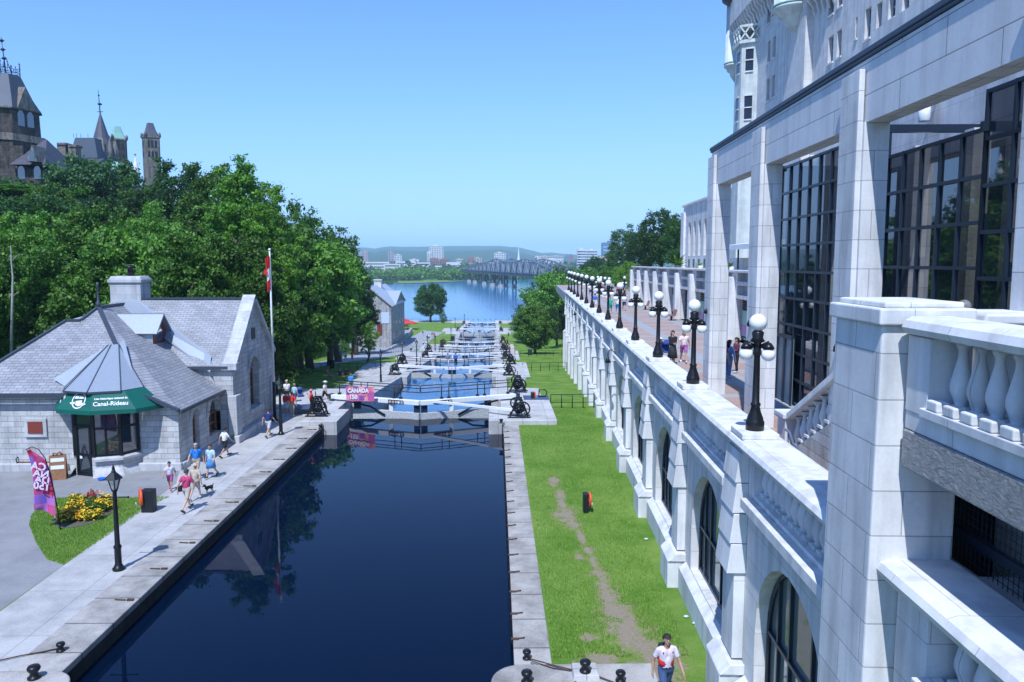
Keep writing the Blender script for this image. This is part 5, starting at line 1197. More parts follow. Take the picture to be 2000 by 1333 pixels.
# saplings, shore tree, right side trees
q = atg(720, 722); tree(q.x, q.y, q.z, 6.2, 3.0, 'loose', 30, 'bright', 'young light green tree on the lawn before the grey footpath', bare=.35, name='sapling', dens=5000)
q = aty(841, 632, 300); tree(q.x, q.y, -12.2, 14.2, 12.6, 'round', 31, 'dark', 'lone dark round tree standing on the riverbank', bare=.16, dens=10000)
q = aty(865, 632, 292); tree(q.x, q.y, -12.2, 4.6, 3.4, 'bush', 32, 'mid', 'small green shrub right of the lone shore tree', bare=.05, name='bush', dens=3000)
q = atg(1045, 692); tree(q.x, q.y, q.z, 9.1, 7.0, 'round', 33, 'bright', 'full round green tree standing on the sloping right lawn', bare=.13, dens=14000)
RT = 'trees beyond the terrace wall'
for a in [(1022, 612, 50, 205, 'round', 34, 'blue', 'small grey green tree at the water edge left of the big trees', -10.8), (1078, 540, 120, 215, 'round', 35, 'mid', 'largest green tree beside the far end of the terrace wall', -9), (1050, 575, 80, 235, 'bush', 36, 'dark', 'dark leafy tree between the river and the terrace wall', -10), (1100, 528, 90, 245, 'round', 37, 'mid', 'tall tree just behind the far end of the coping lamps', -6),
          (1062, 555, 70, 265, 'loose', 38, 'blue', 'greyish tree on the point above the pale riverbank', -10), (1088, 600, 60, 178, 'bush', 39, 'dark', 'dark bush at the foot of the far wall end', -8),
          (1150, 528, 90, 230, 'bush', 40, 'mid', 'green bushy tree behind the farthest promenade lamps', 2), (1195, 520, 70, 200, 'bush', 41, 'mid', 'green bushy tree behind the cluster of four lamps', 4), (1222, 515, 60, 160, 'bush', 42, 'bright', 'light green bush beside the far arcade end', 5.5), (1165, 505, 70, 330, 'bush', 43, 'dark', 'dark trees below the white apartment tower', 4), (1240, 520, 40, 140, 'bush', 44, 'yellow', 'yellow green bush climbing at the arcade corner', 6),
          (1295, 416, 95, 150, 'round', 45, 'dark', 'big dark tree left of the pale hotel wing', 9), (1228, 448, 78, 195, 'loose', 46, 'blue', 'airy grey green tree in front of the glass tower', 8), (1258, 462, 66, 170, 'round', 47, 'dark', 'dark rounded tree between the airy tree and the big dark tree', 9), (1322, 432, 60, 140, 'round', 48, 'dark', 'dark tree touching the end of the hotel wing', 9.5), (1205, 478, 50, 230, 'bush', 49, 'mid', 'mid green tree below the glass tower', 7)]:
    ptree(*a[:7], a[7], a[8], RT, bare=.1, dens=5000)
def palm(px, py, D, lab, s=1.):
    q = aty(px, py, D); t = thing('potted_palm', lab, 'plant', (q.x, q.y, 10.4)); mb = MB(); r = random.Random(px)
    for i in range(26):
        a = r.uniform(0, 6.28); L = s*r.uniform(.8, 1.4); e = r.uniform(.3, 1.3); pts = [(L*f*math.cos(e)*math.cos(a), L*f*math.cos(e)*math.sin(a), .3+L*f*math.sin(e)-.35*L*f*f) for f in (0, .35, .7, 1)]
        sdx, sdy = -math.sin(a)*.09*s, math.cos(a)*.09*s
        for j in range(3):
            p, q2 = pts[j], pts[j+1]; w0, w1_ = (.5, 1, .8)[j], (1, .8, .05)[j]; mb.poly((p[0]-sdx*w0, p[1]-sdy*w0, p[2]), (p[0]+sdx*w0, p[1]+sdy*w0, p[2]), (q2[0]+sdx*w1_, q2[1]+sdy*w1_, q2[2]), (q2[0]-sdx*w1_, q2[1]-sdy*w1_, q2[2]))
    mb.build('fronds', LEAF['yellow'], t); mb = MB(); mb.lathe([(.2, 0), (.3, .1), (.35, .4), (.3, .42)], n=12); mb.build('pot', M['limetrim'], t)
palm(1324, 515, 76, 'big potted palm on the upper terrace parapet', 1.7); palm(1366, 525, 68, 'small leafy plant on the upper terrace left of the far pier', .7); palm(1424, 525, 52, 'small leafy plant on the upper terrace under the awning', .7)
bt = thing('bare_trunk', 'pale dead birch trunk with few bare branches among the left trees', 'tree', aty(22, 640, 56)); p = bt.location; mb = MB(p)
P3 = lambda a, b: aty(a, b, 56); mb.tube([P3(22, 690), P3(24, 590), P3(25, 540), P3(22, 510), P3(21, 480)], [.11, .09, .07, .05, .02], 6)
for a, b, c_ in (((22, 585), (30, 575), (38, 570)), ((24, 572), (18, 580), (18, 590)), ((24, 510), (30, 503), (34, 498)), ((23, 513), (17, 505), (20, 498))): mb.tube([P3(*a), P3(*b), P3(*c_)], [.035, .025, .01], 5)
mb.build('trunk', plain((.42, .40, .37), .8, 0, .3), bt)

# ================================================================== parliament on the hill
def octo(cx, cy, r, ch, rot=R(45)):
    P_ = [(-r+ch, -r), (r-ch, -r), (r, -r+ch), (r, r-ch), (r-ch, r), (-r+ch, r), (-r, r-ch), (-r, -r+ch)]
    return [(cx+a*math.cos(rot)-b*math.sin(rot), cy+a*math.sin(rot)+b*math.cos(rot)) for a, b in P_]
def loft(mb, levels):
    n = len(levels[0][0]); vs = [(x, y, z) for pl, z in levels for x, y in pl]; k = len(levels)
    fs = [(i*n+j, i*n+(j+1) % n, (i+1)*n+(j+1) % n, (i+1)*n+j) for i in range(k-1) for j in range(n)]+[tuple(range(n))[::-1], tuple((k-1)*n+j for j in range(n))]
    mb.add(vs, fs)
def at(px, py, D): return aty(px, py, D)
D = 150; et = thing('gothic_tower', 'dark gothic stone tower with steep slate roof and iron cresting at the left edge', 'tower', at(20, 350, D)); c = Vector(et.location); s = D/FPX
zy = lambda y, d=D: at(20, y, d).z
cx, cy = at(22, 300, D+6).x, D+6
mb = MB(c); rot = R(70); r0 = 44*s
loft(mb, [(octo(cx, cy, r0*1.12, 1.5, rot), zy(420)), (octo(cx, cy, r0*1.12, 1.5, rot), zy(268)), (octo(cx, cy, r0, 1.5, rot), zy(258)), (octo(cx, cy, r0*.98, 1.5, rot), zy(206))]); mb.build('wall', M['gothic'], et)
mb = MB(c)
for y0, y1, k in ((258, 272, 1.17), (203, 208, 1.08)): loft(mb, [(octo(cx, cy, r0*k, 1.6, rot), zy(y1)), (octo(cx, cy, r0*k*.97, 1.5, rot), zy(y0))])
mb.build('string_course', M['gothictrim'], et)
mb = MB(c); loft(mb, [(octo(cx, cy, r0*1.10, 1.8, rot), zy(206)), (octo(cx, cy, r0*.84, 1.5, rot), zy(180)), (octo(cx, cy, r0*.50, .9, rot), zy(136)), (octo(cx, cy, r0*.46, .8, rot), zy(133))]); mb.build('roof', M['leaddark'], et)
for q in range(4):
    a = rot+q*math.pi/2-math.pi/2; dx, dy = math.cos(a), math.sin(a); tx, ty = -dy, dx; X0, Y0 = cx+dx*r0*.99, cy+dy*r0*.99
    mb = MB(c)
    for w, z0, z1 in ((1.1, zy(240), zy(216)),):
        for e in (-1, 1): mb.add([(X0+tx*(e*1.0-.7)+dx*.05, Y0+ty*(e*1.0-.7)+dy*.05, z0), (X0+tx*(e*1.0+.7)+dx*.05, Y0+ty*(e*1.0+.7)+dy*.05, z0), (X0+tx*(e*1.0+.7)+dx*.05, Y0+ty*(e*1.0+.7)+dy*.05, z1), (X0+tx*e*1.0+dx*.05, Y0+ty*e*1.0+dy*.05, z1+1.2), (X0+tx*(e*1.0-.7)+dx*.05, Y0+ty*(e*1.0-.7)+dy*.05, z1)], [(0, 1, 2, 3, 4)])
    mb.build('window', M['glass'], et)
    mb = MB(c); zb, zt = zy(206), zy(160); k = 1.12
    for off, wv in ((0, 2.0),):
        mb.add([(X0*1+dx*.5+tx*wv, Y0+dy*.5+ty*wv, zb), (X0+dx*.5-tx*wv, Y0+dy*.5-ty*wv, zb), (X0+dx*.4, Y0+dy*.4, zt), (cx+dx*r0*.55, cy+dy*r0*.55, zt+.2)], [(0, 1, 2), (0, 2, 3), (1, 3, 2)])
    mb.build('gable', M['gothictrim'], et)
mb = MB(c); top = octo(cx, cy, r0*.46, .8, rot)
for i in range(8):
    a, b = Vector((*top[i], zy(133))), Vector((*top[(i+1) % 8], zy(133))); n = 3 if i % 2 == 0 else 1
    mb.tube([a+Vector((0, 0, .5)), b+Vector((0, 0, .5))], .06, 4); mb.tube([a+Vector((0, 0, 1.1)), b+Vector((0, 0, 1.1))], .05, 4)
    for j in range(n+1):
        q = a.lerp(b, j/n); mb.tube([q, q+Vector((0, 0, 2.6 if j == 0 else 1.7))], .05, 4); mb.ell(q+Vector((0, 0, 2.2 if j == 0 else 1.5)), .13, 6, 4)
p0 = Vector((cx, cy, zy(133))); mb.tube([p0, (cx-.5, cy, zy(55))], [.16, .06], 6)
for y in (62, 80, 98): q = p0.lerp(Vector((cx-.5, cy, zy(55))), (133-y)/(133-55)); mb.ell(q, (.38, .38, .3), 8, 6); mb.tube([q-Vector((.6, 0, 0)), q+Vector((.6, 0, 0))], .06, 5)
for i in range(4): a = i*math.pi/2+rot; mb.tube([p0+Vector((1.5*math.cos(a), 1.5*math.sin(a), 0)), p0+Vector((.1, 0, 3.5))], .05, 4)
mb.build('cresting', M['frame'], et)
eb = thing('gothic_block', 'dark gothic parliament block with purple slate roof, dormers and chimneys', 'building', at(70, 350, 165)); c = Vector(eb.location)
def boxpx(mb, x0, x1, y0, y1, D0, dep, t=0, tx=None):
    a, b = at(x0, y1, D0), at(x1, y0, D0); mb.box(a.x, b.x, D0, D0+dep, a.z, b.z, t, tx)
mb = MB(c); boxpx(mb, -60, 85, 330, 430, 142, 14); boxpx(mb, -60, 45, 285, 340, 143, 10); boxpx(mb, 84, 165, 335, 430, 168, 16); mb.build('wall', M['gothic'], eb)
def gableroof(mb, x0, x1, ye, yr, D0, dep, hip=0):
    a, b = at(x0, ye, D0), at(x1, ye, D0); zr = at(0, yr, D0).z; y2 = D0+dep; ym = D0+dep/2
    mb.add([(a.x, D0-.3, a.z), (b.x, D0-.3, a.z), (b.x, y2, a.z), (a.x, y2, a.z), (a.x+hip, ym, zr), (b.x-hip, ym, zr)], [(0, 1, 5, 4), (2, 3, 4, 5), (1, 2, 5), (3, 0, 4), (0, 3, 2, 1)])
mb = MB(c); gableroof(mb, 84, 168, 336, 300, 168, 16); gableroof(mb, 20, 90, 322, 262, 141, 12, 3); mb.build('roof', M['slatedark'], eb)
mb = MB(c); boxpx(mb, 113, 127, 280, 322, 172, 2.2); boxpx(mb, 135, 147, 284, 322, 172, 2.2); boxpx(mb, 111, 129, 279, 283, 171.8, 2.6); boxpx(mb, 133, 149, 283, 287, 171.8, 2.6); mb.build('chimney', M['gothictrim'], eb)
for x in (103, 124, 62):
    d0 = 166 if x > 90 else 139.5; mb = MB(c); w = 5 if x > 90 else 11; yb, ym, yt = (334, 326, 317) if x > 90 else (316, 300, 283); A, B, C_ = at(x-w, yb, d0), at(x+w, yb, d0), at(x, yt, d0)
    mb.prism([(A.x, A.z), (B.x, A.z), (C_.x, C_.z)], 'y', d0, d0+4); mb.build('dormer', M['gothictrim'] if x < 90 else M['slatedark'], eb)
    mb = MB(c); A, B = at(x-w*.4, yb-1, d0-.05), at(x+w*.4, yt+(yb-yt)*.4, d0-.05); mb.box(A.x, B.x, d0-.06, d0-.02, A.z, B.z); mb.build('dormer_window', M['glass'], eb)
mb = MB(c)
for x in (20, 52): archpane(mb, lambda a, z, d: (at(a, 0, 141.9).x, 141.9, z), x, 7, at(0, 350, 141.9).z, at(0, 335, 141.9).z, 0, rise=1.0)
mb.build('window', M['glass'], eb)
D = 300
def sqtower(name, lab, x0, x1, ytop, yeave, roofm, stone):
    p = at((x0+x1)/2, 380, D); t = thing('gothic_tower', lab, 'tower', p); c = Vector(p); w = (x1-x0)/2*D/FPX*.74; z = lambda y: at(0, y, D).z; rt = R(33); mb = MB(c)
    loft(mb, [(octo(p.x, D, w, .5, rt), z(380)), (octo(p.x, D, w, .5, rt), z(yeave))]); mb.build('wall', M[stone], t)
    mb = MB(c); loft(mb, [(octo(p.x, D, w*1.08, .5, rt), z(yeave+2)), (octo(p.x, D, w*1.08, .5, rt), z(yeave-1))])
    for i in (0, 2, 4, 6): q = octo(p.x, D, w, .5, rt)[i]; mb.tube([(q[0], q[1], z(yeave)), (q[0], q[1], z(yeave-7)), (q[0], q[1], z(yeave-10))], [.55, .5, .05], 6)
    mb.build('parapet', M['gothictrim'], t)
    mb = MB(c); loft(mb, [(octo(p.x, D, w*.98, .5, rt), z(yeave-1)), (octo(p.x, D, w*.62, .4, rt), z((yeave+ytop)/2)), (octo(p.x, D, w*.36, .2, rt), z(ytop))]); mb.build('roof', roofm, t)
    for q in range(4):
        a = rt+q*math.pi/2-math.pi/2; dx, dy = math.cos(a), math.sin(a); mb = MB(c)
        for e in (-1, 0, 1):
            bx, by = p.x+dx*(w+.05)-dy*e*w*.45, D+dy*(w+.05)+dx*e*w*.45
            for ya, yb in ((yeave+9, yeave+22), (yeave+30, yeave+40)): mb.add([(bx+dy*w*.14, by-dx*w*.14, z(yb)), (bx-dy*w*.14, by+dx*w*.14, z(yb)), (bx-dy*w*.14, by+dx*w*.14, z(ya)), (bx, by, z(ya-3)), (bx+dy*w*.14, by-dx*w*.14, z(ya))], [(0, 1, 2, 3, 4)])
        mb.build('window', M['dark'], t)
sqtower('a', 'square stone tower with pale green copper roof on the hill', 217, 254, 247, 273, M['copper'], 'gothic')
sqtower('b', 'square stone tower with dark slate roof, rightmost on the hill', 281, 318, 240, 268, M['slatedark'], 'gothictrim')
D = 280; p = at(186, 330, D); t = thing('gothic_rotunda', 'dark steep conical spire with ring of small gables on the hill', 'tower', p); c = Vector(p); z = lambda y: at(0, y, D).z; k = D/FPX; X = at(184, 0, D).x; mb = MB(c)
mb.lathe([(27*k, z(345)-c.z), (26*k, z(300)-c.z), (14*k, z(270)-c.z), (1.2*k, z(222)-c.z)], (X, D, c.z), 12, False); mb.build('roof', M['slatedark'], t)
mb = MB(c)
for i in range(12):
    a = 2*math.pi*i/12; r = 24*k; x, y = X+r*math.cos(a), D+r*math.sin(a); mb.tube([(x, y, z(318)), (x, y, z(296)), (x*.97+X*.03, y*.97+D*.03, z(272))], [.9, .8, .05], 5)
mb.build('pinnacles', M['gothictrim'], t)
mb = MB(c); mb.tube([(X, D, z(224)), (X-.3, D, z(175))], [.22, .08], 5); mb.tube([(X-1, D, z(218)), (X+1, D, z(218))], .12, 5); mb.ell((X, D, z(203)), (.8, .8, .4), 8, 5); mb.ell((X-.2, D, z(186)), .35, 8, 5); mb.build('mast', M['frame'], t)
p = at(160, 330, 270); t = thing('gothic_pavilion', 'dark flat topped mansard roof pavilion beside the conical spire', 'building', p); c = Vector(p); mb = MB(c); a = at(144, 320, 270); b = at(180, 268, 270); mb.box(a.x-1.5, b.x+1.5, 270, 282, a.z-10, a.z+2, 0); mb.build('wall', M['gothic'], t)
mb = MB(c); mb.box(a.x-1.5, b.x+1.5, 270, 282, a.z+2, b.z, 1.6); mb.build('roof', M['leaddark'], t); mb = MB(c)
for x in (144, 150, 158, 172): q = at(x, 269, 272); mb.tube([q, q+Vector((0, 0, 1.3))], .08, 4)
mb.build('finial', M['frame'], t)
p = at(235, 350, 255); t = thing('copper_roof', 'long pale green copper roof rising behind the trees', 'building', p); c = Vector(p); mb = MB(c)
A = [at(x, y, d) for x, y, d in ((190, 362, 250), (278, 362, 250), (240, 318, 262), (196, 312, 262))]; mb.slab(A, .4); A2_ = [at(x, y, d) for x, y, d in ((86, 320, 300), (150, 322, 300), (150, 303, 306), (86, 296, 306))]; mb.slab(A2_, .4); mb.build('roof', M['copper'], t); mb = MB(c); a = at(190, 400, 251); b = at(278, 361, 251); mb.box(a.x, b.x, 250.5, 262, a.z, b.z); mb.build('wall', M['gothic'], t)
p = at(266, 345, 252); t = thing('stone_turret', 'small pale conical stone turret with cross finial on the hill', 'turret', p); c = Vector(p); k = 252/FPX; mb = MB(c); mb.lathe([(6*k, -12), (6*k, -.2), (7.5*k, 0), (7.5*k, .3), (.8*k, 6.2)], c, 10); mb.build('spire', M['limewall'], t); mb = MB(c); q = c+Vector((0, 0, 6)); mb.tube([q, q+Vector((0, 0, 1.2))], .1, 4); mb.tube([q+Vector((-.4, 0, .8)), q+Vector((.4, 0, .8))], .1, 4); mb.build('cross', M['iron'], t)

# ================================================================== old stone building by the river
bx = thing('commissariat', 'old tall grey stone building with pale metal roof near the river', 'building', (-30, 195, -9)); c = Vector((-30, 195, -9))
X1, X0, XR, Y0, Y1, YG = -25.4, -35.6, -30.5, 186, 213, 202; zb = -11; ze = aty(764, 596, 186).z; zr = ze+4.4; zg = ze+2.7
mb = MB(c); mb.box(X0, X1, Y0, Y1, zb, ze); mb.prism([(X0, ze), (X1, ze), (XR, zr-.15)], 'y', Y0, Y0+.4); mb.prism([(192, ze), (212, ze), (YG, zg-.1)], 'x', X1-.4, X1); mb.build('wall', M['barracks'], bx)
mb = MB(c); mb.slab([(X1+.5, Y0-.5, ze-.25), (X1+.5, Y1, ze-.25), (XR, Y1, zr), (XR, Y0-.5, zr)], .25); mb.slab([(XR, Y0-.5, zr), (XR, Y1, zr), (X0-.5, Y1, ze-.25), (X0-.5, Y0-.5, ze-.25)], .25)
mb.slab([(X1+.5, YG-10.5, ze-.1), (X1+.5, YG, zg+.15), (XR+1.6, YG, zg+.15), (X1-.2, YG-10.5, ze-.1)], .2); mb.slab([(X1+.5, YG, zg+.15), (X1+.5, YG+10.5, ze-.1), (X1-.2, YG+10.5, ze-.1), (XR+1.6, YG, zg+.15)], .2)
mb.build('roof', plain((.50, .52, .53), .4, .2), bx)
mb = MB(c); mb.box(XR-.9, XR+.9, 199, 200.8, zr-1.5, aty(753, 547, 200).z); mb.box(XR-1.05, XR+1.05, 198.8, 201, aty(753, 548, 200).z, aty(753, 546, 200).z); mb.build('chimney', M['limewall'], bx)
for yy_ in (190, 196, 202, 208):
    for zz in (.12, .42, .72): mb = MB(c); z_ = zb+2+(ze-zb-2)*zz; mb.box(X1-.05, X1+.05, yy_-.55, yy_+.55, z_, z_+1.7); mb.build('window', M['glass'], bx)
mb = MB(c); a, b = aty(745, 632, Y0), aty(760, 610, Y0); mb.box(a.x, b.x, Y0-.12, Y0-.02, a.z, b.z); mb.build('mural', plain((.55, .66, .78), .6, 0, .3), bx)
mb = MB(c); a, b = aty(737, 655, Y0), aty(746, 634, Y0); mb.box(a.x, b.x, Y0-.15, Y0-.02, a.z, b.z); mb.build('door', M['maroon'], bx)
def parasol(px, py, lab, colr, s=1.):
    q = atg(px, py); t = thing('parasol', lab, 'umbrella', q); mb = MB(); n = 8; pr = [(1.9*s*math.cos(2*math.pi*i/n), 1.9*s*math.sin(2*math.pi*i/n), 2.2) for i in range(n)]; mb.add(pr+[(0, 0, 3.0)]+[(x, y, 2.0) for x, y, z_ in pr], [(i, (i+1) % n, n) for i in range(n)]+[(i, (i+1) % n, n+1+(i+1) % n, n+1+i) for i in range(n)]); mb.build('canopy', colr, t)
    mb = MB(); mb.tube([(0, 0, 0), (0, 0, 3.0)], .04, 6); mb.lathe([(.3, 0), (.3, .06), (.05, .1)], n=10); mb.build('pole', M['iron'], t); mb = MB(); mb.lathe([(.5, .70), (.5, .75)], n=12); mb.tube([(.3, .3, 0), (.3, .3, .7)], .03, 5); mb.tube([(-.3, -.3, 0), (-.3, -.3, .7)], .03, 5); mb.build('table', M['whitep'], t)
ore = plain((.62, .05, .03), .6)
parasol(755, 654, 'red cafe parasol in front of the old stone building', ore, 1.3); parasol(796, 644, 'large red cafe parasol right of the old stone building', ore, 1.9); parasol(710, 657, 'white cafe parasol under the trees left of the stone building', M['whitep'], 2.); parasol(786, 638, 'smaller red parasol half hidden behind the large red one', ore, 1.3)

# ================================================================== bridge over the river
br = thing('steel_bridge', 'long grey steel cantilever truss bridge on stone piers across the river', 'bridge', (0, 640, -13)); c = Vector((0, 640, -13))
E0, E1 = Vector((64, 470, .1)), Vector((-38, 1010, .1)); dv = E1-E0; nrm = Vector((-dv.y, dv.x, 0)).normalized()
def onb(px):                      # point of the deck line at picture column px
    lo, hi = 0., 1.
    for _ in range(40):
        m_ = (lo+hi)/2; q = E0+dv*m_; f = q-Vector((0, 0, CAMZ)); x = 1000+FPX*f.dot(_R)/f.dot(_F)
        if x > px: lo = m_
        else: hi = m_
    return lo
tl = plain((.17, .20, .25), .6, .1); mb = MB(c); mb.bar(E0, E1, 17, 2.2); mb.bar(E0+Vector((0, 0, 1.6)), E1+Vector((0, 0, 1.6)), 17.6, .5); mb.build('deck', plain((.05, .06, .08), .6), br)
prof_b = [(1100, 526), (1087, 522), (1062, 511), (1041, 506), (1025, 512), (1010, 513.5), (997, 510), (986, 505), (972, 511), (955, 515), (935, 519), (920, 526)]
tp = [(onb(px), px, y) for px, y in prof_b]; mb = MB(c)
def htop(t):
    for i in range(len(tp)-1):
        if tp[i][0] <= t <= tp[i+1][0]:
            f = (t-tp[i][0])/(tp[i+1][0]-tp[i][0]); px = tp[i][1]*(1-f)+tp[i+1][1]*f; y = tp[i][2]*(1-f)+tp[i+1][2]*f; return aty(px, y, (E0+dv*t).y).z
    return 3
t0, t1 = tp[0][0], tp[-1][0]; N = 34
for side in (-8, 8):
    o_ = nrm*side; prev = None
    for i in range(N+1):
        t_ = t0+(t1-t0)*i/N; b_ = E0+dv*t_+o_; u_ = Vector((b_.x, b_.y, max(htop(t_), 3.2))); mb.bar(b_, u_, .9, .9) if i % 1 == 0 else None
        if prev: mb.bar(prev[1], u_, .9, .9); (mb.bar(prev[0], u_, .7, .7) if i % 2 else mb.bar(prev[1], b_, .7, .7))
        prev = (b_, u_)
for i in range(0, N+1, 3): t_ = t0+(t1-t0)*i/N; h_ = max(htop(t_), 3.2); a_ = E0+dv*t_; mb.bar(Vector((a_.x, a_.y, h_))+nrm*8, Vector((a_.x, a_.y, h_))-nrm*8, .6, .6)
mb.build('truss', tl, br)
for px, y in ((990, 574), (974, 570), (957, 562), (938, 557), (926, 553)):
    t_ = onb(px+1); b_ = E0+dv*t_
    for s_ in (-7, 7):
        q = b_+nrm*s_; mb = MB(c); mb.box(q.x-2.6, q.x+2.6, q.y-4, q.y+4, -16, -10, .5); mb.cur = 0; mb.build('stone_pier', M['barracks'], br)
        mb = MB(c); mb.bar(Vector((q.x-1.8, q.y, -10)), Vector((q.x-1.2, q.y, -1)), 1.6, 2.4); mb.bar(Vector((q.x+1.8, q.y, -10)), Vector((q.x+1.2, q.y, -1)), 1.6, 2.4); mb.bar((q.x-1.8, q.y, -9), (q.x+1.4, q.y, -1.5), .6, .6); mb.bar((q.x+1.8, q.y, -9), (q.x-1.4, q.y, -1.5), .6, .6); mb.build('pier_legs', plain((.035, .04, .05), .6), br)

# ================================================================== far shore, city, hills
mb = MB(); sh = [atz(x, y, -12.6) for x, y in ((-2200, 556), (700, 556), (770, 554.5), (830, 553.3), (880, 551.5), (925, 548.5), (960, 546.5), (1020, 544), (1060, 545), (1120, 548), (2600, 548))]
far = [(9000, 10000, -12.6), (-9000, 10000, -12.6)]; mb.poly(*([tuple(p) for p in sh]+far)); tag(mb.build('far_shore', M['forest']), None, kind='structure')
mb = MB(); mb.poly(*[tuple(atz(x, y, -12.5)) for x, y in ((776, 553.6), (830, 552.4), (880, 550.6), (922, 547.8), (918, 543.5), (780, 545))]); tag(mb.build('far_lawn', M['grass']), None, kind='structure')
mb = MB(); a = [atz(x, y, -12.4) for x, y in ((770, 554), (830, 552.8), (880, 551), (925, 548.2))]
for i in range(3): mb.bar(a[i], a[i+1], 3, 1.2)
tag(mb.build('shore_stones', M['barracks']), None, kind='structure')
q = [atz(x, y, -12.7) for x, y in ((1018, 585), (1030, 590), (1056, 590), (1060, 578), (1040, 574))]; mb = MB(); mb.poly(*[tuple(p) for p in q]); tag(mb.build('river_bank', plain((.42, .41, .38), .9)), None, kind='structure')
def wood(name, lst, n, size, m, lab):
    C = []; Q = []
    for x, y, z, w, h in lst:
        for i in range(9):
            a, r = random.random()*6.28, random.random()**.5*w*.34; zz = random.random(); C.append((x+r*math.cos(a), y+r*math.sin(a), z+h*(.25+.6*zz))); Q.append(w*(.18+.12*random.random()))
    o = link(leaves_mesh(name, leaves_np(C, Q, n, size), m), name); tag(o, lab, 'trees', kind='stuff')
L = []
for i in range(60): px = random.uniform(776, 925); D = random.uniform(1010, 1110); q = aty(px, 540, D); L.append((q.x, D, -12.6, random.uniform(14, 22), random.uniform(9, 17)))
for i in range(40): px = random.uniform(905, 1120); D = random.uniform(1040, 1200); q = aty(px, 540, D); L.append((q.x, D, -12.6, random.uniform(14, 22), random.uniform(10, 17)))
for i in range(30): px = random.uniform(650, 800); D = random.uniform(980, 1150); q = aty(px, 540, D); L.append((q.x, D, -12.6, random.uniform(14, 22), random.uniform(10, 16)))
wood('shoreline_trees', L, 26000, 2.0, LEAF['mid'], 'belt of rounded green trees along the far river shore')
L = []
for i in range(420): px = random.uniform(560, 1260); D = 1250+2900*random.random()**1.3; q = aty(px, 540, D); L.append((q.x, D, -12.6+(D-1200)*.005, random.uniform(26, 50), random.uniform(9, 17)))
wood('city_trees', L, 36000, 5.0, LEAF['blue'], 'distant greenery between the buildings of the far city')
hz = lambda x, k: 0
def ridge(name, pts, D, dep, m):
    top = [aty(px, y, D) for px, y in pts]; n = len(top); mb = MB(); vs = []
    for j, (f, g_) in enumerate(((0, 0), (.35, .45), (.7, .85), (1, 1), (1.8, .2))):
        for i, t_ in enumerate(top): vs.append((t_.x*(1-.25*(1-f)), D-dep*(1-f), -14+(t_.z+14)*g_+(random.uniform(-4, 4) if 0 < j < 3 else 0)))
    mb.add(vs, [(j*n+i, j*n+i+1, (j+1)*n+i+1, (j+1)*n+i) for j in range(4) for i in range(n-1)], True); tag(mb.build(name, m), None, kind='structure')
hp = [(-200, 488), (300, 486), (560, 488), (640, 489), (690, 487), (705, 483.5), (718, 484), (733, 486), (748, 483), (765, 481.5), (790, 482.5), (830, 482), (880, 480.8), (930, 480.5), (980, 481), (1015, 484), (1040, 490), (1058, 494.5), (1075, 493.5), (1100, 496), (1150, 499), (1300, 500), (2200, 498)]
ridge('far_hills', hp, 7500, 3000, M['forest'])
ridge('near_hills', [(x, y+8+random.uniform(-1.5, 1.5)) for x, y in hp if x < 1030]+[(1060, 504), (1200, 505), (2200, 504)], 5200, 1800, M['forest'])
def tower_blk(px0, px1, yt, D, colr, lab, dep=None, cat='building', win=True, base=-13, name='city_building', step=None, wm=None):
    a, b = aty(px0, yt, D), aty(px1, yt, D); w = b.x-a.x; dep = dep or w*.8; t = thing(name, lab, cat, ((a.x+b.x)/2, D, base)); c = Vector(t.location); mb = MB(c)
    mb.box(a.x, b.x, D, D+dep, base, a.z); mb.build('wall', colr, t); mb = MB(c); mb.box(a.x+w*.3, a.x+w*.6, D+dep*.3, D+dep*.7, a.z, a.z+max(1.5, (a.z-base)*.05)); mb.build('roof_plant', colr, t)
    if win:
        mb = MB(c); fh = max(3.4, D/430); n = int((a.z-base-1)/fh); nc = max(2, int(w/(fh*1.3)))
        for i in range(n):
            z = base+1+fh*i
            if step == 'band': mb.box(a.x+.2, b.x-.2, D-.15, D-.02, z+fh*.3, z+fh*.75)
            else:
                for j in range(nc): x = a.x+w*(j+.22)/nc; mb.box(x, x+w*.56/nc, D-.15, D-.02, z+fh*.3, z+fh*.8)
        mb.build('windows', wm or M['glass'], t)['kind'] = 'stuff'
    return t
wht = plain((.62, .61, .58), .7, 0, .1); grey = plain((.38, .39, .41), .7); brick = plain((.28, .11, .08), .8); tan = plain((.48, .42, .36), .8); blu = plain((.16, .24, .33), .3, .2)
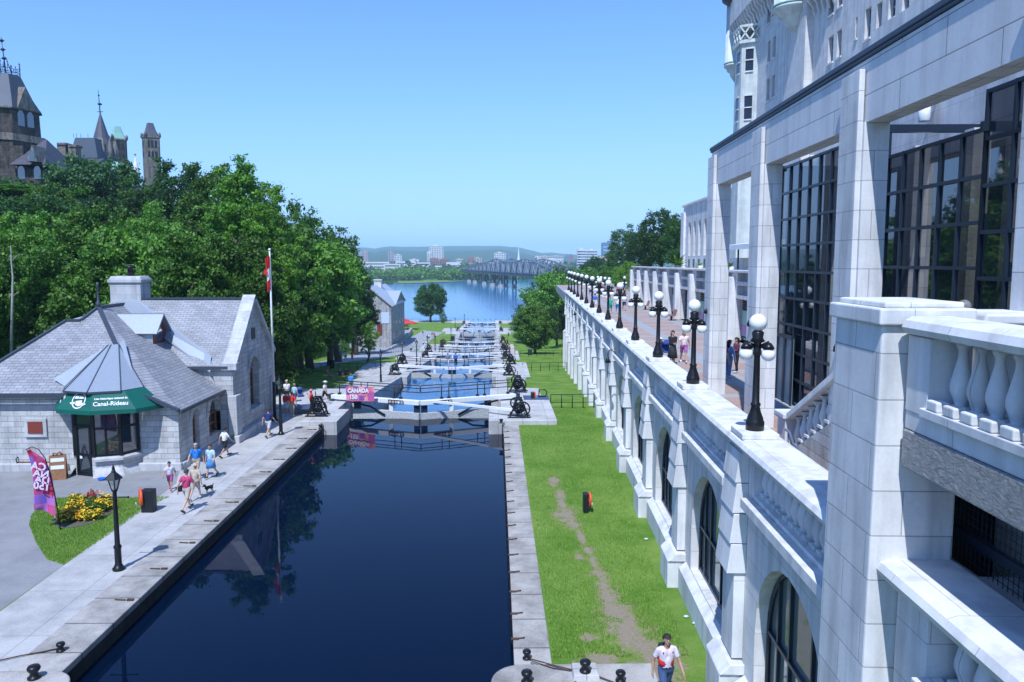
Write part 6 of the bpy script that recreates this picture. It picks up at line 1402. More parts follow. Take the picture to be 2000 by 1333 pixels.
for a in [(838, 866, 481, 2500, wht, 'tall white office tower above the far shore trees'), (834, 843, 492, 2450, wht, 'narrow white annex left of the tall white tower'), (839, 856, 505, 1750, brick, 'dark red block in front of the white tower, left one'), (858, 875, 506, 1750, brick, 'dark red block in front of the white tower, right one'),
          (913, 926, 503, 2100, brick, 'red brick block at mid shore'), (926, 941, 504, 2120, tan, 'tan block joined to the red brick block'), (965, 988, 494, 2700, wht, 'white stepped block behind the bridge truss'), (988, 1000, 497, 2750, blu, 'blue glass block right of the white stepped block'),
          (1045, 1056, 501, 2500, wht, 'small white block right of the spire'), (1056, 1073, 500.5, 2550, tan, 'tan wide block behind the right bridge end'), (1074, 1101, 500, 2600, grey, 'grey wide block behind the right bridge end'), (1062, 1100, 506, 2100, wht, 'low white block in front of the tan and grey blocks'), (1103, 1111, 498.5, 2700, blu, 'slim blue block near the apartment tower'), (1111, 1120, 498, 2750, brick, 'slim reddish block near the apartment tower'),
          (688, 694, 494, 2600, wht, 'slim white block at the left tree edge'), (701, 708, 494.5, 2400, grey, 'slim grey tower left of the pink block'), (707, 719, 492, 2900, plain((.45, .28, .25)), 'pinkish block on the left hillside'), (758, 769, 492, 3200, plain((.42, .27, .25)), 'small pinkish block high on the hillside'), (770, 785, 498, 2600, wht, 'wide white block under the hills'), (700, 712, 509, 1500, wht, 'low pale block left of the terraced pale complex'), (1005, 1040, 508, 2300, wht, 'long low white hall behind the bridge'), (890, 905, 506, 2200, tan, 'low tan building left of the red brick block'), (800, 818, 507, 1900, wht, 'pale block right of the terraced complex')]:
    tower_blk(*a)
# terraced pale complex
t = thing('terraced_complex', 'long pale terraced complex with dark window bands on the far shore', 'building', aty(760, 530, 1300)); c = Vector(t.location)
for i, (x0, x1, yt, yb, D) in enumerate([(700, 760, 512, 524, 1330), (728, 766, 519, 530, 1270), (772, 812, 511, 521, 1330), (776, 818, 520, 533, 1260), (750, 782, 516, 540, 1230), (812, 840, 513, 525, 1340)]):
    mb = MB(c); a, b = aty(x0, yb, D), aty(x1, yt, D); mb.box(a.x, b.x, D, D+50, -13, b.z); mb.build('block', wht, t); mb = MB(c); n = 3
    for j in range(n): z = -8+(b.z+8)*(j+.5)/n; mb.box(a.x+2, b.x-2, D-.3, D-.03, z-.9, z+.9)
    mb.build('window_band', M['glass'], t)
t = thing('church_spire', 'slim white church spire rising behind the bridge', 'spire', aty(1013, 515, 2300)); c = Vector(t.location); k = 2300/FPX; mb = MB(c); mb.lathe([(3.4*k, -10), (3.4*k, 5*k), (2.6*k, 8*k), (1.9*k, 14*k), (.2*k, 31*k)], c, 8, False); mb.build('spire', M['whitep'], t)
tower_blk(1128, 1146, 487, 1000, wht, 'white balconied apartment tower, left half', name='apartment_tower', base=-5, step='band'); tower_blk(1146, 1167, 489, 1010, wht, 'white balconied apartment tower, right half', name='apartment_tower', base=-5, step='band')
tower_blk(1178, 1212, 474, 800, blu, 'blue glass building with balcony bands right of the white apartments', name='glass_building', base=-3, step='band', wm=plain((.35, .42, .5), .4))
t = thing('grandstand', 'curved concrete grandstand steps below the blue glass building', 'grandstand', aty(1195, 512, 500)); c = Vector(t.location); mb = MB(c); a, b = aty(1174, 518, 500), aty(1214, 500, 500)
for j in range(6): z0 = a.z+(b.z-a.z)*j/6; mb.box(a.x, b.x, 500+1.5*j, 512, z0-8, z0+(b.z-a.z)/6*.7)
mb.build('steps', tan, t)
hs = [wht, tan, grey, brick]
for i in range(46):
    px = random.uniform(690, 1125); D = random.uniform(1500, 3300); q = aty(px, 500, D); zb = -12.6+(D-1200)*.005; w = random.uniform(12, 30); h = random.uniform(8, 18); t = thing('small_house', 'x', 'house', (q.x, D, zb), 0, 'small buildings scattered through the far city'); t['label'] = 'one of the tiny pale buildings scattered among trees of the far city'
    mb = MB(); mb.box(-w/2, w/2, 0, w*.7, -4, h); mb.build('wall', hs[i % 4], t); mb = MB(); mb.prism([(-1, h), (w*.7+1, h), (w*.35, h+w*.22)], 'x', -w/2-1, w/2+1); mb.build('roof', [grey, M['slatedark'], brick][i % 3], t)

# ================================================================== air
hz_ = MB(); hz_.box(-13500, 13500, -60, 10600, -23, 260); t = NT('haze'); nt = t.t; nt.nodes.remove(t.b)
pv = nt.nodes.new('ShaderNodeVolumePrincipled'); pv.inputs['Color'].default_value = (.60, .87, 1, 1); pv.inputs['Density'].default_value = .00015; pv.inputs['Anisotropy'].default_value = -.2
nt.links.new(pv.outputs[0], [n for n in nt.nodes if n.type == 'OUTPUT_MATERIAL'][0].inputs['Volume'])
hz_.build('haze', t.m)['kind'] = 'stuff'
# ================================================================== people
SK = Vector
def pose_bones(kind, seed=0):
    """joints of a 1.72 m figure facing -Y; returns list of (name, a, b, ra, rb)"""
    rot = lambda v, ax, an: Matrix.Rotation(an, 3, ax) @ Vector(v)
    hz = .92; B = []; J = {}
    P = {'walk': dict(l=(24, 6), r=(-20, 22), al=(-26, 22), ar=(24, 18)), 'walk2': dict(l=(-16, 26), r=(20, 4), al=(20, 25), ar=(-18, 30)), 'stand': dict(l=(3, 2), r=(-3, 3), al=(4, 14), ar=(-2, 16)),
         'photo': dict(l=(4, 2), r=(-5, 4), al=(38, 118), ar=(36, 122)), 'hold': dict(l=(3, 2), r=(-6, 8), al=(14, 82), ar=(10, 78)), 'sit': dict(l=(86, 84), r=(82, 88), al=(22, 55), ar=(26, 50)), 'lounge': dict(l=(74, 30), r=(82, 62), al=(-20, 20), ar=(30, 40))}[kind]
    low = 9; feet = {}
    for s, k in ((1, 'l'), (-1, 'r')):
        h = Vector((.092*s, 0, hz)); a, kb = P[k]; kn = h+rot((0, 0, -.43), 'X', -R(a)); an = kn+rot((0, 0, -.41), 'X', -R(a-kb)); toe = an+rot((0, -.19, -.035), 'X', -R(min(a-kb, 10) if kind not in ('sit', 'lounge') else 0))
        B += [('thigh', h, kn, .092, .058), ('shin', kn, an, .057, .036), ('foot', an+Vector((0, .05, -.035)), toe, .042, .034)]; low = min(low, an.z-.08, toe.z-.035)
    up = Vector((0, 0, 1)); lean = {'walk': 3, 'walk2': 3, 'lounge': -35}.get(kind, 0); T = lambda p: Vector((0, 0, hz))+rot(Vector(p)-Vector((0, 0, hz)), 'X', R(lean)) if lean else Vector(p)
    B += [('pelvis', T((-.06, 0, .93)), T((.06, 0, .93)), .115, .115), ('torso', T((0, 0, .98)), T((0, .005, 1.16)), .125, .13), ('torso', T((-.05, .0, 1.12)), T((-.075, .0, 1.32)), .10, .105), ('torso', T((.05, .0, 1.12)), T((.075, .0, 1.32)), .10, .105), ('torso', T((-.13, .01, 1.38)), T((.13, .01, 1.38)), .065, .065), ('neck', T((0, .01, 1.40)), T((0, -.01, 1.55)), .058, .052)]
    hc = T((0, -.015, 1.625)); B += [('head', hc+Vector((0, .015, .03)), hc+Vector((0, -.015, -.045)), .092, .068), ('nose', hc+Vector((0, -.088, .0)), hc+Vector((0, -.104, -.022)), .012, .017), ('ear', hc+Vector((.088, .01, 0)), hc+Vector((.086, .01, -.03)), .018, .012), ('ear', hc+Vector((-.088, .01, 0)), hc+Vector((-.086, .01, -.03)), .018, .012), ('chin', hc+Vector((0, -.06, -.085)), hc+Vector((0, -.062, -.082)), .03, .03)]
    hands = []
    for s, k in ((1, 'al'), (-1, 'ar')):
        sh = T((.185*s, .01, 1.375)); a, eb = P[k]; inn = .10*s if kind not in ('photo', 'hold') else -.05*s
        d = rot((inn, 0, -.29), 'X', -R(a)); el = sh+d; d2 = rot((inn*.2-(.10*s if kind in ('photo', 'hold') else 0), 0, -.25), 'X', -R(a+eb)); wr = el+d2; hd = d2.normalized(); pm = wr+hd*.075
        B += [('upperarm', sh, el, .052, .042), ('forearm', el, wr, .041, .028), ('palm', wr+hd*.02, pm, .028, .032)]; hands.append((pm, hd, s))
    return B, low, hc, hands, T
_body = {}
def body(kind):
    if kind in _body: return _body[kind]
    B, low, hc, hands, T = pose_bones(kind); mb = MB()
    for nm, a, b, ra, rb in B:
        d = (b-a); L = d.length; d = d.normalized() if L > 1e-6 else Vector((0, 0, 1)); n = 5
        pts = [a-d*ra*math.cos(t*math.pi/2/3) for t in range(0, 3)]; rs = [max(.003, ra*math.sin(t*math.pi/2/3)) for t in range(0, 3)]
        pts += [a, b]; rs += [ra, rb]; pts += [b+d*rb*math.sin(t*math.pi/2/3) for t in range(1, 4)]; rs += [max(.003, rb*math.cos(t*math.pi/2/3)) for t in range(1, 4)]
        mb.tube(pts, rs, 12)
    me = mb.mesh('tmp', []); o = bpy.data.objects.new('tmp', me); COL.objects.link(o)
    md = o.modifiers.new('r', 'REMESH'); md.mode = 'VOXEL'; md.voxel_size = .016; s_ = o.modifiers.new('s', 'SMOOTH'); s_.iterations = 2; s_.factor = .5
    m2 = bpy.data.meshes.new_from_object(o.evaluated_get(bpy.context.evaluated_depsgraph_get())); bpy.data.objects.remove(o)
    V = np.array([v.co for v in m2.vertices]); N = np.array([v.normal for v in m2.vertices]); F = [tuple(p.vertices) for p in m2.polygons]
    best = np.full(len(V), 9.); bi = np.zeros(len(V), int); bt = np.zeros(len(V))
    for i, (nm, a, b, ra, rb) in enumerate(B):
        a_, b_ = np.array(a), np.array(b); ab = b_-a_; t = np.clip(((V-a_)@ab)/(ab@ab), 0, 1); d = np.linalg.norm(V-a_-t[:, None]*ab, axis=1)-(ra+(rb-ra)*t); w = d < best; best[w] = d[w]; bi[w] = i; bt[w] = t[w]
    nm = np.array([b[0] for b in B])[bi]; off = np.array([0, 0, -low])
    def sub(mask, o_, name):
        keep = [f for f in F if all(mask[i] for i in f)]; ids = sorted({i for f in keep for i in f}); mp = {j: k for k, j in enumerate(ids)}
        me_ = bpy.data.meshes.new(name); me_.from_pydata([tuple(V[i]+N[i]*o_+off) for i in ids], [], [tuple(mp[i] for i in f) for f in keep]); me_.materials.append(M['dark']); me_.polygons.foreach_set('use_smooth', [True]*len(keep)); me_.update(); return me_
    G = {}
    tor = np.isin(nm, ['torso', 'pelvis', 'neck']) | ((nm == 'thigh') & (bt < .05))
    waist = np.array([T((0, 0, .96))[2]]*len(V)); zloc = V[:, 2]
    if kind == 'lounge': wm = np.isin(nm, ['torso']) | ((nm == 'neck') & (bt < .25))
    else: wm = (np.isin(nm, ['torso', 'pelvis']) & (zloc > .93)) | ((nm == 'neck') & (bt < .25))
    G['shirt'] = sub(wm | ((nm == 'upperarm') & (bt < .62)), .016, 'shirt'); G['vest'] = sub(wm, .014, 'shirt'); G['long'] = sub(wm | (nm == 'upperarm') | ((nm == 'forearm') & (bt < .95)), .014, 'shirt')
    pel = (nm == 'pelvis') | ((nm == 'torso') & (zloc < 1.0))
    G['shorts'] = sub(pel | ((nm == 'thigh') & (bt < .88)), .020, 'shorts'); G['pants'] = sub(pel | (nm == 'thigh') | ((nm == 'shin') & (bt < .97)), .016, 'trousers'); G['shoes'] = sub((nm == 'foot'), .010, 'shoes')
    # skin mesh with fingers and eyes
    mb = MB(); mb.add([tuple(v+off) for v in V], F, True); O = Vector(off)
    for pm, hd, s in hands:
        side = hd.cross(Vector((1, 0, 0))); side = side.normalized() if side.length > .1 else Vector((0, -1, 0)); across = side
        for j, L in enumerate((.072, .080, .075, .060)):
            b = pm+across*(.021-.014*j)+hd*.012; c1 = b+hd*L*.5+Vector((-s*.006, 0, 0)); c2 = b+hd*L*.92+Vector((-s*.022, 0, 0)); mb.tube([b+O, c1+O, c2+O], [.0095, .0085, .006], 6)
        b = pm+across*.026-hd*.04; mb.tube([b+O, b+across*.022+hd*.028+O, b+across*.026+hd*.058+O], [.011, .0095, .007], 6)
    mb.cur = 1
    for s in (-1, 1): mb.ell(hc+Vector((.033*s, -.079, .012))+O, (.012, .008, .008), 8, 6)
    mb.ell(hc+Vector((0, -.079, -.052))+O, (.022, .008, .005), 8, 4)
    G['body'] = mb.mesh('body', [M['dark'], M['dark']]); G['hc'] = hc+O; G['hip'] = Vector((0, 0, .92))+O
    _body[kind] = G; return G
def hairmesh(style):
    k = 'hair'+style
    if k in _body: return _body[k]
    mb = MB(); n, m = 16, 10; vs = []; keep = []
    r = (.102, .122, .112)
    for i in range(m+1):
        a = math.pi*.62*i/m
        for j in range(n): b = 2*math.pi*j/n; vs.append((r[0]*math.sin(a)*math.cos(b), .012+r[1]*math.sin(a)*math.sin(b), .022+r[2]*math.cos(a)))
    fs = []
    for i in range(m):
        for j in range(n):
            q = (i*n+j, (i+1)*n+j, (i+1)*n+(j+1) % n, i*n+(j+1) % n); y = sum(vs[t][1] for t in q)/4; z = sum(vs[t][2] for t in q)/4
            if not (y < -.03 and z < .062) and not (y < .03 and z < .02): fs.append(q)
    if style in ('short', 'long'):
        mb.add(vs, fs, True)
        if style == 'long': mb.tube([(0, .07, .06), (0, .105, -.05), (0, .10, -.17), (0, .09, -.25)], [.085, .095, .08, .03], 10)
    else: mb.lathe([(.19 if style == 'hat' else .108, .052), (.185 if style == 'hat' else .109, .062), (.106, .066), (.104, .10), (.085, .135), (.03, .150)], (0, .0, 0), 16); (mb.prism([(-.07, -.1), (.07, -.1), (.06, -.19), (-.06, -.19)], 'z', .052, .062) if style == 'cap' else None)
    me = mb.mesh('hair' if style in ('short', 'long') else 'hat', [M['dark']]); _body[k] = me; return me
def skirtmesh(ln):
    k = f'skirt{ln}'
    if k not in _body: mb = MB(); mb.lathe([(.145, .10), (.175, 0), (.20, -.12), (.22+.08*ln, -ln)], n=18); _body[k] = mb.mesh('skirt', [M['dark']])
    return _body[k]
SKIN = [(.50, .30, .21), (.55, .35, .25), (.42, .25, .17), (.20, .11, .07)]
def setm(o, m): o.material_slots[0].link = 'OBJECT'; o.material_slots[0].material = m
NP = [0]
def person(pos, h, face, pose, label, top=(.7, .7, .7), bot=(.1, .1, .12), sh='shirt', bt='shorts', hair='short', hc=(.05, .03, .02), skin=0, shoe=(.5, .5, .5), group=None):
    G = body(pose); k = h/1.72; t = thing('person', label, 'person', pos, face, group)
    def part(me, nm, m, loc=(0, 0, 0)):
        o = link(me, nm, t); o.scale = (k, k, k); o.location = Vector(loc)*k; setm(o, m); return o
    b = part(G['body'], 'body', plain(SKIN[skin], .6, 0, .06)); part(G[sh], 'shirt', plain(top, .8, 0, .15) if not isinstance(top, bpy.types.Material) else top)
    if bt.startswith('skirt'): part(skirtmesh(float(bt[5:])), 'skirt', plain(bot, .8), G['hip'])
    else: part(G[bt], 'trousers' if bt == 'pants' else 'shorts', plain(bot, .8, 0, .2) if not isinstance(bot, bpy.types.Material) else bot)
    part(G['shoes'], 'shoes', plain(shoe, .6)); part(hairmesh(hair), 'hair' if hair in ('short', 'long') else 'hat', plain(hc, .7), G['hc']); return t
blk, wh, navy, blue, red_, khaki, jean = (.015, .015, .018), (.74, .74, .74), (.02, .03, .13), (.03, .19, .55), (.58, .03, .03), (.42, .36, .27), (.06, .10, .22)
PI = math.pi; CW = .635
Z = lambda px, py, z=CW: atz(px, py, z)
person(Z(333, 958), 1.36, .25, 'walk', 'boy in white and purple T-shirt and plaid shorts walking toward the camera', plain((.62, .55, .65), .8, 0, .3), (.30, .08, .22), hc=blk, skin=2, shoe=(.5, .08, .2))
person(Z(385, 934), 1.74, .1, 'walk', 'grey haired man in bright blue polo and khaki shorts with backpack straps', (.03, .20, .62), khaki, hc=(.4, .38, .36), skin=1, shoe=(.1, .1, .1))
person(Z(413, 933), 1.66, -.2, 'walk2', 'woman in pale blue blouse and short blue skirt with sunglasses', (.42, .58, .74), (.08, .26, .58), bt='skirt.38', hair='short', hc=(.06, .03, .02), shoe=(.05, .05, .05))
person(Z(440, 893), 1.62, 2.6, 'walk', 'youth in white T-shirt and black shorts walking behind the blue couple', wh, blk, hc=blk, skin=2, shoe=blk)
person(Z(366, 998), 1.80, PI-.25, 'walk', 'man in pink red T-shirt and khaki shorts with shoulder bag walking away', (.50, .05, .15), (.52, .44, .38), hc=(.06, .05, .045), skin=1, shoe=(.05, .05, .05))
person(Z(383, 976), 1.62, PI-.1, 'walk2', 'woman in beige top walking away beside the man in pink', (.50, .42, .33), (.45, .40, .33), hair='hat', hc=(.5, .42, .33), skin=1)
person(Z(525, 854), 1.76, PI-.3, 'walk', 'man in navy T-shirt and pale shorts walking alone beside the stone gable', navy, (.55, .55, .58), hc=(.05, .03, .02), shoe=(.05, .06, .1))
person(Z(559, 812), 1.62, 2.6, 'stand', 'boy in red T-shirt and long pale shorts standing by the flagpole', red_, (.55, .58, .62), hc=(.04, .02, .02), skin=2)
person(Z(571, 814), 1.64, PI, 'stand', 'person in red T-shirt with bright red backpack and tan shorts', (.66, .05, .03), khaki, hc=blk, skin=1)
person(Z(561, 790), 1.78, .5, 'hold', 'elderly man in white shirt with camera strap standing behind the red shirts', wh, (.05, .06, .1), hc=(.6, .58, .55), skin=0, bt='pants')
person(Z(576, 792), 1.6, PI-.5, 'stand', 'woman in pale blue T-shirt beside the blue stroller', (.38, .60, .66), (.06, .08, .2), hair='short', hc=(.35, .22, .12))
person(Z(609, 808, .9), 1.62, -1.2, 'photo', 'person in red shirt and pink hat taking a photo behind the left winch', (.70, .03, .03), blk, hair='hat', hc=(.65, .25, .22))
person(Z(635, 788, .9), 1.64, 1.3, 'walk', 'woman in white top, white hat and black shorts striding to the left', (.72, .66, .68), blk, hair='hat', hc=wh, shoe=(.4, .6, .7))
person(Z(686, 770, .2), 1.75, .0, 'hold', 'man in bright blue shirt standing behind the pink banner', (.04, .25, .60), khaki, hc=(.04, .03, .02), sh='long')
q = atg(644, 742); person(q+Vector((0, 0, .0)), 1.65, 1.2, 'lounge', 'person in pink reclining on the shaded lawn under the maple', (.50, .06, .15), (.4, .3, .3), hc=blk)
for (px, py, lab, c) in ((664, 743, 'dark dressed person sitting in tree shade, left of two', (.06, .06, .09)), (676, 741, 'dark dressed person sitting in tree shade, right of two', (.10, .06, .06))): q = atg(px, py); person(q, 1.7, .4, 'sit', lab, c, blk, hc=blk)
FW = 'walkers on the footpath'
for i, (px, py, tp, bo, lab, f) in enumerate(((657, 705, wh, blk, 'walker in white top and dark shorts, leftmost of four on the footpath', PI), (667, 707, (.25, .40, .58), (.4, .42, .45), 'walker in pale blue shirt, second of four on the footpath', PI), (675, 706, (.65, .68, .72), blk, 'walker in white and blue, third of four on the footpath', PI), (688, 706, (.66, .05, .06), (.55, .4, .35), 'walker in bright red shirt, rightmost of four on the footpath', PI))): person(atg(px, py), 1.72, f+.3, ['walk', 'walk2'][i % 2], lab, tp, bo, hc=(.06, .04, .03), group=FW)
gp = lambda x, k: Vector((x, LD[k]+5.4, LZ[k]+.45))
person(Vector((-5.9, LD[1]+5.05, LZ[1]+.45)), 1.72, 0, 'walk', 'person in blue grey top and white shorts crossing the second gate, left of two', (.16, .20, .34), (.55, .55, .56), hc=blk); person(Vector((-4.95, LD[1]+5.05, LZ[1]+.45)), 1.74, .1, 'walk2', 'person in vivid blue top and dark trousers crossing the second gate, right of two', (.03, .10, .50), blk, bt='pants', hc=blk)
person(Vector((2.7, 98.4, prof(98.4))), 1.1, 1., 'sit', 'small child in blue sitting at the fence end on the grass', (.08, .16, .35), jean, hc=(.2, .1, .05))
D_ = lambda x, k, y: Vector((x, LD[k]+y, LZ[k]))
for (x, k, y, tp, bo, lab, po) in ((2.3, 2, 8, (.55, .06, .05), blk, 'person in red top standing right of the third lock gate', 'stand'), (3.2, 2, 6.5, (.62, .45, .25), (.65, .45, .3), 'person in tan standing at the grass edge of the third platform', 'hold'), (1.6, 3, 6, (.5, .3, .25), blk, 'person in brown near the fourth lock gate at right', 'stand'), (2.6, 3, 9, blk, blk, 'dark dressed person right of the fourth lock', 'walk'), (3.0, 4, 3, (.3, .3, .36), navy, 'person in grey on the right side near the fifth lock', 'walk2'), (3.6, 4, 20, (.2, .2, .25), blk, 'dark figure walking up the right apron from the river', 'walk'),
    (-12.6, 3, 9, blk, blk, 'dark figure left of the fourth lock, left of two', 'stand'), (-11.9, 3, 9.5, (.05, .05, .08), blk, 'dark figure left of the fourth lock, right of two', 'stand'), (-13.6, 3, 4, (.35, .30, .5), (.3, .3, .4), 'person in lilac beside a winch left of the fourth lock', 'walk')):
    person(D_(x, k, y), 1.72, random.uniform(-2, 2), po, lab, tp, bo, hc=blk, bt='pants')
for (px, py, tp, lab) in ((772, 655, (.6, .08, .05), 'person in red seated zone near the cafe parasol, left one'), (783, 652, (.62, .10, .08), 'person in red near the cafe parasol, right one'), (803, 690, (.3, .45, .4), 'lone walker in grey green on the lower footpath'), (827, 678, (.40, .62, .62), 'walker in turquoise on the winding footpath'), (833, 679, wh, 'walker in white on the winding footpath beside the turquoise one'), (838, 665, wh, 'walker in white farther down the winding footpath'), (844, 660, (.15, .12, .14), 'dark walker near the bend of the footpath, left of two'), (848, 661, (.3, .12, .14), 'dark red walker near the bend of the footpath, right of two'), (826, 657, (.06, .07, .09), 'dark walker by the retaining wall top')):
    person(atg(px, py), 1.72, random.choice([0, PI])+random.uniform(-.4, .4), random.choice(['walk', 'walk2']), lab, tp, random.choice([blk, navy, khaki]), hc=blk)
TZ = 6.0
flor = plain((.36, .12, .34), .8, 0, .6)
def tperson(px, py, *a, **k): u, v = atw(px, py, TZ); return person(Wp(u, v, TZ), *a, **k)
tperson(1335, 709, 1.66, -.1, 'walk', 'woman in white pink T-shirt and purple flowered shorts on the terrace', (.74, .60, .60), flor, hair='long', hc=(.28, .12, .06), shoe=wh)
tperson(1313, 712, 1.66, .1, 'hold', 'woman in black top and dark skirt pushing a stroller behind a lamp post', blk, (.03, .04, .04), sh='long', bt='skirt.6', hair='long', hc=blk, skin=1, shoe=blk)
tperson(1289, 702, 1.15, .2, 'walk', 'child in navy spotted clothes and white hat at the parapet', navy, navy, hair='hat', hc=wh)
tperson(1413, 742, 1.7, 1.9, 'stand', 'person in dark blue jeans half hidden behind the far pier', (.35, .05, .12), jean, bt='pants', hc=blk)
tperson(1423, 738, 1.66, 2.2, 'stand', 'woman in light blue seen between the two far piers', (.16, .30, .55), (.14, .26, .5), bt='pants', hair='long', hc=blk, sh='long')
tperson(1437, 729, 1.62, -1.3, 'hold', 'woman in dark maroon top holding a long camera between the piers', (.13, .03, .06), blk, sh='long', bt='pants', hair='long', hc=blk, skin=2)
tperson(1206, 613, 1.72, PI, 'walk', 'person in white T-shirt and blue shorts walking away along the parapet lamps', wh, blue, hc=(.1, .06, .04)); tperson(1192, 613, 1.7, PI-.2, 'walk2', 'person in bright green walking away along the parapet lamps', (.02, .42, .28), (.03, .35, .24), hc=(.3, .15, .1))
tperson(1162, 604, 1.7, PI, 'walk', 'person in blue shirt and white shorts walking far along the parapet', (.04, .15, .60), wh, hc=blk); tperson(1219, 607, 1.7, 0., 'walk', 'person in white and dark shorts walking beside the fifth lamp', (.5, .55, .65), navy, hc=blk)
for i, (px, py, tp) in enumerate(((1206, 577, (.60, .12, .12)), (1212, 577, (.6, .6, .58)), (1223, 578, (.12, .12, .2)), (1217, 574, (.15, .15, .25)), (1195, 578, blk), (1186, 575, (.5, .5, .52)), (1176, 574, (.5, .2, .2)), (1233, 576, (.2, .5, .6)), (1160, 580, (.6, .6, .62)), (1153, 578, wh), (1197, 570, (.2, .4, .4)), (1137, 578, (.6, .45, .4)))):
    tperson(px, py, random.uniform(1.6, 1.8), random.choice([0., PI])+random.uniform(-.5, .5), random.choice(['walk', 'walk2', 'stand']), 'one of the tiny strollers in the crowd at the far end of the promenade', tp, random.choice([blk, navy, khaki, wh]), hc=blk, group='strollers at the far promenade end')
tperson(1264, 597, 1.66, -.8, 'sit', 'dark haired person seated on the second farthest arcade bench', (.12, .06, .14), blk, hair='long', hc=blk)
# the near man on the grass
RT_ = patch_mat('white shirt with red band', [(.70, .70, .72), (.68, .70, .74), (.60, .62, .70), (.72, .72, .72)], 9)
np1 = atz(1299, 1378, .62); pm = person(np1, 1.78, .15, 'walk2', 'bearded man in white and red T-shirt with backpack walking on the worn path', RT_, jean, hc=(.025, .018, .015), skin=2, shoe=(.1, .1, .1), bt='pants')
G = body('walk2'); k = 1.78/1.72; mb = MB()
mb.lathe([(.158, 0), (.165, .06), (.165, .12), (.158, .17)], n=20); o = link(mb.mesh('red_band', [plain((.60, .03, .04), .8)]), 'red_band', pm); o.scale = (1.13*k, .86*k, k); o.location = (0, .0, 1.0*k)
def pack(pos, face, lab, c, s=1.): 
    t = thing('backpack', lab, 'backpack', pos+Vector((-math.sin(face)*.0, 0, 1.05)), face); mb = MB(); mb.box(-.15*s, .15*s, .13, .28, .0, .42*s, .03); mb.build('bag', plain(c, .8), t, bev=.04); mb = MB()
    for x in (-.1, .1): mb.tube([(x, .15, .40), (x, .02, .45), (x*1.15, -.13, .33), (x*1.3, -.08, .1), (x*1.2, .14, .03)], .017, 5)
    mb.build('straps', plain(c, .8), t); return t
pack(np1, .15, 'dark backpack on the man walking along the worn grass path', (.02, .02, .04)); pack(Z(571, 814), PI, 'bright red backpack worn by the flagpole', (.75, .05, .04), .95); pack(Z(385, 934), .1, 'dark backpack worn by the grey haired man in blue', (.03, .03, .05), .9)
q = Z(366, 998); t = thing('shoulder_bag', 'black shoulder bag worn by the man in the pink red T-shirt', 'bag', q+Vector((-.22, 0, 0))); mb = MB(); mb.box(-.09, .07, -.16, .12, .86, 1.08); mb.build('bag', M['dark'], t, bev=.03); mb = MB(); mb.tube([(0, -.14, 1.0), (.14, -.17, 1.25), (.36, -.03, 1.48), (.38, .06, 1.47), (.2, .16, 1.25), (0, .12, 1.0)], .016, 5); mb.build('strap', M['dark'], t)
# dog on its lead
q = Z(409, 962); dg = thing('dog', 'small black and white dog trotting on a lead ahead of the walkers', 'dog', q, -.5); mb = MB()
for a, b, ra, rb in (((0, -.17, .24), (0, .16, .25), .085, .07), ((0, -.16, .27), (0, -.25, .37), .05, .045), ((0, -.26, .38), (0, -.29, .385), .058, .05), ((0, -.30, .37), (0, -.38, .355), .034, .022), ((.04, -.25, .42), (.055, -.24, .46), .018, .008), ((-.04, -.25, .42), (-.055, -.24, .46), .018, .008), ((0, .18, .28), (0, .27, .38), .022, .012),
                     ((.05, -.14, .2), (.05, -.17, .1), .035, .022), ((.05, -.17, .1), (.05, -.15, .02), .02, .02), ((-.05, -.14, .2), (-.05, -.10, .1), .035, .022), ((-.05, -.10, .1), (-.05, -.12, .02), .02, .02), ((.05, .14, .22), (.05, .10, .13), .045, .028), ((.05, .10, .13), (.05, .17, .08), .024, .018), ((.05, .17, .08), (.05, .15, .02), .018, .02), ((-.05, .14, .22), (-.05, .13, .13), .045, .028), ((-.05, .13, .13), (-.05, .20, .09), .024, .018), ((-.05, .20, .09), (-.05, .19, .02), .018, .02)):
    mb.tube([Vector(a)-(Vector(b)-Vector(a)).normalized()*ra*.7, a, b, Vector(b)+(Vector(b)-Vector(a)).normalized()*rb*.7], [ra*.5, ra, rb, rb*.5], 10)
o = bpy.data.objects.new('t', mb.mesh('t', [])); COL.objects.link(o); md = o.modifiers.new('r', 'REMESH'); md.mode = 'VOXEL'; md.voxel_size = .011; md.use_smooth_shade = True
me = bpy.data.meshes.new_from_object(o.evaluated_get(bpy.context.evaluated_depsgraph_get())); bpy.data.objects.remove(o)
t_ = NT('black and white fur'); p_ = t_.n('SeparateXYZ', Vector=t_.co()); wn2 = t_.noise(6.); fur = t_.fin(t_.mix(t_.ramp(t_.math('ADD', p_.outputs[2], t_.math('MULTIPLY', wn2, .12)), (.17, 1.), (.22, 0.)), (.015, .014, .014), (.6, .58, .55)), .9); me.materials.clear(); me.materials.append(fur); link(me, 'body', dg)
t = thing('dog_lead', 'thin lead running from a walker down to the small dog', 'lead', q); mb = MB(); a = Z(383, 976)+Vector((.2, 0, .8)); mb.tube([a, a.lerp(q+Vector((0, 0, .33)), .5)-Vector((0, 0, .15)), q+Vector((0, -.1, .33))], .008, 4); mb.o = q; mb.v = [v-q for v in mb.v]; mb.o = Vector(); mb.build('cord', M['rust'], t)
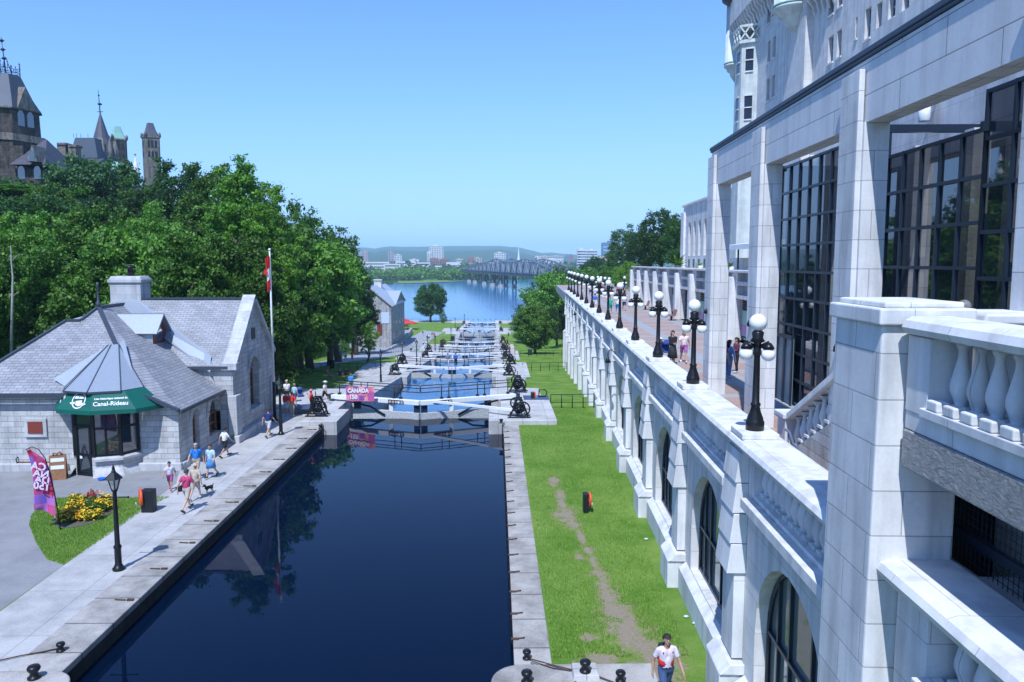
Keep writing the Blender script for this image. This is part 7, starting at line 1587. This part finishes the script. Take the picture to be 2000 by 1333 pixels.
def stroller(pos, rz, lab, c):
    t = thing('stroller', lab, 'stroller', pos, rz); mb = MB()
    for s in (-.22, .22): mb.tube([(s, -.35, .1), (s, .1, .55), (s, .42, 1.0)], .018, 6); mb.tube([(s, .3, .1), (s, -.15, .55)], .018, 6)
    mb.tube([(-.22, .42, 1.0), (.22, .42, 1.0)], .02, 6); mb.build('frame', M['iron'], t)
    mb = MB(); mb.slab([(-.2, -.2, .42), (.2, -.2, .42), (.2, .12, .45), (-.2, .12, .45)], .04); mb.slab([(-.2, .1, .45), (.2, .1, .45), (.2, .28, .85), (-.2, .28, .85)], .04); mb.lathe([(.23, .8), (.2, .93), (.1, 1.0), (.01, 1.02)], (0, .1, 0), 12); mb.build('seat', plain(c, .8), t)
    for x in (-.24, .24):
        for y in (-.36, .3): mb = MB(); mb.tube([(x-.02, y, .1), (x+.02, y, .1)], .1, 12); mb.build('wheel', M['iron'], t)
stroller(Z(586, 782), .6, 'blue child stroller beside the flagpole group', (.04, .10, .35)); u, v = atw(1302, 703, TZ); stroller(Wp(u, v, TZ), 0., 'dark blue stroller pushed along the terrace behind a lamp', (.03, .06, .25))
# ================================================================== small things
def ringstand(pos, lab, sc=1., rz=0, wid=.5, tilt=.5):
    t = thing('lifebuoy_stand', lab, 'lifebuoy', pos, rz); mb = MB(); mb.box(.0, wid*sc, -.2, .2, 0, .95*sc); mb.build('box', M['dark'], t, bev=.02); mb = MB(); mb.tube([(-.07+.0*i, .32*sc*math.cos(2*math.pi*i/20), .62*sc+.32*sc*math.sin(2*math.pi*i/20)) for i in range(21)], .065*sc, 8, False)
    o = mb.build('ring', plain((.72, .10, .03), .5), t); o.rotation_euler = (0, 0, tilt); mb = MB(); mb.tube([(-.14, .33*math.cos(a), .5+.3*math.sin(a)) for a in [math.pi+math.pi*i/8 for i in range(9)]], .015, 5); mb.build('rope', M['whitep'], t)
ringstand(Z(280, 999, .62), 'orange life ring hung on a dark box beside the flower lawn'); ringstand(Z(1148, 1000, .61), 'dark box with orange ring standing on the right grass', .85, PI, .24, .12); ringstand(Z(1043, 786, .6), 'dark box with orange ring near the pipe railing', .8, PI, .3, .12)
q = Z(150, 930, .61); t = thing('sandwich_board', 'brown wooden A frame notice board with two white strips beside the office door', 'sign', Z(115, 935, .61)); mb = MB()
for y0, y1 in ((-.28, 0), (.28, 0)): mb.slab([(-.36, y0, 0), (.36, y0, 0), (.36, y0*.15, 1.15), (-.36, y0*.15, 1.15)], .04)
mb.tube([(-.18, 0, 1.15), (-.16, 0, 1.28), (-.02, 0, 1.22), (.1, 0, 1.32), (.2, 0, 1.15)], .05, 6); mb.build('frame', M['wood'], t)
mb = MB()
for z in (.95, .60): y = -.28*(1-z/1.15*.85)-.012; mb.slab([(-.29, y-.02, z-.09), (.29, y-.02, z-.09), (.29, y+.01, z+.09), (-.29, y+.01, z+.09)], .01)
mb.build('notice', M['whitep'], t); t.rotation_euler = (0, 0, .35)
t = thing('park_bench', 'wooden slat bench with curled black iron ends against the office wall', 'bench', Z(75, 917, .61)); mb = MB()
for j in range(4): mb.box(-.85, .85, -.25+.12*j, -.16+.12*j, .43, .46)
mb.build('seat', M['wood'], t); mb = MB()
for j in range(3): mb.box(-.85, .85, .24+.03*j, .27+.03*j, .55+.13*j, .65+.13*j)
mb.build('backrest', M['wood'], t)
for s in (-.88, .88): mb = MB(); mb.tube([(s, -.3, 0), (s, -.26, .3), (s, -.28, .42), (s, .2, .42), (s, .35, .95)], .03, 6); mb.tube([(s, .3, 0), (s, .15, .25), (s, .2, .42)], .03, 6); mb.tube([(s, -.28, .42), (s, -.34, .62), (s, -.2, .68), (s, .25, .64)], .03, 6); mb.build('iron_end', M['iron'], t)
t = thing('bowl', 'small blue plastic bowl on the asphalt beside the office step', 'bowl', Z(199, 938, .61)); mb = MB(); mb.lathe([(.14, 0), (.2, .1), (.18, .1), (.12, .02)], n=14); mb.build('bowl', plain((.02, .12, .6), .4), t)
t = thing('litter_bin', 'dark waste bin on the lawn in front of the footpath', 'bin', atg(649, 720)); mb = MB(); mb.lathe([(.3, 0), (.33, .9), (.36, .92), (.3, 1.2), (.05, 1.3)], n=14); mb.build('bin', M['dark'], t)
t = thing('litter_bin', 'grey green waste bin beside the round tree on the right lawn', 'bin', atg(1035, 694)); mb = MB(); mb.lathe([(.4, 0), (.42, 1.1), (.46, 1.12), (.4, 1.25)], n=14); mb.build('bin', plain((.12, .17, .18), .6), t)
# flower bed
def flowers(name, lab, lst, colr, n, hgt=.35):
    t = thing(name, lab, 'flowers', Z(160, 1010, .63)); C = []; Q = []
    for px, py, r in lst: q = Z(px, py, .63)-t.location; C.append((q.x, q.y, hgt*.45)); Q.append(r)
    link(leaves_mesh('foliage', leaves_np(C, Q, 260*len(C), .07), LEAF['mid']), 'foliage', t); mb = []
    C2 = [(x, y, z+.06) for x, y, z in C]; link(leaves_mesh('blossoms', leaves_np(C2, [q*1.02 for q in Q], n*len(C), .075, up=1.2), colr), 'blossoms', t)
yel = plain((.85, .52, .01), .6, 0, .15); ora = plain((.75, .25, .02), .6, 0, .3)
flowers('marigolds', 'bright yellow marigolds in the flower bed beside the banner', [(126, 1018, .26), (133, 1012, .26), (140, 1006, .26), (150, 998, .26), (130, 1005, .22), (142, 996, .22), (146, 984, .22), (154, 981, .22), (164, 985, .22), (188, 1014, .24), (176, 1015, .24), (165, 1016, .24), (160, 1012, .2), (196, 990, .26), (204, 985, .26), (212, 988, .26), (206, 995, .26), (214, 994, .22)], yel, 130)
flowers('orange_flowers', 'orange and dark red flowers in the middle of the bed', [(146, 1016, .2), (150, 1008, .2), (154, 1000, .18), (140, 1020, .16)], ora, 60); flowers('pink_flower', 'single tall pink red flower clump at the back of the bed', [(180, 984, .2)], plain((.6, .04, .12), .6), 90, .8); flowers('green_plants', 'leafy green plants without blossoms in the right of the bed', [(180, 1000, .24), (188, 1003, .24), (195, 1002, .24), (172, 992, .24), (182, 992, .2)], yel, 6)
# grass tufts on the near lawns
def tufts(n, fn, size, name, lab, m):
    P_ = []
    while len(P_) < n:
        q = fn()
        if q: P_.append(q)
    P_ = np.array(P_); n = len(P_); a = rng.random(n)*6.283; w = size*.22; L = size*(.5+rng.random(n)*.9); tx = (rng.random(n)-.5)*size*.9; ty = (rng.random(n)-.5)*size*.9
    v = np.zeros((n, 4, 3)); c, s = np.cos(a)*w, np.sin(a)*w
    v[:, 0] = P_-np.stack([c, s, 0*c], 1); v[:, 1] = P_+np.stack([c, s, 0*c], 1); tip = P_+np.stack([tx, ty, L], 1); v[:, 2] = tip+np.stack([c, s, 0*c], 1)*.15; v[:, 3] = tip-np.stack([c, s, 0*c], 1)*.15
    o = link(leaves_mesh(name, v.reshape(-1, 3), m), name); tag(o, lab, 'grass', kind='stuff')
gl1 = leaf_mat('grass blades', (.12, .23, .025), (.28, .39, .085))
def pin(x, y, poly):
    r = False; j = len(poly)-1
    for i in range(len(poly)):
        xi, yi = poly[i]; xj, yj = poly[j]
        if (yi > y) != (yj > y) and x < (xj-xi)*(y-yi)/(yj-yi)+xi: r = not r
        j = i
    return r
from mathutils import noise as mnoise
def f_right():
    y = 19.5+38*random.random()**1.6; x = 1.5+random.random()*5.5
    vmax = 4.25+y*math.tan(BETA)
    if x > vmax: return None
    d = max(1-math.sqrt(((x-a)/rx)**2+((y-b)/ry)**2) for a, b, rx, ry in BARE)+.15
    if d+(mnoise.noise(Vector((x*2.2, y*2.2, 0))))*.9 > .22: return None
    return (x, y, prof(y))
tufts(38000, f_right, .06, 'grass', 'short green grass of the right lawn between coping and terrace wall', gl1)
bx0, bx1, by0, by1 = min(p[0] for p in BEDLAWN), max(p[0] for p in BEDLAWN), min(p[1] for p in BEDLAWN), max(p[1] for p in BEDLAWN)
def f_left():
    x, y = random.uniform(bx0, bx1), random.uniform(by0, by1); e = ((x+18.7)/1.9)**2
    return (x, y, .61) if pin(x, y, BEDLAWN) and not pin(x, y, [xy(atz(a, b, .63)) for a, b in ((102, 1022), (106, 1010), (130, 992), (180, 985), (215, 990), (220, 1000), (195, 1016), (160, 1028), (118, 1032))]) else None
tufts(14000, f_left, .06, 'grass', 'short green grass of the small lawn around the flower bed', gl1)
for i, (px, py) in enumerate(((1262, 1055), (1340, 1207), (1357, 1220))):
    q = Z(px, py, .61); t = thing('litter', ['crumpled clear plastic scrap on the grass, farthest of three', 'clear plastic scrap on the grass, middle of three', 'clear plastic scrap on the grass, nearest of three'][i], 'litter', q); mb = MB(); mb.ell((0, 0, .04), (.09, .05, .04), 7, 5); mb.build('scrap', plain((.5, .62, .6), .25), t)
